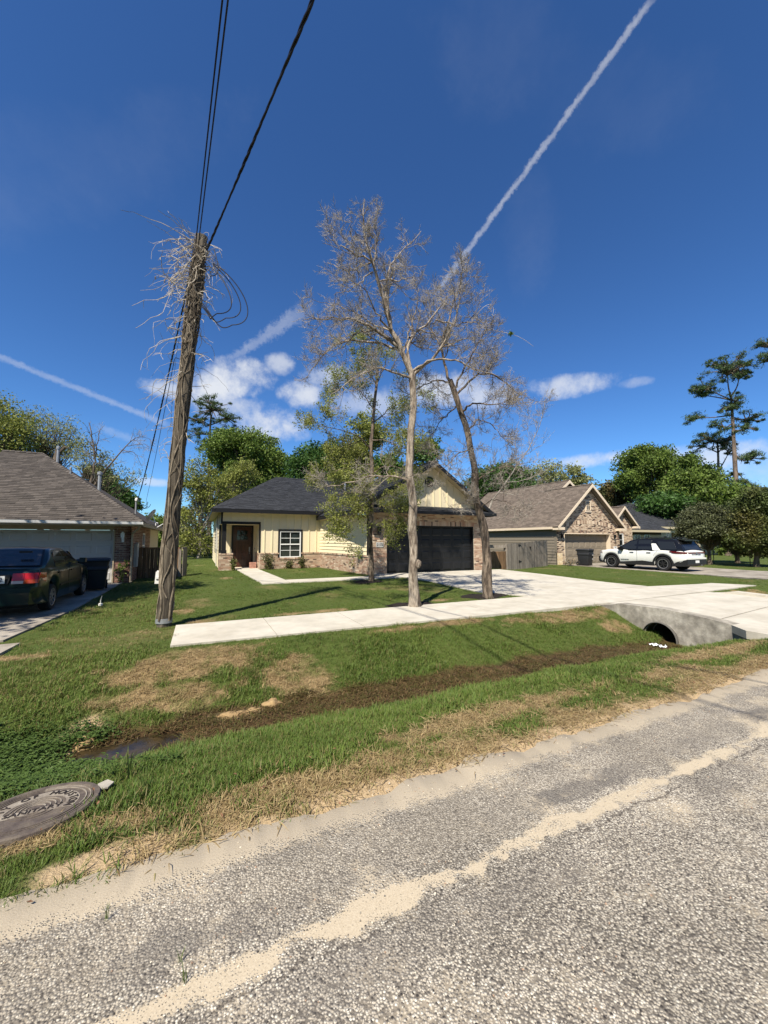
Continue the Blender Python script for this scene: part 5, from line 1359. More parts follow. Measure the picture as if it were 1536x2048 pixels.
side_panel(suv, 'door_seam', MT['trim_black'], [(1.60, .80), (1.608, .80), (1.36, 1.10), (1.352, 1.10)], sfn, .002, SX, SY, SZ)
for u in (2.66, 1.72): side_panel(suv, 'door_handle', MT['rim_black'], [(u, .965), (u+.22, .97), (u+.22, .995), (u, .995)], sfn, .022, SX, SY, SZ, th=.02)
side_panel(suv, 'badge', MT['trim_black'], [(2.95, .545), (3.42, .545), (3.42, .565), (2.95, .565)], sfn, .003, SX, SY, SZ)
side_panel(suv, 'mirror', MT['suv_black'], [(3.26, 1.09), (3.48, 1.09), (3.46, 1.26), (3.30, 1.28)], lambda u, z: .95, .17, SX, SY, SZ, th=.16)
for q in ([(.02, .955), (.02, 1.04), (.09, 1.045), (.09, .955)], [(.09, .955), (.09, 1.045), (.22, 1.055), (.22, .96)], [(.22, .96), (.22, 1.055), (.44, 1.07), (.44, .965)], [(.44, .965), (.44, 1.07), (.66, 1.085), (.80, 1.07), (.62, .985)]): side_panel(suv, 'taillight', MT['dark_red_lens'], q, sfn, .012, SX, SY, SZ, th=.08)
b = MB(); b.box(SX-.74, SY-.016, SZ+.965, SX+.74, SY+.05, SZ+1.035); b.build('rear_light_bar', MT['dark_red_lens'], suv)
side_panel(suv, 'headlight', MT['clear_lens'], [(4.60, .90), (4.86, .84), (4.88, .93), (4.62, .985)], sfn, .0, SX, SY, SZ, th=.03)
b = MB(); v = [(SX-.90, SY+.30, SZ+.30), (SX+.90, SY+.30, SZ+.30), (SX+.97, SY+.34, SZ+.46), (SX+.93, SY+.0, SZ+.64), (SX-.93, SY+.0, SZ+.64), (SX-.97, SY+.34, SZ+.46)]
b.add([(SX+s*x, SY+y, SZ+z) for s in (-1, 1) for x, y, z in ((.985, .62, .29), (.985, .62, .40), (.99, .42, .52), (.90, -.03, .66), (.90, -.03, .40), (.9, .1, .30))],
      [(0,1,2,3,4,5), (11,10,9,8,7,6), (3,9,10,4), (4,10,11,5), (2,8,9,3), (0,5,11,6)]); b.build('rear_bumper', MT['plastic'], suv)
b = MB(); b.box(SX-.86, SY-.05, SZ+.66, SX+.86, SY+.1, SZ+.75); b.build('bumper_step', MT['suv_white'], suv)
b = MB(); b.box(SX-.17, SY-.045, SZ+.47, SX+.17, SY-.032, SZ+.60); b.build('licence_plate', MT['plate'], suv)
b = MB(); put_text(b, 'PATHFINDER', .085, (SX+.0, SY-.008, SZ+.90), (1, 0, 0), (0, 0, 1), .004); b.v = [(SX + (x - SX)*1.7, y, z) for x, y, z in b.v]; b.build('lettering', MT['ink'], suv)
b = MB(); b.lathe([(.055, -.028), (.055, -.01)], (SX, SY, SZ+1.0), 'Y', 20); b.build('badge', MT['metal'], suv)
b = MB(); b.add([(SX+s*x, SY+y, SZ+z) for s in (-1, 1) for x, y, z in ((.93, 4.5, .30), (.95, 4.5, .66), (.86, 4.83, .70), (.70, 5.02, .66), (.70, 5.02, .38), (.8, 4.85, .30))],
      [(0,1,2,3,4,5), (11,10,9,8,7,6), (3,9,10,4), (4,10,11,5), (2,8,9,3), (1,7,8,2), (0,5,11,6)]); b.build('front_bumper', MT['plastic'], suv)
b = MB(); b.box(SX-.55, SY+4.93, SZ+.68, SX+.55, SY+5.0, SZ+.9); b.build('grille', MT['trim_black'], suv)
b = MB(); b.tube([(SX+.45, SY-.02, SZ+.34), (SX+.45, SY+.3, SZ+.34)], .04, 8); b.build('exhaust', MT['metal'], suv)

# --- dark green sedan
GX_, GY_, GZ_ = -3.80, 10.25, .035
car = thing('sedan', 'dark green sedan parked nose in before the white garage door', 'car', (GX_, GY_, GZ_))
top = curve([(0, .62), (.05, .76), (.10, .90), (.16, .955), (.3, .965), (.8, .945), (1.1, .93), (3.1, .92), (3.4, .885), (3.9, .80), (4.2, .73), (4.36, .62), (4.45, .46)])
bot = curve([(0, .36), (.2, .24), (.5, .2), (4.1, .18), (4.45, .28)])
hw = curve([(0, .72), (.05, .80), (.15, .835), (.5, .85), (2, .855), (3.8, .84), (4.2, .77), (4.45, .6)])
ar = [(.92, .295, .345), (3.54, .295, .345)]
us = sorted(set([0, .03, .06, .1, .13, .16, .22, .3, .45] + list(np.linspace(.57, 1.27, 22)) + list(np.linspace(1.4, 3.1, 9)) + list(np.linspace(3.19, 3.89, 22)) + [4, 4.1, 4.2, 4.3, 4.38, 4.45]))
shell(us, top, bot, hw, ar, GX_, GY_, GZ_, .03).build('body', MT['green_paint'], car, smooth=True)
b = MB(); b.box(GX_-.62, GY_+.3, GZ_+.16, GX_+.62, GY_+4.1, GZ_+.80); b.build('underbody', MT['rubber'], car)
zr = curve([(.62, .95), (.8, 1.04), (1.05, 1.20), (1.3, 1.33), (1.5, 1.36), (2.0, 1.375), (2.3, 1.35), (2.55, 1.27), (3.2, .92)])
def chw(u, z): k_ = min(max((z - .93) / .44, 0), 1); return .80 - .22 * k_**1.2
greenhouse([.62, .7, .8, .92, 1.05, 1.18, 1.3, 1.4, 1.5, 1.75, 2, 2.3, 2.55, 2.8, 3, 3.2], zr, chw, GX_, GY_, GZ_, .92, curve([(.62, .93), (1.2, 1), (2.4, 1), (3.2, .93)])).build('roof', MT['green_paint'], car, smooth=True)
side_panel(car, 'window', MT['car_glass'], [(1.12, .965), (1.92, .965), (1.92, 1.30), (1.50, 1.31), (1.34, 1.26)], chw, .007, GX_, GY_, GZ_)
side_panel(car, 'window', MT['car_glass'], [(1.98, .965), (2.98, .965), (2.55, 1.20), (2.28, 1.285), (1.98, 1.30)], chw, .007, GX_, GY_, GZ_)
b = MB(); b.prism([(GX_-.64, GY_+.70, GZ_+1.0), (GX_+.64, GY_+.70, GZ_+1.0), (GX_+.52, GY_+1.25, GZ_+1.325), (GX_-.52, GY_+1.25, GZ_+1.325)], (0, -.012, .012)); rw = b.build('rear_window', MT['rear_glass'], car)
b = MB(); b.prism([(GX_-.68, GY_+.672, GZ_+.975), (GX_+.68, GY_+.672, GZ_+.975), (GX_+.55, GY_+1.28, GZ_+1.345), (GX_-.55, GY_+1.28, GZ_+1.345)], (0, -.004, .004)); b.build('window_seal', MT['trim_black'], car)
b = MB(); b.box(GX_+.2, GY_+.93, GZ_+1.28, GX_+.42, GY_+.97, GZ_+1.32); b.build('mirror', MT['trim_black'], car)
b = MB(); b.prism([(GX_-.66, GY_+2.60, GZ_+1.26), (GX_+.66, GY_+2.60, GZ_+1.26), (GX_+.70, GY_+3.16, GZ_+.95), (GX_-.70, GY_+3.16, GZ_+.95)], (0, .012, .012)); b.build('windshield', MT['car_glass'], car)
for s in (-1, 1):
    # tail lamp: red outer, amber and clear lower lenses, wrapping the corner
    for nm, m_, z0, z1, xa, xb in (('taillight', 'red_lens', .745, .89, .42, .60), ('taillight', 'clear_lens', .685, .742, .42, .60), ('taillight', 'red_lens', .765, .89, .605, .80), ('taillight', 'amber_lens', .685, .762, .605, .80)):
        yy = lambda x, z: float(np.interp(abs(x), [.4, .65, .74, .80], [.0, .012, .05, .10])) + float(np.interp(z, [.68, .76, .90], [-.03, -.01, .035])) - .015
        b = MB(); v = []; n = 5
        for i in range(n+1):
            x = xa + (xb-xa)*i/n; v += [(GX_+s*x, GY_+yy(x, z0), GZ_+z0), (GX_+s*x, GY_+yy(x, z1), GZ_+z1)]
        b.add(v + [(x, y+.12, z) for x, y, z in v], [(2*i, 2*i+2, 2*i+3, 2*i+1) for i in range(n)] + [(2*i+1, 2*i+3, 2*i+3+2*n+2, 2*i+1+2*n+2) for i in range(n)] + [(2*i, 2*i+2, 2*i+2+2*n+2, 2*i+2*n+2) for i in range(n)])
        b.build(nm, MT[m_], car, smooth=True)
    side_panel(car, 'taillight', MT['red_lens'], [(.08, .76), (.42, .775), (.40, .87), (.12, .89)], hw2 if False else (lambda u, z: hw(u)), .002, GX_, GY_, GZ_, (s,))
    side_panel(car, 'taillight', MT['amber_lens'], [(.06, .685), (.40, .70), (.42, .772), (.08, .757)], lambda u, z: hw(u), .003, GX_, GY_, GZ_, (s,))
    for uc, zc, r in ar: wheel(car, GX_ + s*.735, GY_+uc, GZ_+.29, .29, .185, s, 9, MT['alloy'])
    side_panel(car, 'mirror', MT['green_paint'], [(2.72, .97), (2.92, .96), (2.90, 1.08), (2.74, 1.09)], lambda u, z: .86, .14, GX_, GY_, GZ_, (s,), th=.13)
    for u in (1.16, 2.12): side_panel(car, 'door_handle', MT['trim_black'], [(u, .80), (u+.19, .80), (u+.19, .835), (u, .835)], lambda u, z: hw(u), .012, GX_, GY_, GZ_, (s,), th=.02)
    for q in ([(1.95, .30), (1.958, .30), (1.958, .93), (1.95, .93)], [(3.0, .3), (3.008, .3), (3.06, .9), (3.052, .9)]): side_panel(car, 'door_seam', MT['trim_black'], q, lambda u, z: hw(u), .002, GX_, GY_, GZ_, (s,))
    side_panel(car, 'side_moulding', MT['trim_black'], [(1.3, .50), (3.1, .50), (3.1, .54), (1.3, .54)], lambda u, z: hw(u), .012, GX_, GY_, GZ_, (s,), th=.02)
b = MB(); b.add([(GX_+s*x, GY_+y, GZ_+z) for s in (-1, 1) for x, y, z in ((.845, .58, .22), (.85, .58, .58), (.84, .12, .60), (.74, -.05, .60), (.72, -.07, .50), (.70, -.04, .26))],
      [(0,1,2,3,4,5), (11,10,9,8,7,6), (3,9,10,4), (4,10,11,5), (2,8,9,3), (1,7,8,2), (0,5,11,6)]); b.build('rear_bumper', MT['green_paint'], car)
b = MB(); b.prism([(GX_-.36, GY_-.0, GZ_+.68), (GX_+.36, GY_-.0, GZ_+.68), (GX_+.40, GY_+.03, GZ_+.865), (GX_-.40, GY_+.03, GZ_+.865)], (0, -.022, 0)); b.build('plate_recess', MT['plastic'], car)
b = MB(); b.box(GX_+.02, GY_-.045, GZ_+.70, GX_+.32, GY_-.036, GZ_+.85); lp_ = b.build('licence_plate', MT['plate'], car)
b = MB(); put_text(b, '52', .11, (GX_+.235, GY_-.047, GZ_+.772), (1, 0, 0), (0, 0, 1), .002); b.build('digits', MT['ink'], lp_)
b = MB(); b.box(GX_-.82, GY_+.165, GZ_+.968, GX_+.82, GY_+.18, GZ_+.975); b.build('boot_seam', MT['trim_black'], car)

# ------------------------------------------------------------------ bins
def wheelie_bin(label, loc, rot, w, d, h, decal):
    t = thing('trash_bin', label, 'bin', loc); ca, sa = math.cos(rot), math.sin(rot)
    def X(x, y, z): return Vector((loc[0] + x*ca - y*sa, loc[1] + x*sa + y*ca, loc[2] + z))
    def loft(rings, cap=True):
        b = MB(); v = []; n = 4
        for z, hx, hy, oy in rings:
            r_ = .05; pts = []
            for cx, cy, a0 in ((1, 1, 0), (-1, 1, 90), (-1, -1, 180), (1, -1, 270)):
                for k_ in range(4): a = R(a0 + 30*k_); pts.append((cx*(hx-r_) + r_*math.cos(a), cy*(hy-r_) + oy + r_*math.sin(a)))
            v += [X(x, y, z) for x, y in pts]
        m_ = 16; K_ = len(rings); f = [(i*m_+j, i*m_+(j+1) % m_, (i+1)*m_+(j+1) % m_, (i+1)*m_+j) for i in range(K_-1) for j in range(m_)]
        return b.add(v, f + [tuple(range(m_))[::-1], tuple(range((K_-1)*m_, K_*m_))])
    loft([(.05, w*.36, d*.34, .0), (.10, w*.39, d*.37, 0), (h*.62, w*.44, d*.43, 0), (h*.64, w*.47, d*.46, 0), (h*.72, w*.475, d*.465, 0), (h*.74, w*.455, d*.45, 0), (h*.90, w*.475, d*.475, 0)]).build('body', MT['bin_plastic'], t, smooth=True)
    loft([(h*.895, w*.50, d*.50, 0), (h*.93, w*.515, d*.52, 0), (h*.97, w*.49, d*.49, .0), (h*1.0, w*.36, d*.34, .02)]).build('lid', MT['bin_plastic'], t, smooth=True)
    b = MB(); b.tube([X(-w*.36, d*.5, h*.88), X(-w*.36, d*.58, h*.9), X(w*.36, d*.58, h*.9), X(w*.36, d*.5, h*.88)], .018, 8); b.build('handle', MT['bin_plastic'], t)
    for s in (-1, 1):
        b = MB(); q = X(s*w*.40, d*.36, .14); axx = Vector((ca, sa, 0)); n = 18; uu, vv = Vector((-sa, ca, 0)), Vector((0, 0, 1)); v = []
        for o in (-.03, .03):
            for j in range(n): a = 2*math.pi*j/n; v.append(q + axx*o + (uu*math.cos(a) + vv*math.sin(a))*.14)
        b.add(v, [(j, (j+1) % n, n+(j+1) % n, n+j) for j in range(n)] + [tuple(range(n)), tuple(range(n, 2*n))]); b.build('wheel', MT['rubber'], t)
    for (x0, x1, z0, z1, m_) in decal:
        b = MB(); yy = -d*.475; b.add([X(x0, yy + (h*.9-z0)*.06, z0), X(x1, yy + (h*.9-z0)*.06, z0), X(x1, yy + (h*.9-z1)*.06, z1), X(x0, yy + (h*.9-z1)*.06, z1)] + [X(x0, yy - .006 + (h*.9-z0)*.06, z0), X(x1, yy - .006 + (h*.9-z0)*.06, z0), X(x1, yy - .006 + (h*.9-z1)*.06, z1), X(x0, yy - .006 + (h*.9-z1)*.06, z1)], [(4,5,6,7), (0,1,5,4), (3,2,6,7), (0,3,7,4), (1,2,6,5)])
        b.build('decal', MT[m_], t)
    return t
wheelie_bin('charcoal wheeled trash bin before the taupe garage door', (22.95, 17.3, -.075), R(14), .84, .84, 1.10, [(.16, .30, .66, .72, 'plate'), (.16, .30, .50, .62, 'trim_black'), (.16, .30, .40, .46, 'plate'), (-.28, -.1, .74, .80, 'trim_black')])
bl = wheelie_bin('black wheeled trash bin beside the dark green sedan', (-3.02, 15.0, .035), R(8), .86, .92, 1.0, [])
b = MB(); q = Vector((-3.14, 14.565, .66)); b.lathe([(.055, -.005), (.07, -.006), (.072, 0)], q, 'Y', 20); b.build('emblem', MT['blue_ink'], bl)

# ------------------------------------------------------------------ manhole
MC = Vector((-.855, 3.135, -.034))
mhole = thing('manhole_cover', 'round cast iron sanitary manhole cover sunk in the grass by the road', 'manhole cover', MC)
b = MB(); b.lathe([(.325, -.10), (.325, .0), (.318, .010), (.292, .010), (.288, .0)], MC, n=64); b.f = b.f[:-1]; b.build('rim', MT['iron'], mhole)
b = MB(); b.lathe([(.284, -.03), (.284, .004), (.0001, .004)], MC, n=64); b.build('lid', MT['iron'], mhole)
def ring(ri, ro, h, name, m_, a0=0, a1=360, n=64):
    b = MB(); v = []
    for i in range(n+1):
        a = R(a0 + (a1-a0)*i/n)
        for r, z in ((ri, .003), (ri, h), (ro, h), (ro, .003)): v.append(MC + Vector((r*math.cos(a), r*math.sin(a), z)))
    b.add(v, [(i*4+j, i*4+(j+1) % 4, (i+1)*4+(j+1) % 4, (i+1)*4+j) for i in range(n) for j in range(4)]); return b.build(name, m_, mhole)
ring(.148, .215, .0065, 'letter_band', MT['iron_worn'], -25, 205)
for r in (.245, .268): ring(r, r+.006, .009, 'ridge', MT['iron_worn'], -20, 95)
for r in (.232, .255, .275): ring(r, r+.009, .0085, 'ridge', MT['iron'], 95, 340)
for r in (.045, .070, .095, .120): ring(r, r+.005, .009, 'ridge', MT['iron_worn'], 0, 180, 32)
for r in (.06, .09, .12): ring(r, r+.008, .008, 'ridge', MT['iron'], 215, 325, 32)
b = MB(); b.box(MC.x-.17, MC.y-.066, MC.z+.003, MC.x+.17, MC.y-.008, MC.z+.0075); b.build('letter_bar', MT['iron_worn'], mhole)
b = MB(); put_text(b, 'SANITARY', .060, MC + Vector((0, -.038, .009)), (1, 0, 0), (0, 1, 0), .003); b.build('lettering', MT['iron_dark'], mhole)
b = MB(); word = 'CITY OF HOUSTON'
for i, ch in enumerate(word):
    if ch == ' ': continue
    a = R(196 - 212 * i / (len(word) - 1)); c = MC + Vector((.181*math.cos(a), .181*math.sin(a), .0085))
    put_text(b, ch, .062, c, (math.sin(a), -math.cos(a), 0), (math.cos(a), math.sin(a), 0), .003)
b.build('lettering', MT['iron_dark'], mhole)
b = MB(); q = MC + Vector((.30, .10, -.025)); b.prism([q, q+Vector((.05, .0, 0)), q+Vector((.075, .05, 0)), q+Vector((.03, .10, 0)), q+Vector((-.02, .07, 0))], (0, 0, .010)); o = b.build('concrete_chip', MT['concrete_wall'], loc=q); tag(o, 'pale chip of concrete at the right edge of the manhole cover', 'concrete chip')

mhole.rotation_euler = (R(-7.5), 0, 0)     # the cover follows the slope towards the ditch
# ------------------------------------------------------------------ small things
b = MB(); v = []
for j in range(6):
    for i in range(13):
        qx, qy = 8.40 + j*.022 + random.uniform(-.012, .012), 4.98 - i*.026 + random.uniform(-.01, .01)
        v.append((qx, qy, float(zt(qx, qy)) + .012 + abs(random.gauss(0, .022))))
b.add(v, [(j*13+i, j*13+i+1, (j+1)*13+i+1, (j+1)*13+i) for j in range(5) for i in range(12) if (i*7+j*3) % 11 not in (0, 4)])
tag(b.build('litter', MT['paper'], loc=(8.4, 4.8, -.45)), 'crumpled white paper litter in the ditch before the pipe mouth', 'litter')
b = MB()
for (x, y, l, h) in ((2.58, 22.0, .2, .08),) : pass
pv = thing('paver_stack', 'small stack of red pavers by the front door of the cream house', 'pavers', (2.62, 21.95, .085))
for i in range(3):
    for j in range(3):
        b = MB(); x = 2.44 + j*.115 + random.uniform(-.01, .01); b.box(x, 21.85, .087 + i*.105, x + .105, 22.1 + random.uniform(-.02, .02), .187 + i*.105); b.build('paver', MT['red_paver'], pv)
b = MB(); q = Vector((-2.15, 11.6, .0)); b.tube([q, q+Vector((0, 0, .13))], .012, 6); b.tube([q+Vector((0, 0, .13)), q+Vector((.02, 0, .23))], .008, 6); b.lathe([(.045, .0), (.045, .05), (.02, .06)], q, n=10)
tag(b.build('sprinkler', MT['white_cap'], loc=q), 'small upright white sprinkler at the edge of the old driveway', 'sprinkler')
# lumps of pale clay on the ditch bank
def lump(name, label, c, rx, ry, rz, m_, seed):
    b = MB(); nu, nv = 22, 9; v = []
    for j in range(nv+1):
        ph = math.pi/2 * j/nv
        for i in range(nu):
            a = 2*math.pi*i/nu; d = Vector((math.cos(a)*math.sin(ph), math.sin(a)*math.sin(ph), math.cos(ph)))
            k_ = 1 + .35 * mnoise.noise(d*1.8 + Vector((seed, 0, 0))) + .12*mnoise.noise(d*6 + Vector((seed, 3, 0)))
            v.append((c[0] + d.x*rx*k_, c[1] + d.y*ry*k_, c[2] + d.z*rz*k_))
    b.add(v, [(j*nu+i, j*nu+(i+1) % nu, (j+1)*nu+(i+1) % nu, (j+1)*nu+i) for j in range(nv) for i in range(nu)])
    o = b.build(name, m_, loc=c, smooth=True); tag(o, label, 'clay lump', 'clay lumps on the ditch bank'); return o
MT['clay'] = mat('sandy_clay', (.34, .235, .115), .95, .3, 9, (.20, .13, .065), .7, 40)
czz = lambda a, b_: float(zt(a, b_))
lump('clay_lump', 'rounded tan clay lump on the far bank of the ditch', (.86, 4.99, czz(.86, 4.99) - .02), .14, .09, .085, MT['clay'], 1)
lump('clay_lump', 'long low tan clay lump at the waterline left of the rounded one', (.42, 4.95, czz(.42, 4.95) - .025), .24, .08, .06, MT['clay'], 5)
lump('clay_lump', 'small flat tan clay lump between the two larger lumps', (.65, 4.95, czz(.65, 4.95) - .02), .12, .07, .05, MT['clay'], 9)
lump('clay_lump', 'broad bare clay patch at the left end of the ditch', (-.98, 5.05, czz(-.98, 5.05) - .05), .20, .22, .075, MT['clay'], 12)

# ------------------------------------------------------------------ vectorised branches
def tubes(paths, radii, S):
    """paths (N,K,3), radii (N,K) -> verts, quads"""
    N_, K_, _ = paths.shape
    T = np.empty_like(paths); T[:, 1:-1] = paths[:, 2:] - paths[:, :-2]; T[:, 0] = paths[:, 1] - paths[:, 0]; T[:, -1] = paths[:, -1] - paths[:, -2]
    T /= np.linalg.norm(T, axis=2, keepdims=True) + 1e-9
    ref = np.where(np.abs(T[:, :1, 2:3]) > .9, np.array([1., 0, 0]), np.array([0, 0, 1.]))
    U = np.cross(T, np.broadcast_to(ref, T.shape)); U /= np.linalg.norm(U, axis=2, keepdims=True) + 1e-9
    W = np.cross(T, U); a = np.arange(S) * 2 * np.pi / S
    V = paths[:, :, None, :] + radii[:, :, None, None] * (U[:, :, None, :] * np.cos(a)[None, None, :, None] + W[:, :, None, :] * np.sin(a)[None, None, :, None])
    idx = np.arange(N_ * K_ * S).reshape(N_, K_, S)
    F = np.stack([idx[:, :-1], np.roll(idx, -1, 2)[:, :-1], np.roll(idx, -1, 2)[:, 1:], idx[:, 1:]], -1).reshape(-1, 4)
    return V.reshape(-1, 3), F
def resample(pts, K):
    pts = np.array(pts, float); d = np.r_[0, np.cumsum(np.linalg.norm(np.diff(pts, axis=0), axis=1))]
    # smooth Catmull-Rom like interpolation through a dense linear sampling
    t = np.linspace(0, d[-1], K); out = np.stack([np.interp(t, d, pts[:, i]) for i in range(3)], 1)
    for _ in range(2): out[1:-1] = .25 * out[:-2] + .5 * out[1:-1] + .25 * out[2:]
    return out
def spawn(paths, radii, n, trange, L, ang, K, up, jit, rfac, rmin, rmax=.05, taper=.35, curl=0.):
    """n children on every parent path"""
    N_, KP, _ = paths.shape; M_ = N_ * n
    pi = np.repeat(np.arange(N_), n); t = rng.uniform(trange[0], trange[1], M_)
    f = t * (KP - 1); i0 = np.minimum(f.astype(int), KP - 2); w = (f - i0)[:, None]
    p = paths[pi, i0] * (1 - w) + paths[pi, i0 + 1] * w
    T = paths[pi, i0 + 1] - paths[pi, i0]; T /= np.linalg.norm(T, axis=1, keepdims=True) + 1e-9
    q = rng.normal(size=(M_, 3)); q -= T * (q * T).sum(1, keepdims=True); q /= np.linalg.norm(q, axis=1, keepdims=True) + 1e-9
    an = np.radians(rng.uniform(ang[0], ang[1], M_))[:, None]
    d = T * np.cos(an) + q * np.sin(an)
    ln = rng.uniform(L[0], L[1], M_) * (1 - .45 * t)
    out = np.empty((M_, K, 3)); out[:, 0] = p
    cv = rng.normal(size=(M_, 3)) * curl
    for k in range(1, K):
        d = d + rng.normal(size=(M_, 3)) * jit + np.array([0, 0, up]) + cv
        d /= np.linalg.norm(d, axis=1, keepdims=True) + 1e-9
        out[:, k] = out[:, k-1] + d * (ln / (K - 1))[:, None]
    pr = radii[pi, i0] * (1 - w[:, 0]) + radii[pi, i0 + 1] * w[:, 0]
    r0 = np.clip(pr * rfac, rmin, rmax)
    rad = r0[:, None] * np.linspace(1, taper, K)[None]
    return out, np.maximum(rad, rmin * .6)
def join(parts):
    V, F, n = [], [], 0
    for v, f in parts: V.append(v); F.append(f + n); n += len(v)
    return np.concatenate(V), np.concatenate(F)
def bumpy_trunk(path, radii, S=22, amp=.14, seed=0., fl=.0):
    K_ = len(path); V = []
    T = np.gradient(path, axis=0)
    for i in range(K_):
        t = Vector(T[i]).normalized(); u = t.cross(Vector((0, 1, .1))).normalized(); w = t.cross(u); h = path[i][2]
        for j in range(S):
            a = 2*math.pi*j/S; c_, s_ = math.cos(a), math.sin(a)
            k_ = 1 + amp * mnoise.noise(Vector((c_*1.6, s_*1.6, h*1.3 + seed))) + amp*.75 * mnoise.noise(Vector((c_*5, s_*5, h*3 + seed)))
            k_ += fl * math.exp(-max(0, h) * 6) * (1 + .5*math.sin(4*a + seed))
            q = Vector(path[i]) + (u*c_ + w*s_) * radii[i] * k_; V.append(q[:])
    idx = np.arange(K_*S).reshape(K_, S)
    F = np.stack([idx[:-1], np.roll(idx, -1, 1)[:-1], np.roll(idx, -1, 1)[1:], idx[1:]], -1).reshape(-1, 4)
    return np.array(V), F
def leaves_at(cen, size, stretch=1.9, flat=0., updir=.0):
    """one folded leaf quad per centre"""
    n = len(cen); a = rng.normal(size=(n, 3)); a[:, 2] *= (1 - flat); a /= np.linalg.norm(a, axis=1, keepdims=True)
    c = rng.normal(size=(n, 3)); c[:, 2] += updir; b_ = np.cross(a, c); b_ /= np.linalg.norm(b_, axis=1, keepdims=True) + 1e-9
    s = rng.uniform(.6, 1.3, n)[:, None] * size
    V = np.stack([cen - a*s*.5*stretch, cen + b_*s*.5, cen + a*s*.5*stretch, cen - b_*s*.5], 1).reshape(-1, 3)
    F = np.arange(n*4).reshape(-1, 4); return V, F

# ------------------------------------------------------------------ the bare yard trees
def px_path(pts, d0, dz=()):
    out = []
    for i, p in enumerate(pts):
        dd = d0 + (dz[i] if i < len(dz) else (dz[-1] if len(dz) else 0)); out.append(tuple(at_d(p[0], p[1], dd)))
    return out
def bare_tree(name, label, base, trunk_px, d, r0, r1, limbs, m_bark, counts=(9, 9, 8), lens=((.5, 1.35), (.2, .6), (.07, .22)), extra=0, tw=.0030, group=None, leaf=None, amp=.14, twm=None, lim_up=.05):
    t = thing(name, label, 'tree', base, group)
    P_ = [tuple(base - Vector((0, 0, .25)))] + px_path(trunk_px, d)
    tp = resample(P_, 64); hh = np.linspace(0, 1, 64); env = np.sin(np.pi * np.clip(hh, 0, 1)) ** .5
    tp[:, 0] += env * (r0 * .30 * np.sin(hh * 13 + d) + r0 * .16 * np.sin(hh * 31 + 2*d)); tp[:, 1] += env * r0 * .2 * np.sin(hh * 17 + 3*d)
    rr = np.interp(np.linspace(0, 1, 64), [0, .06, .2, 1], [r0*1.12, r0*1.02, r0*.9, r1])
    np_mesh('trunk', *bumpy_trunk(tp, rr, 24, amp, d, .28), m_bark, t, smooth=True)
    parts = []; LP, LR = [], []
    for pts, dz, ra, rb in limbs:
        p = resample(px_path(pts, d, dz), 16); r = np.linspace(ra, rb, 16)
        p[1:-1] += rng.normal(size=(14, 3)) * .02
        LP.append(p); LR.append(r)
    LP, LR = np.array(LP), np.array(LR) * .82
    if extra:
        e, er = spawn(tp[None], rr[None], extra, (.42, .98), (.8, 1.9), (45, 85), 16, .05, .12, .38, .012, .035)
        LP = np.concatenate([LP, e]); LR = np.concatenate([LR, er])
    parts.append(tubes(LP, LR, 7))
    ll = np.linalg.norm(np.diff(LP, axis=1), axis=2).sum(1); rp = np.repeat(np.arange(len(LP)), np.maximum(1, np.round(ll / .9)).astype(int)); per_ = max(2, int(round(counts[0] * len(LP) / len(rp))))
    a, ar = spawn(LP[rp], LR[rp], per_, (.12, 1), lens[0], (28, 75), 8, lim_up, .16, .5, .0065, .022)
    parts.append(tubes(a, ar, 5))
    b_, br = spawn(a, ar, counts[1], (.1, 1), lens[1], (28, 75), 5, .08, .18, .6, tw * 1.25, .010)
    np_mesh('limb', *join(parts), m_bark if twm is None else m_bark, t, smooth=True)
    c, cr_ = spawn(b_, br, counts[2], (.08, 1), lens[2], (25, 75), 3, .14, .2, .6, tw, .005)
    tag(np_mesh('twig', *join([tubes(b_, br, 4), tubes(c, cr_, 3)]), twm or MT['twig'], t), kind='stuff')
    if leaf: 
        m_l, n_l, sz, sel = leaf
        pts = c[:, -1]; k_ = sel(pts); pts = pts[k_]; pts = pts[rng.integers(0, len(pts), n_l)] + rng.normal(size=(n_l, 3)) * .07
        np_mesh('foliage', *leaves_at(pts, sz), m_l, t)
    return t
B1 = Vector((4.68, 8.14, .0))
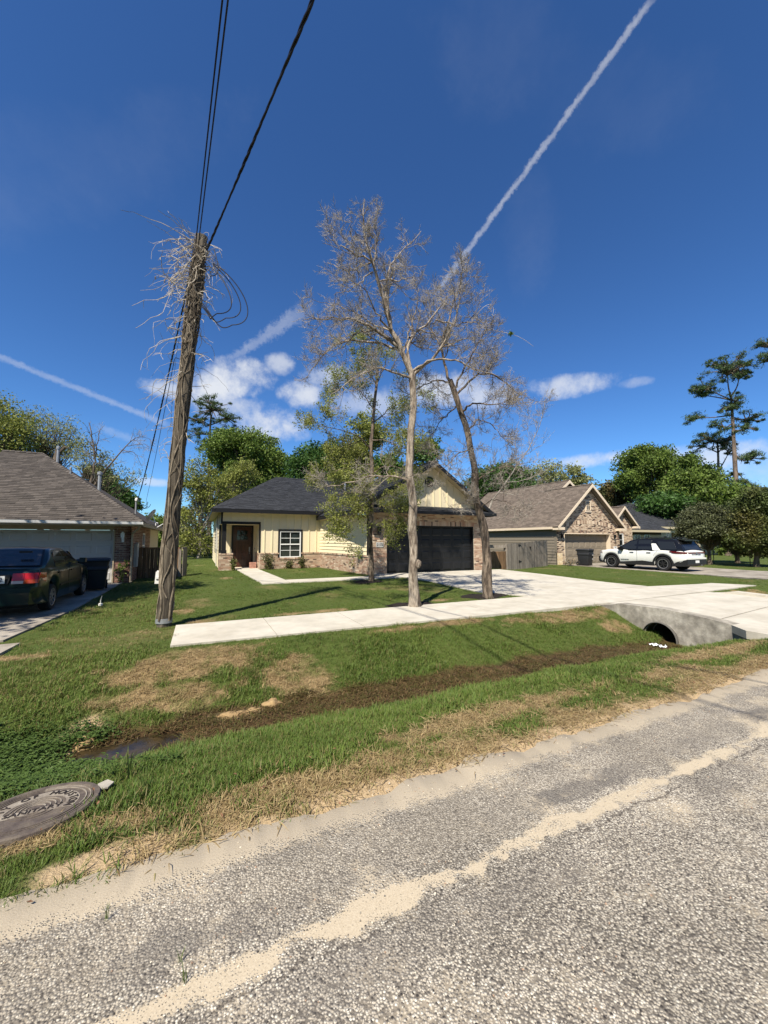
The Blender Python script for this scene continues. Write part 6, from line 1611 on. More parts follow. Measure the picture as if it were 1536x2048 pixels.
limbs1 = [
 ([(824, 750), (806, 705), (785, 665), (772, 612), (759, 563), (749, 521), (728, 492), (726, 450), (729, 398)], (0, -.05, -.1, -.15, -.2), .085, .012),
 ([(772, 612), (770, 575), (777, 531), (808, 500), (842, 462)], (-.15, -.1, .1, .3, .5), .035, .008),
 ([(806, 705), (780, 682), (752, 658), (714, 640), (661, 637), (606, 640)], (0, .0, -.2, -.3, -.4, -.6), .055, .008),
 ([(800, 700), (770, 690), (738, 682), (690, 680), (650, 705), (618, 745)], (0, .2, .4, .6, .8), .045, .007),
 ([(826, 748), (812, 710), (819, 675), (847, 651), (872, 633), (898, 585)], (0, 0, .15, .3, .4), .06, .008),
 ([(824, 752), (861, 721), (889, 686), (910, 647), (920, 585), (926, 530)], (0, -.1, -.2, -.3, -.3), .05, .007),
 ([(826, 742), (860, 716), (900, 715), (945, 735), (995, 752)], (0, -.3, -.5, -.7, -.9), .04, .007),
 ([(749, 521), (713, 510), (678, 490), (648, 470)], (-.2, -.3, -.4, -.5), .03, .007),
 ([(749, 521), (720, 535), (690, 540), (655, 525)], (-.2, 0, .2, .4), .026, .007),
 ([(785, 665), (760, 640), (745, 610), (728, 575), (700, 560)], (-.1, -.4, -.6, -.8), .032, .007),
 ([(759, 563), (800, 560), (836, 548)], (-.2, -.4, -.6), .024, .007),
 ([(819, 675), (842, 660), (868, 668), (905, 690)], (.1, .5, .8, 1.0), .032, .007),
 ([(806, 705), (820, 660), (836, 610), (838, 575)], (.1, .4, .6), .034, .007),
 ([(752, 658), (715, 665), (680, 700), (640, 705)], (-.1, .3, .5, .6), .026, .006),
 ([(785, 665), (740, 650), (690, 612), (640, 605)], (.0, .5, .8, .9), .03, .006),
 ([(872, 640), (915, 650), (950, 640), (985, 650)], (.3, .1, -.2, -.4), .026, .006),
 ([(745, 545), (705, 575), (668, 590)], (-.2, -.5, -.6), .022, .006),
 ([(822, 968), (806, 958), (791, 953), (749, 949), (690, 968), (640, 975)], (0, -.1, -.15, -.25, -.4), .032, .006),
 ([(749, 521), (756, 485), (748, 452), (752, 425)], (-.2, 0, .1), .024, .006),
 ([(728, 492), (702, 470), (700, 440)], (-.2, -.3), .018, .006),
 ([(826, 760), (790, 742), (750, 735), (705, 760), (660, 790)], (0, -.3, -.6, -.9, -1.1), .034, .006),
]
bare_tree('bare_tree', 'tallest bare tree with pale grey trunk beside the sidewalk, forking high up', B1, [(830, 1215), (828, 1150), (826, 1090), (822, 1000), (822, 900), (824, 820), (825, 745)], 9.14, .116, .078, limbs1, MT['bark_pale'],
          (8, 10, 10), ((.45, 1.25), (.2, .6), (.08, .22)), 0, .0032, amp=.2)
t1 = bpy.data.objects['bare_tree']
b = MB(); q = at_d(836, 1128, 9.10); v = []; nu, nv = 16, 10
for j in range(nv+1):
    for i in range(nu):
        a, ph = 2*math.pi*i/nu, math.pi*j/nv; d_ = Vector((math.cos(a)*math.sin(ph), math.sin(a)*math.sin(ph), math.cos(ph)))
        v.append(q + Vector((d_.x*.085, d_.y*.085, d_.z*.10)) * (1 + .3*mnoise.noise(d_*2.2)))
b.add(v, [(j*nu+i, j*nu+(i+1) % nu, (j+1)*nu+(i+1) % nu, (j+1)*nu+i) for j in range(nv) for i in range(nu)]); b.build('burl', MT['bark_pale'], t1, smooth=True)
B2 = Vector((7.28, 8.56, .0))
limbs2 = [
 ([(905, 770), (889, 735), (880, 690), (898, 640), (918, 575), (924, 540)], (0, .1, .2, .3), .05, .008),
 ([(908, 780), (930, 735), (955, 690), (975, 655)], (0, -.2, -.4, -.5), .04, .007),
 ([(912, 790), (950, 748), (990, 748), (1035, 785), (1062, 800)], (0, .1, .3, .5), .042, .007),
 ([(925, 823), (940, 806), (975, 808), (1035, 805)], (0, -.3, -.5, -.8), .036, .006),
 ([(935, 860), (960, 835), (985, 850), (1010, 880)], (0, .3, .5, .7), .028, .006),
 ([(900, 765), (870, 760), (840, 775), (800, 800)], (0, -.2, -.5, -.6), .03, .006),
 ([(920, 810), (890, 830), (868, 860), (850, 890)], (0, .3, .5, .6), .026, .006),
 ([(945, 900), (920, 905), (890, 930), (868, 955)], (0, -.3, -.5, -.6), .022, .005),
 ([(955, 960), (985, 940), (1020, 930), (1050, 945)], (0, -.3, -.5, -.6), .022, .005),
 ([(958, 1015), (985, 1000), (1020, 1005), (1040, 1020)], (0, -.3, -.5, -.6), .020, .005),
 ([(953, 1010), (925, 1005), (895, 1015)], (0, -.4, -.6), .018, .005),
 ([(880, 690), (860, 655), (852, 615)], (.2, .5, .6), .026, .006),
]
t2 = bare_tree('bare_tree', 'leaning rough barked bare tree at the edge of the pale driveway', B2, [(978, 1197), (973, 1130), (966, 1060), (957, 1000), (946, 925), (930, 850), (915, 800), (900, 760)], 10.54, .122, .064, limbs2, MT['bark_dark'],
          (10, 11, 9), ((.45, 1.25), (.2, .6), (.08, .22)), 0, .0035, amp=.28)
b = MB()
for pts in ([(953, 654), (985, 660), (1020, 667), (1045, 676), (1067, 693)], [(945, 640), (965, 615), (980, 606), (989, 615), (985, 632)]):
    P_ = resample(px_path(pts, 10.2), 14); b.tube([Vector(q) for q in P_], [.008*(1-.6*i/13) for i in range(14)], 5)
b.build('shoot', MT['twig_white'], t2)
np_mesh('foliage', *leaves_at(np.array(at_d(1022, 667, 10.2)) + rng.normal(size=(26, 3))*.035, .05), MT['leaf_mid'], t2)
B3 = Vector((5.70, 13.2, .02))
limbs3 = [
 ([(743, 1000), (720, 985), (690, 985), (655, 1000)], (0, -.4, -.7, -.9), .03, .007), ([(743, 950), (770, 930), (800, 935), (840, 950)], (0, -.4, -.6, -.7), .028, .006),
 ([(744, 900), (715, 870), (680, 860), (630, 850)], (0, -.5, -.8, -1.0), .034, .006), ([(746, 850), (775, 820), (810, 800), (850, 800)], (0, .4, .7, .9), .03, .006),
 ([(748, 820), (720, 780), (690, 765), (640, 770)], (0, .3, .6, .8), .03, .006), ([(752, 770), (770, 730), (775, 690), (768, 650)], (0, .2, .3), .03, .006),
 ([(752, 770), (730, 730), (720, 690), (728, 640)], (0, -.3, -.5), .028, .006), ([(743, 1020), (765, 1010), (790, 1030), (800, 1065)], (0, -.5, -.7, -.8), .02, .005),
 ([(743, 975), (715, 1000), (700, 1040), (690, 1075)], (0, -.5, -.8, -.9), .018, .005), ([(742, 1045), (725, 1030), (700, 1035), (672, 1060)], (0, -.4, -.6, -.7), .016, .005),
 ([(744, 880), (770, 880), (800, 895), (850, 910)], (0, -.5, -.8, -.9), .024, .005), ([(743, 930), (715, 925), (680, 940), (640, 950)], (0, .4, .6, .8), .024, .005),
 ([(748, 1040), (770, 1035), (800, 1045)], (0, -.3, -.5), .016, .005),
]
def selleaf(p):
    return (p[:, 2] < 9) & (rng.random(len(p)) < .5)
bare_tree('leafing_tree', 'slender tree with thin yellow-green leaves beside the path and brick corner', B3, [(743, 1167), (742, 1080), (742, 1000), (743, 900), (748, 820), (755, 740)], 14.2, .10, .045, limbs3, MT['bark_dark'],
          (8, 8, 6), ((.8, 1.9), (.25, .7), (.08, .26)), 0, .0036, leaf=(MT['leaf_yellow'], 42000, .034, selleaf), amp=.18, twm=MT['twig'], lim_up=-.0)
# slim pale sapling behind the driveway
limbs4 = [([(985, 1000), (1012, 965), (1035, 930), (1060, 895), (1080, 850), (1092, 800), (1100, 765)], (0, -.3, -.5, -.7, -.9), .045, .006),
          ([(1035, 930), (1030, 890), (1035, 850), (1045, 815)], (-.5, -.4), .02, .005), ([(1050, 910), (1085, 890), (1110, 860)], (-.5, -.6), .018, .005),
          ([(1012, 965), (1050, 960), (1085, 945), (1110, 930)], (-.3, -.6, -.8), .022, .005), ([(1000, 985), (1030, 990), (1060, 975), (1090, 985)], (-.2, -.5, -.7), .02, .005), ([(1060, 895), (1055, 850), (1062, 815)], (-.7, -.6), .016, .005)]
bare_tree('bare_sapling', 'slim pale leafless sapling spreading to the right over the fence', Vector((14.0, 17.1, -.05)), [(960, 1140), (962, 1080), (972, 1030), (985, 1000)], 21.4, .07, .05, limbs4, MT['twig'],
          (7, 5, 4), ((.6, 1.6), (.3, .8), (.15, .35)), 0, .005, amp=.05)

# ------------------------------------------------------------------ leafy trees
def leafy(name, label, base_px, d, blobs, leaf, lsize, per, m_bark, tr=.22, csize=.75, fork=.45, group=None, cat='tree', branches=True, flat=0., lean=0., gz=-.1, stretch=1.9, twigs=0, upd=0., pd=0.):
    bp = at_d(base_px, 1100, d); base = Vector((bp.x, bp.y, gz)); t = thing(name, label, cat, base, group)
    cl = []; sd_ = FWD.copy(); sd_.z = 0; sd_.normalize()
    for px, py, rx, ry, n in blobs:
        c = at_d(px, py, d); Rx, Rz = rx * d / 769, ry * d / 769
        k_ = 0
        while k_ < n:
            u = rng.normal(size=3); u /= np.linalg.norm(u); r_ = rng.uniform(.25, 1.0) ** .55
            q = c + RIGHT * (u[0]*r_*Rx) + sd_ * (u[1]*r_*(pd or Rx*.85)) + Vector((0, 0, u[2]*r_*Rz)); cl.append(q[:]); k_ += 1
    cl = np.array(cl); cl[:, 2] = np.maximum(cl[:, 2], gz + .25)
    top = Vector(cl[cl[:, 2].argmax()]); cen = Vector(cl.mean(0))
    zt_top = base.z + (top.z - base.z) * .80
    tp = resample([tuple(base - Vector((0, 0, .2))), tuple(base.lerp(Vector((cen.x, cen.y, zt_top)), .45) + Vector((lean, 0, 0))), (cen.x, cen.y, zt_top)], 24)
    rr = np.linspace(tr, tr * .25, 24)
    np_mesh('trunk', *bumpy_trunk(tp, rr, 10, .12, d, .25), m_bark, t, smooth=True)
    if branches:
        m_ = len(cl); lo = max(.15, fork)
        tt = np.clip((cl[:, 2] - base.z) / max(zt_top - base.z, .1) * .85 - rng.uniform(.05, .3, m_), lo, .97)
        f = tt * 23; i0 = np.minimum(f.astype(int), 22); p0 = tp[i0]
        P_ = np.empty((m_, 6, 3))
        for k_ in range(6):
            s = k_ / 5; P_[:, k_] = p0 * (1-s) + cl * s + np.array([0, 0, 1]) * (np.sin(s*np.pi) * -.06 * np.linalg.norm(cl - p0, axis=1))[:, None]
        P_[:, 1:5] += rng.normal(size=(m_, 4, 3)) * csize * .10
        r0 = np.clip(rr[i0] * .40, .012, .12); rad = r0[:, None] * np.linspace(1, .22, 6)[None]
        parts = [tubes(P_, rad, 5)]
        if twigs:
            e, er = spawn(P_, rad, twigs, (.35, 1), (.4, 1.3), (25, 70), 4, .05, .2, .5, .007, .02); parts.append(tubes(e, er, 3))
        np_mesh('branch', *join(parts), m_bark, t)
    n = len(cl) * per
    ci = np.repeat(np.arange(len(cl)), per); sz = rng.uniform(.5, 1.2, len(cl))[ci][:, None] * csize
    off = np.clip(rng.normal(size=(n, 3)) * .5, -.95, .95); off[:, 2] *= (.62 if not flat else .28)
    L_ = cl[ci] + off * sz
    np_mesh('crown', *leaves_at(L_, lsize, stretch, flat * .5, upd), leaf, t)
    return t
BK = MT['bark_far']
# behind the brick house on the left
leafy('leafy_tree', 'yellow-green tree at the far left edge above the brown roof', -40, 27, [(-25, 850, 70, 75, 70), (-60, 940, 60, 60, 40), (20, 880, 45, 45, 40)], MT['leaf_yellow'], .09, 105, BK, .3, 1.05, twigs=3)
leafy('leafy_tree', 'broad tree with sparse spring leaves behind the brown roof', 80, 30, [(85, 862, 62, 48, 80), (60, 920, 75, 40, 50), (130, 880, 35, 35, 26)], MT['leaf_spring'], .075, 46, BK, .26, .95, .3, twigs=6)
leafy('leafy_tree', 'thin leaning tree with drooping sparse branches between the roof and the pole', 165, 27, [(195, 925, 32, 32, 26), (240, 950, 40, 22, 20), (150, 905, 30, 28, 18)], MT['leaf_spring'], .075, 42, BK, .16, .7, .3, twigs=6)
sn = thing('dead_snag', 'dark broken dead trunk standing behind the brown roof ridge', 'tree', at_d(112, 1100, 25) + Vector((0, 0, -1)))
b = MB(); b.tube([at_d(110, 1100, 25), at_d(111, 960, 25), at_d(113, 920, 25), at_d(114, 896, 25)], [.3, .24, .2, .06], 8); b.build('trunk', MT['bark_far'], sn)
b = MB(); b.tube([at_d(113, 925, 25), at_d(118, 905, 25), at_d(130, 894, 25), at_d(137, 896, 25)], [.12, .1, .08, .02], 6); b.build('limb', MT['bark_far'], sn)
bare_tree('broken_tree', 'bare broken limbs reaching right above the brown roof', at_d(175, 1100, 26) + Vector((0, 0, -.6)), [(176, 1040), (178, 985), (186, 950)], 26, .16, .10,
          [([(186, 950), (190, 920), (185, 880), (178, 845)], (0, 0), .09, .03), ([(190, 915), (195, 885), (200, 862)], (0, 0), .05, .02), ([(178, 985), (200, 955), (230, 918), (252, 892), (275, 868), (300, 878)], (0, 0), .09, .012), ([(245, 900), (270, 905), (285, 935)], (0, 0), .03, .008), ([(252, 892), (290, 888), (310, 905)], (0, -.3), .03, .008)],
          MT['bark_far'], (5, 4, 3), ((.6, 1.7), (.3, .8), (.15, .4)), 0, .007, twm=MT['twig'])
leafy('leafy_tree', 'low dark green tree peeping over the eave beside the service mast', 225, 33, [(225, 995, 38, 22, 40), (195, 960, 22, 24, 20), (248, 1015, 22, 22, 20)], MT['leaf_deep'], .16, 150, BK, .2, .9)
leafy('leafy_tree', 'low light green tree behind the satellite dish', 320, 40, [(310, 1060, 28, 30, 36), (345, 1070, 34, 36, 40), (300, 1080, 25, 25, 20)], MT['leaf_mid'], .18, 150, BK, .2, 1.0)
# between the pole and the cream house
leafy('leafy_tree', 'loose yellow-green tree with pale limbs just right of the utility pole', 398, 33, [(395, 960, 34, 45, 44), (430, 985, 40, 45, 44), (385, 1040, 28, 50, 40), (400, 1085, 40, 25, 26)], MT['leaf_yellow'], .10, 80, MT['twig'], .17, .9, .2, twigs=5)
leafy('leafy_tree', 'loose yellow-green tree with pale limbs left of the charcoal roof peak', 455, 35, [(470, 975, 36, 38, 44), (440, 1010, 40, 40, 40), (490, 945, 28, 25, 24)], MT['leaf_yellow'], .10, 80, MT['twig'], .17, .9, .2, twigs=4)
leafy('leafy_tree', 'brushy undergrowth tree at the back of the narrow side yard', 395, 37, [(385, 1085, 42, 22, 50), (365, 1060, 20, 40, 30), (410, 1095, 20, 18, 16)], MT['leaf_spring'], .12, 120, MT['twig'], .1, .8, .1, twigs=3)
leafy('leafy_tree', 'big rounded deep green tree behind the yellow-green trees', 500, 50, [(500, 905, 62, 42, 90), (445, 900, 34, 34, 40), (545, 935, 34, 34, 40), (500, 960, 70, 40, 50)], MT['leaf_mid'], .17, 260, BK, .4, 1.5)
leafy('leafy_tree', 'deep green tree behind the charcoal roof ridge', 630, 46, [(630, 930, 46, 38, 70), (600, 950, 26, 34, 26), (665, 925, 36, 38, 40)], MT['leaf_deep'], .16, 250, BK, .35, 1.4)
leafy('leafy_tree', 'yellow-green tree rising behind the slender yard tree', 710, 38, [(712, 925, 44, 44, 60), (735, 870, 34, 40, 40), (690, 965, 40, 28, 24)], MT['leaf_yellow'], .14, 110, BK, .2, 1.0, twigs=2)
leafy('leafy_tree', 'dark green tree just left of the garage gable', 800, 44, [(790, 955, 34, 28, 34), (850, 905, 26, 30, 26), (770, 930, 25, 25, 20)], MT['leaf_deep'], .2, 130, BK, .28, 1.2)
leafy('leafy_tree', 'deep green tree right of the garage gable', 990, 44, [(985, 965, 40, 38, 60), (1025, 965, 34, 30, 36), (955, 985, 24, 24, 20)], MT['leaf_deep'], .155, 250, BK, .3, 1.3)
leafy('leafy_tree', 'pale thin tree with light leaves behind the taupe roof', 1080, 48, [(1075, 955, 34, 24, 34), (1110, 945, 32, 26, 28)], MT['leaf_spring'], .15, 60, MT['twig'], .18, 1.1, .3, twigs=6)
leafy('leafy_tree', 'small pale green tree behind the small peak of the taupe roof', 1140, 50, [(1142, 952, 24, 24, 26), (1165, 968, 20, 14, 12)], MT['leaf_spring'], .16, 80, MT['twig'], .16, 1.0, .3, twigs=4)
leafy('leafy_tree', 'pale brushy tree line piece above the taupe roof slope', 1050, 56, [(1045, 985, 50, 22, 36), (1000, 990, 30, 20, 20)], MT['leaf_spring'], .18, 90, MT['twig'], .16, 1.2, .3, twigs=4)
# right side
leafy('leafy_tree', 'tall rounded green tree above the dark grey roof', 1295, 54, [(1293, 928, 46, 32, 58), (1268, 968, 32, 22, 22), (1328, 960, 28, 32, 24)], MT['leaf_mid'], .18, 270, BK, .4, 1.5)
leafy('leafy_tree', 'bright green tree between the rounded tree and the pines', 1385, 48, [(1385, 968, 46, 34, 58), (1350, 992, 32, 26, 24), (1412, 958, 28, 26, 20), (1375, 926, 16, 12, 8)], MT['leaf_mid'], .165, 270, BK, .35, 1.4)
leafy('leafy_tree', 'olive green tree at the left end of the far tree group', 1235, 58, [(1235, 990, 34, 22, 44), (1215, 1005, 24, 18, 20)], MT['leaf_olive'], .24, 160, BK, .3, 1.4)
leafy('leafy_tree', 'deep green tree behind the grey-green tree', 1330, 46, [(1330, 1010, 50, 24, 50), (1370, 1020, 40, 22, 30)], MT['leaf_deep'], .2, 180, BK, .25, 1.3)
leafy('leafy_tree', 'mid green tree behind the cedars', 1455, 42, [(1452, 995, 42, 26, 38), (1500, 1010, 46, 24, 30), (1545, 1005, 36, 30, 22)], MT['leaf_mid'], .17, 170, BK, .25, 1.2)
leafy('cedar_tree', 'grey-green bushy tree on a staked trunk behind the white car', 1418, 26.6, [(1415, 1045, 44, 36, 80), (1400, 1058, 42, 20, 44), (1440, 1062, 24, 18, 26)], MT['leaf_grey'], .075, 300, MT['bark_far'], .13, .62, .35, gz=-.12)
leafy('cedar_tree', 'dark cedar with its trunk leaning left right of the grey-green tree', 1474, 28.5, [(1475, 1060, 34, 48, 90), (1465, 1076, 28, 14, 30), (1485, 1020, 22, 24, 24)], MT['leaf_olive2'], .075, 320, MT['bark_far'], .15, .60, .25, gz=-.12, lean=-.2)
leafy('cedar_tree', 'tall dark cedar at the right edge of the picture', 1509, 24.4, [(1525, 1050, 44, 58, 120), (1520, 1000, 30, 24, 30), (1510, 1078, 44, 16, 40)], MT['leaf_olive2'], .07, 340, MT['bark_far'], .15, .60, .25, gz=-.12)
for lab, px, py, d in (('left stake', 1411, 1128, 26.3), ('right stake', 1428, 1128, 26.3), ('left stake', 1501, 1134, 24.1), ('right stake', 1519, 1134, 24.1)):
    q = at_z(px, py, -.12); b = MB(); b.tube([q, q + Vector((0, 0, .95 if 'x' else 1))], .022, 6); b.lathe([(.035, .9), (.035, .98), (.0001, 1.0)], q, n=8)
    tr_ = 'the grey-green bushy tree' if px < 1450 else 'the tall dark cedar at the right edge'
    tag(b.build('tree_stake', MT['stake'], loc=q), f'{lab} at the foot of {tr_}', 'stake', 'stakes beside young trees')
# pines
def pine(name, label, base_px, d, trunk, tiers, tr, seed=0):
    bp = at_d(base_px, 1100, d); base = Vector((bp.x, bp.y, -.1)); t = thing(name, label, 'tree', base)
    P_ = [tuple(base)] + px_path(trunk, d); tp = resample(P_, 40); rr = np.linspace(tr, tr * .3, 40)
    np_mesh('trunk', *bumpy_trunk(tp, rr, 12, .10, d, .15), MT['bark_pine'], t, smooth=True)
    cl, br = [], []
    for sx, sy, px, py, rx, ry, n in tiers:
        s0 = np.array(at_d(sx, sy, d)); c = np.array(at_d(px, py, d + rng.uniform(-1, 1)))
        mid = (s0 + c) / 2 + rng.normal(size=3) * .25 + np.array([0, 0, -.2]); br.append(resample([s0, mid, c], 8))
        for _ in range(int(n * 1.5)):
            u = rng.normal(size=3); u /= np.linalg.norm(u); r_ = rng.random() ** .45
            q = c + np.array(RIGHT) * u[0]*r_*rx*1.2*d/769 + np.array(FWD) * u[1]*r_*rx*d/769*.8 + np.array([0, 0, u[2]*r_*ry*1.75*d/769]); cl.append(q)
            br.append(resample([mid * .4 + c * .6, (c + q) / 2 + rng.normal(size=3)*.12, q], 8))
    br = np.array(br); rad = np.concatenate([np.linspace(.09, .03, 8)[None] if i == 0 else np.linspace(.04, .012, 8)[None] for i in range(1)] * len(br))
    e, er = spawn(br, rad, 3, (.4, 1), (.4, 1.1), (25, 65), 4, .05, .2, .6, .010, .02)
    np_mesh('branch', *join([tubes(br, rad, 5), tubes(e, er, 3)]), MT['bark_far'], t)
    cl = np.array(cl); per = 85; ci = np.repeat(np.arange(len(cl)), per)
    off = rng.normal(size=(len(ci), 3)) * .5; off[:, 2] *= .55
    L_ = cl[ci] + off * rng.uniform(.25, 1.0, len(cl))[ci][:, None] * .62
    np_mesh('crown', *leaves_at(L_, .06, 6, 0, .4), MT['needle'], t)
    return t
MT['bark_pine'] = mat('pine_bark', (.22, .165, .125), .95, .3, 3, (.11, .08, .06), .6, 10, stretch=(1, 1, .4))
pine('pine_tree', 'tall pine with a bare trunk and open crown right of the green trees', 1476, 45, [(1475, 1010), (1470, 930), (1467, 870), (1464, 820), (1462, 790)],
     [(1463, 800, 1455, 735, 44, 16, 26), (1463, 800, 1410, 775, 28, 14, 14), (1464, 830, 1385, 835, 20, 9, 7), (1463, 790, 1480, 745, 28, 14, 12), (1463, 815, 1450, 815, 20, 10, 8), (1466, 835, 1495, 838, 24, 10, 9), (1466, 845, 1440, 852, 16, 9, 6),
      (1468, 860, 1490, 855, 18, 8, 6), (1468, 905, 1500, 918, 30, 10, 10), (1469, 940, 1490, 965, 22, 9, 6), (1464, 810, 1470, 800, 18, 10, 6), (1462, 800, 1400, 790, 16, 9, 6)], .36)
pine('pine_tree', 'shorter pine half hidden left of the tall pine', 1436, 50, [(1437, 1010), (1437, 940), (1436, 900), (1434, 880)],
     [(1436, 900, 1425, 880, 32, 12, 16), (1436, 905, 1400, 892, 18, 8, 6), (1436, 905, 1452, 880, 20, 10, 8), (1437, 930, 1450, 955, 26, 10, 9), (1437, 950, 1420, 965, 26, 10, 9), (1437, 940, 1460, 900, 14, 8, 5)], .30)
pine('pine_tree', 'pine reaching in at the right edge of the picture', 1590, 42, [(1590, 1000), (1588, 850), (1582, 680), (1580, 600)],
     [(1582, 690, 1533, 690, 18, 9, 7), (1582, 730, 1532, 718, 16, 6, 6), (1580, 640, 1600, 630, 34, 20, 14), (1580, 620, 1610, 590, 40, 20, 14), (1582, 740, 1620, 730, 40, 20, 12), (1582, 680, 1580, 665, 16, 12, 6)], .36)
pine('pine_tree', 'dark pine standing behind the utility pole', 419, 56, [(418, 1000), (418, 900), (420, 860), (422, 830)],
     [(421, 840, 425, 815, 34, 16, 22), (421, 850, 400, 838, 24, 12, 12), (421, 850, 455, 838, 28, 10, 12), (420, 860, 460, 862, 24, 8, 8), (420, 870, 395, 868, 22, 10, 9), (419, 880, 405, 892, 18, 9, 7), (419, 880, 440, 885, 22, 9, 8), (421, 830, 418, 803, 22, 10, 8)], .36)
# tree outside the frame whose shade falls on the sedan
sh_c = Vector((-7.6, 10.2, 8.4))
st_ = thing('shade_tree', 'dense tree shading the old driveway from the left', 'tree', (-9.2, 8.6, 0))
np_mesh('trunk', *bumpy_trunk(resample([(-9.2, 8.6, -.2), (-9.0, 8.9, 3), (-7.8, 10.0, 7.5)], 20), np.linspace(.3, .1, 20), 10, .12, 3, .2), BK, st_, smooth=True)
n = 90; u2 = rng.normal(size=(210, 3)); u2 /= np.linalg.norm(u2, axis=1, keepdims=True); u = rng.normal(size=(n, 3)); u /= np.linalg.norm(u, axis=1, keepdims=True)
cl = np.array(sh_c) + u * (rng.random(n) ** .5)[:, None] * np.array([2.1, 2.4, 2.2])
cl2 = np.array([-8.6, 7.2, 6.5]) + u * (rng.random(n) ** .5)[:, None] * np.array([2.2, 2.4, 2.0]); cl3 = np.array([-10.2, 9.2, 7.4]) + u2 * (rng.random(210) ** .4)[:, None] * np.array([3.3, 3.4, 2.2]); cl = np.concatenate([cl, cl2, cl3]); n = len(cl)
ci = np.repeat(np.arange(n), 130); L_ = cl[ci] + rng.normal(size=(len(ci), 3)) * .42
np_mesh('crown', *leaves_at(L_, .14), MT['leaf_mid'], st_)
P_ = np.stack([np.array([-8.2, 9.6, 6.0]) * (1-s) + cl * s for s in np.linspace(0, 1, 5)], 1); np_mesh('branch', *tubes(P_, np.linspace(.06, .015, 5)[None].repeat(n, 0), 4), BK, st_)

# unseen trees added behind the viewer to block low sky light and deepen shade
def add_sky_blocker(c):
    t = thing('sky_blocker_tree', 'unseen tree added across the street to block low sky light', 'tree', c, 'added sky-blocking trees across the street')
    np_mesh('trunk', *bumpy_trunk(resample([(c[0], c[1], -.2), (c[0]+.2, c[1], 3), (c[0], c[1]+.2, 8)], 20), np.linspace(.35, .12, 20), 10, .12, 3, .2), BK, t, smooth=True)
    n = 150; u = rng.normal(size=(n, 3)); u /= np.linalg.norm(u, axis=1, keepdims=True)
    cl = np.array([c[0], c[1], 6.3]) + u * (rng.random(n) ** .45)[:, None] * np.array([4.2, 3.2, 4.8]); ci = np.repeat(np.arange(n), 60)
    L_ = cl[ci] + rng.normal(size=(len(ci), 3)) * .55; L_[:, 2] = np.maximum(L_[:, 2], .4)
    np_mesh('crown', *leaves_at(L_, .26), MT['leaf_mid'], t)
    P_ = np.stack([np.array([c[0], c[1], 4.5]) * (1-s) + cl * s for s in np.linspace(0, 1, 5)], 1); np_mesh('branch', *tubes(P_, np.linspace(.06, .015, 5)[None].repeat(n, 0), 4), BK, t)
    return t
ft = add_sky_blocker((-26, -13, 0))
for i, (x_, y_) in enumerate([(-19, -15), (-12.5, -13.5), (-6, -15.5), (.5, -14), (7.5, -15.5), (14.5, -14), (22, -15), (30, -14)]):
    r_ = ft.copy(); C.objects.link(r_); r_.location = (x_, y_, 0); r_.rotation_euler = (0, 0, i * .9); s_ = .9 + .12 * ((i * 5) % 4); r_.scale = (s_, s_, s_)
    for ch in list(ft.children):
        q_ = ch.copy(); C.objects.link(q_); q_.parent = r_

# ------------------------------------------------------------------ shrubs
def shrub(name, label, c, h, w, n, m_, lsz, nstem=9, cat='shrub', group=None, stem=None):
    c = Vector(c); t = thing(name, label, cat, c, group); P_ = []
    for i in range(nstem):
        a = random.uniform(0, 6.28); o = Vector((math.cos(a), math.sin(a), 0)) * w * random.uniform(.3, 1); P_.append(resample([tuple(c), tuple(c + o*.35 + Vector((0, 0, h*.5))), tuple(c + o + Vector((0, 0, h*random.uniform(.7, 1.05))))], 6))
    P_ = np.array(P_); np_mesh('stem', *tubes(P_, np.linspace(.009, .004, 6)[None].repeat(len(P_), 0), 4), stem or MT['bark_far'], t)
    if n:
        i = rng.integers(0, len(P_), n); k_ = rng.integers(1, 6, n); L_ = P_[i, k_] + rng.normal(size=(n, 3)) * np.array([w*.28, w*.28, h*.12])
        L_[:, 2] = np.maximum(L_[:, 2], c.z + .02); np_mesh('foliage', *leaves_at(L_, lsz, 2.2), m_, t)
    return t
shrub('garden_shrub', 'leftmost of three thin shrubs along the brick base under the window', (3.30, 20.95, .0), .78, .34, 420, MT['leaf_olive'], .05)
shrub('garden_shrub', 'low shrub under the white window between two taller shrubs', (4.35, 20.9, .0), .48, .34, 330, MT['leaf_olive'], .05)
shrub('garden_shrub', 'shrub at the right lower corner of the white window', (5.05, 20.9, .0), .62, .24, 320, MT['leaf_olive'], .05)
shrub('garden_shrub', 'narrow upright shrub before the brick porch pier', (1.55, 20.95, .0), .66, .13, 300, MT['leaf_olive2'], .05)
shrub('dry_shrub', 'dry brown spiky shrub at the corner of the blond brick house', (22.0, 17.7, -.1), .48, .55, 120, MT['pod'], .06, 40, stem=MT['twig'])
shrub('garden_shrub', 'weedy sprig growing against the brick pillar of the white garage door', (-2.62, 17.05, 0), .9, .18, 60, MT['leaf_mid'], .07, 5)
shrub('garden_shrub', 'low bushes by the far stone house', (52.5, 22.5, -.1), .9, 1.2, 500, MT['leaf_mid'], .14, 14)

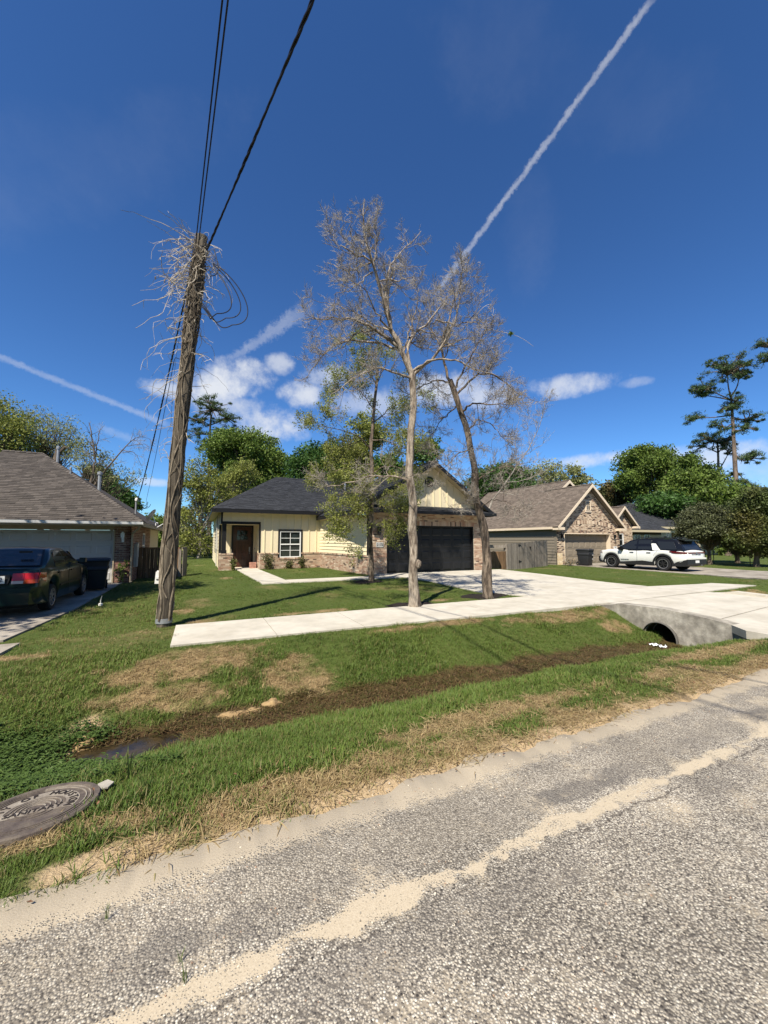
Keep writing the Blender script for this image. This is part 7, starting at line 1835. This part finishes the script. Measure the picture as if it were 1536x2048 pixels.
# ------------------------------------------------------------------ grass, weeds and litter: scattered tufts
def blade_material(name, ga, gb, da, db, trans=.25):
    m = bpy.data.materials.new(name); m.use_nodes = True
    nt = m.node_tree; N, L = nt.nodes, nt.links; B = N['Principled BSDF']; B.inputs['Roughness'].default_value = .55; B.inputs['Specular IOR Level'].default_value = .25
    def at(n_): q = N.new('ShaderNodeAttribute'); q.attribute_type = 'INSTANCER'; q.attribute_name = n_; return q.outputs['Fac']
    def mx(f, a, b_):
        n_ = N.new('ShaderNodeMix'); n_.data_type = 'RGBA'
        L.new(f, n_.inputs[0])
        for v, i in ((a, 6), (b_, 7)):
            if isinstance(v, tuple): n_.inputs[i].default_value = (*v, 1)
            else: L.new(v, n_.inputs[i])
        return n_.outputs[2]
    ge = N.new('ShaderNodeNewGeometry'); ri = ge.outputs['Random Per Island']
    var = at('var')
    md = N.new('ShaderNodeMath'); md.operation = 'MULTIPLY_ADD'; L.new(ri, md.inputs[0]); md.inputs[1].default_value = .5; 
    m2 = N.new('ShaderNodeMath'); m2.operation = 'MULTIPLY'; L.new(var, m2.inputs[0]); m2.inputs[1].default_value = .5; L.new(m2.outputs[0], md.inputs[2])
    g_ = mx(md.outputs[0], ga, gb); d_ = mx(ri, da, db)
    # each blade is either green or dry; the share follows the tuft
    dn = N.new('ShaderNodeMath'); dn.operation = 'SUBTRACT'; L.new(at('dry'), dn.inputs[0]); L.new(ri, dn.inputs[1])
    mr = N.new('ShaderNodeMapRange'); mr.inputs['From Min'].default_value = -.12; mr.inputs['From Max'].default_value = .12; L.new(dn.outputs[0], mr.inputs['Value'])
    c = mx(mr.outputs[0], g_, d_)
    L.new(c, B.inputs['Base Color'])
    tr = N.new('ShaderNodeBsdfTranslucent'); L.new(c, tr.inputs['Color']); ms = N.new('ShaderNodeMixShader'); ms.inputs[0].default_value = trans
    L.new(B.outputs[0], ms.inputs[1]); L.new(tr.outputs[0], ms.inputs[2]); L.new(ms.outputs[0], N['Material Output'].inputs['Surface'])
    return m
def tuft(nb, hmin, hmax, w, spread, lean, droop):
    V, F = [], []
    for _ in range(nb):
        a = random.uniform(0, 6.28); o = Vector((random.gauss(0, spread), random.gauss(0, spread), 0)); h = random.uniform(hmin, hmax)
        d = Vector((math.cos(a), math.sin(a), 0)); s = Vector((-d.y, d.x, 0)); ln = random.uniform(.2, 1) * lean; ww = w * random.uniform(.7, 1.2)
        n = len(V)
        for k, (t, wk) in enumerate(((0, .8), (.45, 1.0), (.8, .65))):
            p = o + d * (h * ln * t**1.5) + Vector((0, 0, h * (t - droop * t * t))); V += [tuple(p - s*ww*wk*.5), tuple(p + s*ww*wk*.5)]
        p = o + d * (h * ln) + Vector((0, 0, h * (1 - droop))); V.append(tuple(p))
        F += [(n, n+1, n+3, n+2), (n+2, n+3, n+5, n+4), (n+4, n+5, n+6)]
    return V, F
def leaf_tuft(nb, h, w, spread):
    V, F = [], []
    for _ in range(nb):
        a = random.uniform(0, 6.28); o = Vector((random.gauss(0, spread), random.gauss(0, spread), random.uniform(.2, 1) * h)); d = Vector((math.cos(a), math.sin(a), random.uniform(-.2, .5))).normalized(); s = d.cross(Vector((0, 0, 1))).normalized()
        l = random.uniform(.7, 1.3) * w * 2.1; n = len(V); up = Vector((0, 0, w * .12))
        V += [tuple(o), tuple(o + d*l*.5 + s*w*.5 + up), tuple(o + d*l), tuple(o + d*l*.5 - s*w*.5 + up), tuple(o + d*l*.5 - up)]
        F += [(0+n, 1+n, 4+n), (1+n, 2+n, 4+n), (2+n, 3+n, 4+n), (3+n, 0+n, 4+n)]
    return V, F
def scatter_tree():
    g = bpy.data.node_groups.new('scatter_tufts', 'GeometryNodeTree')
    g.interface.new_socket('Geometry', in_out='INPUT', socket_type='NodeSocketGeometry'); g.interface.new_socket('Geometry', in_out='OUTPUT', socket_type='NodeSocketGeometry')
    N, L = g.nodes, g.links; gi = N.new('NodeGroupInput'); go_ = N.new('NodeGroupOutput')
    def na(nm, t):
        q = N.new('GeometryNodeInputNamedAttribute'); q.data_type = t; q.inputs['Name'].default_value = nm; return q.outputs['Attribute']
    sp = N.new('GeometryNodeSeparateGeometry'); sp.domain = 'POINT'; L.new(gi.outputs[0], sp.inputs['Geometry']); L.new(na('is_pt', 'BOOLEAN'), sp.inputs['Selection'])
    st = N.new('GeometryNodeSplitToInstances'); st.domain = 'FACE'; L.new(sp.outputs['Inverted'], st.inputs['Geometry']); L.new(na('tuft_id', 'INT'), st.inputs['Group ID'])
    mp = N.new('GeometryNodeMeshToPoints'); L.new(sp.outputs['Selection'], mp.inputs['Mesh'])
    ip = N.new('GeometryNodeInstanceOnPoints'); L.new(mp.outputs['Points'], ip.inputs['Points']); L.new(st.outputs['Instances'], ip.inputs['Instance'])
    ip.inputs['Pick Instance'].default_value = True; L.new(na('tuft_id', 'INT'), ip.inputs['Instance Index'])
    cx = N.new('ShaderNodeCombineXYZ'); L.new(na('rot', 'FLOAT'), cx.inputs[2]); L.new(na('tilt', 'FLOAT'), cx.inputs[0])
    L.new(cx.outputs[0], ip.inputs['Rotation'])
    L.new(na('scl', 'FLOAT'), ip.inputs['Scale'])
    L.new(ip.outputs['Instances'], go_.inputs[0]); return g
SCT = scatter_tree()
def scatter(name, label, tufts, pts, scl, dry, var, m, tilt=None):
    V, F, tid = [], [], []
    for i, (v, f) in enumerate(tufts):
        n = len(V); V += v; F += [tuple(q + n for q in ff) for ff in f]; tid += [i] * len(v)
    n0 = len(V); allv = V + [tuple(p) for p in pts]
    me = bpy.data.meshes.new(name); me.from_pydata(allv, [], F); me.materials.append(m); N_ = len(allv); np_ = len(pts)
    def put(nm, t, arr, key='value'): a = me.attributes.new(nm, t, 'POINT'); a.data.foreach_set(key, arr)
    put('is_pt', 'BOOLEAN', np.r_[np.zeros(n0, bool), np.ones(np_, bool)])
    put('tuft_id', 'INT', np.r_[np.array(tid, np.int32), rng.integers(0, len(tufts), np_).astype(np.int32)])
    z0 = np.zeros(n0, np.float32)
    put('rot', 'FLOAT', np.r_[z0, rng.uniform(0, 6.28, np_)].astype(np.float32)); put('tilt', 'FLOAT', np.r_[z0, rng.normal(0, .12, np_) if tilt is None else tilt].astype(np.float32))
    put('scl', 'FLOAT', np.r_[z0, scl].astype(np.float32)); put('dry', 'FLOAT', np.r_[z0, dry].astype(np.float32)); put('var', 'FLOAT', np.r_[z0, var].astype(np.float32))
    o = bpy.data.objects.new(name, me); C.objects.link(o); tag(o, label, kind='stuff')
    md = o.modifiers.new('scatter', 'NODES'); md.node_group = SCT
    return o
MT['grass'] = blade_material('grass_blade', (.052, .102, .015), (.160, .220, .042), (.22, .155, .07), (.50, .38, .20))
MT['weed'] = blade_material('weed_leaf', (.032, .068, .014), (.095, .150, .032), (.14, .12, .04), (.22, .18, .07), .3)
MT['wet'] = blade_material('matted_wet_grass', (.050, .060, .014), (.10, .095, .025), (.075, .045, .018), (.20, .135, .060), .15)
def zone(x0, x1, y0, y1, dens, jit=0):
    n = int((x1 - x0) * (y1 - y0) * dens); return rng.uniform(x0, x1, n), rng.uniform(y0, y1, n)
def allowed(x, y, margin=0.):
    ok = np.ones(len(x), bool)
    for P_ in PAVED: ok &= ~inpoly(x, y, P_)
    for cx, cy, rx, ry in MULCH: ok &= ((x-cx)/(rx*.95))**2 + ((y-cy)/(ry*.95))**2 > 1
    ok &= y > 2.33 + .10 * (fbm(x, y*0, 3, 70) - .5) * 2
    ok &= ((x - MC.x)**2 + (y - MC.y)**2) > (.30 + .07 * (fbm(x, y, 9, 71) - .3))**2
    ok &= (zt(x, y) > -.466) | (x > .6)
    return ok
def infov(x, y, m=.12):
    r_ = x * RIGHT.x + y * RIGHT.y; f_ = x * fh.x + y * fh.y
    return (f_ > .3) & (np.abs(r_) < f_ * (1.0 + m) + 1.0)
xs, ys = [], []
for z_ in ((-3.5, 2.2, 2.3, 4.6, 1300), (2.2, 10, 2.3, 4.6, 760), (-4.5, 9.2, 4.6, 6.75, 600), (-9, 0, 6.6, 17.3, 220), (-1.0, 9, 8.0, 12.5, 230), (-1, 8, 12.5, 22, 90), (8, 16, 8, 20, 70), (13.5, 26, 5.5, 19, 80),
           (14, 24, 2.3, 6.6, 80), (-3, 1.2, 17, 34, 60), (26, 62, 8, 25, 14)):
    a, b_ = zone(*z_); xs.append(a); ys.append(b_)
x, y = np.concatenate(xs), np.concatenate(ys)
k_ = allowed(x, y) & infov(x, y); x, y = x[k_], y[k_]
mud, sand, dry = m_mud(x, y), m_sand(x, y), m_dry(x, y)
k_ = (rng.random(len(x)) > mud * 1.35) & (rng.random(len(x)) > sand * 1.02 - .05) & (rng.random(len(x)) > dry * .30)
# broadleaf weeds own the left end of the ditch
weedm = blob(x, y, -1.75, 4.35, 1.25, .95, 2.2, 81, .8)
k_ &= rng.random(len(x)) > weedm * .75
x, y, dry, mud = x[k_], y[k_], dry[k_], mud[k_]
lush = ss(.42, .62, fbm(x, y, 1.2, 90))
scl = rng.uniform(.65, 1.2, len(x)) * (1 - .35 * dry) * (.72 + .45 * lush)
scl *= np.where((y > 8.1) & (x > -.4), .78, 1.0) * np.where((y > 2.9) & (y < 6.4) & (x > -.4), 1.12, 1)
yel = .30 * ss(0, -1.5, x) * ss(4.5, 6, y)          # thinner yellower turf in the left yard
dryv = np.clip(dry * 1.05 + yel * .5 + rng.normal(0, .08, len(x)) - .02 + .05 * (fbm(x, y, 5, 93)), 0, 1)
var = np.clip(fbm(x, y, 1.1, 95) * 1.5 - .3 + yel + rng.normal(0, .12, len(x)), 0, 1)
tf = [tuft(17, .022, .060, .0042, .030, 1.0, .28) for _ in range(8)] + [tuft(13, .04, .085, .0044, .026, .8, .2) for _ in range(2)]
P_ = np.stack([x, y, zt(x, y) - .004], 1)
scatter('grass', 'short lawn and verge grass, green with straw-coloured patches', tf, P_, scl, dryv, var, MT['grass'])
# flat dead thatch
x, y = [np.concatenate(q) for q in zip(zone(-1.2, 10, 2.36, 3.4, 420), zone(-1.5, 9, 4.9, 6.7, 300), zone(-3, 0, 6.6, 12, 60))]
d_ = m_dry(x, y); k_ = allowed(x, y) & infov(x, y) & (rng.random(len(x)) < d_ * .8); x, y = x[k_], y[k_]
tf = [tuft(16, .02, .055, .0050, .05, 2.6, .75) for _ in range(6)]
scatter('dead_grass', 'flattened straw-coloured dead grass on the verge and bank', tf, np.stack([x, y, zt(x, y) + .002], 1), rng.uniform(.7, 1.3, len(x)), np.ones(len(x)) * .97, rng.random(len(x)), MT['grass'])
# matted brown growth in the ditch bed
x, y = zone(-1.3, 9.0, 4.1, 5.5, 620); mu = m_mud(x, y)
k_ = (rng.random(len(x)) < mu * .9) & allowed(x, y) & (rng.random(len(x)) > ss(.45, .62, fbm(x, y, 2.4, 99)) * .8); x, y = x[k_], y[k_]
tf = [tuft(14, .02, .06, .0055, .045, 2.0, .6) for _ in range(6)]
scatter('ditch_growth', 'brown matted wet growth along the ditch bed', tf, np.stack([x, y, zt(x, y) + .001], 1), rng.uniform(.7, 1.5, len(x)), np.clip(rng.normal(.70, .3, len(x)), 0, 1), rng.random(len(x)), MT['wet'])
# broadleaf weeds
x, y = zone(-3.6, .4, 3.25, 5.9, 900); w_ = blob(x, y, -1.75, 4.35, 1.25, .95, 2.2, 81, .8)
w_ = np.maximum(w_, .45 * blob(x, y, -.45, 3.72, .5, .24, 3, 82, .8))
k_ = (rng.random(len(x)) < w_) & allowed(x, y) & infov(x, y); x, y = x[k_], y[k_]
tf = [leaf_tuft(13, .075, .018, .035) for _ in range(6)]
scatter('ground_cover', 'dark broadleaf weeds filling the left end of the ditch', tf, np.stack([x, y, zt(x, y)], 1), rng.uniform(.55, 1.15, len(x)), np.clip(rng.normal(.06, .08, len(x)), 0, 1), rng.random(len(x)), MT['weed'])
# a few taller grass clumps
for (cx, cy, h, lab) in ((-.45, 3.45, 3.0, 'tall seeding grass clump just right of the manhole cover'), (-.28, 3.10, 2.0, 'low grass clump creeping over the right rim of the manhole cover'), (-.30, 2.06, 1.0, 'small grass sprig at the sandy edge of the street'), (-.02, 1.74, .7, 'tiny grass sprig in the sand track near the bottom left'), (.0, 1.66, .9, 'tiny grass sprig in the sand track at the bottom edge')):
    v, f = tuft(16 if h > 1.5 else 9, .05, .085, .005, .02 if h > 1.5 else .01, .8, .1); b = MB(); b.add([(cx + p[0]*h*.6, cy + p[1]*h*.6, (float(zt(cx, cy)) if cy > 2.4 else .018) + p[2]*h) for p in v], f)
    tag(b.build('grass_clump', MT['grass_plain'] if 'grass_plain' in MT else MT.setdefault('grass_plain', mat('grass_clump_blade', (.085, .15, .03), .55, .2, 20, (.17, .19, .06), rnd=.3, trans=.3)), loc=(cx, cy, 0)), lab, 'grass clump', 'grass clumps by the street')
# loose chippings on the street
MT['chip'] = mat('loose_chipping', (.32, .29, .24), .9, .2, 40, rnd=.4, palette=[(0, (.42, .38, .31)), (.35, (.30, .27, .23)), (.6, (.50, .45, .36)), (.8, (.12, .11, .10)), (.9, (.25, .17, .12))])
def chip():
    V = [tuple(Vector(q) * random.uniform(.7, 1.2) * .0055) for q in ((1, 0, 0), (-1, .1, 0), (0, 1, .1), (.1, -1, 0), (.1, .1, .75), (0, 0, -.6))]
    return V, [(0, 2, 4), (2, 1, 4), (1, 3, 4), (3, 0, 4), (2, 0, 5), (1, 2, 5), (3, 1, 5), (0, 3, 5)]
x, y = [np.concatenate(q) for q in zip(zone(-.9, 2.6, .9, 2.4, 1500), zone(2.6, 7, 1.2, 2.4, 500))]
k_ = infov(x, y) & (rng.random(len(x)) < 1.6 * fbm(x, y, 4, 66) - .55); x, y = x[k_], y[k_]
zr_ = np.where(y < 0, .03, np.interp(y, [0, 2.0, 2.34], [.03, .012, .004]))
scatter('gravel', 'loose pale chippings scattered on the street', [chip() for _ in range(8)], np.stack([x, y, zr_ + .002], 1), rng.uniform(.35, 1.15, len(x)), np.zeros(len(x)), rng.random(len(x)), MT['chip'], rng.uniform(0, 6, len(x)))
# dry twigs and leaf bits on the verge
MT['dead_leaf'] = mat('dead_leaf', (.17, .09, .05), .85, .25, 30, rnd=.4)
x, y = zone(-1, 8, 2.25, 3.1, 12); k_ = infov(x, y); x, y = x[k_], y[k_]
scatter('leaf_litter', 'scattered dead leaves on the verge', [leaf_tuft(1, .008, .013, .002) for _ in range(5)], np.stack([x, y, np.maximum(zt(x, y), 0) + .015], 1), rng.uniform(.7, 1.4, len(x)), np.zeros(len(x)), rng.random(len(x)), MT['dead_leaf'])
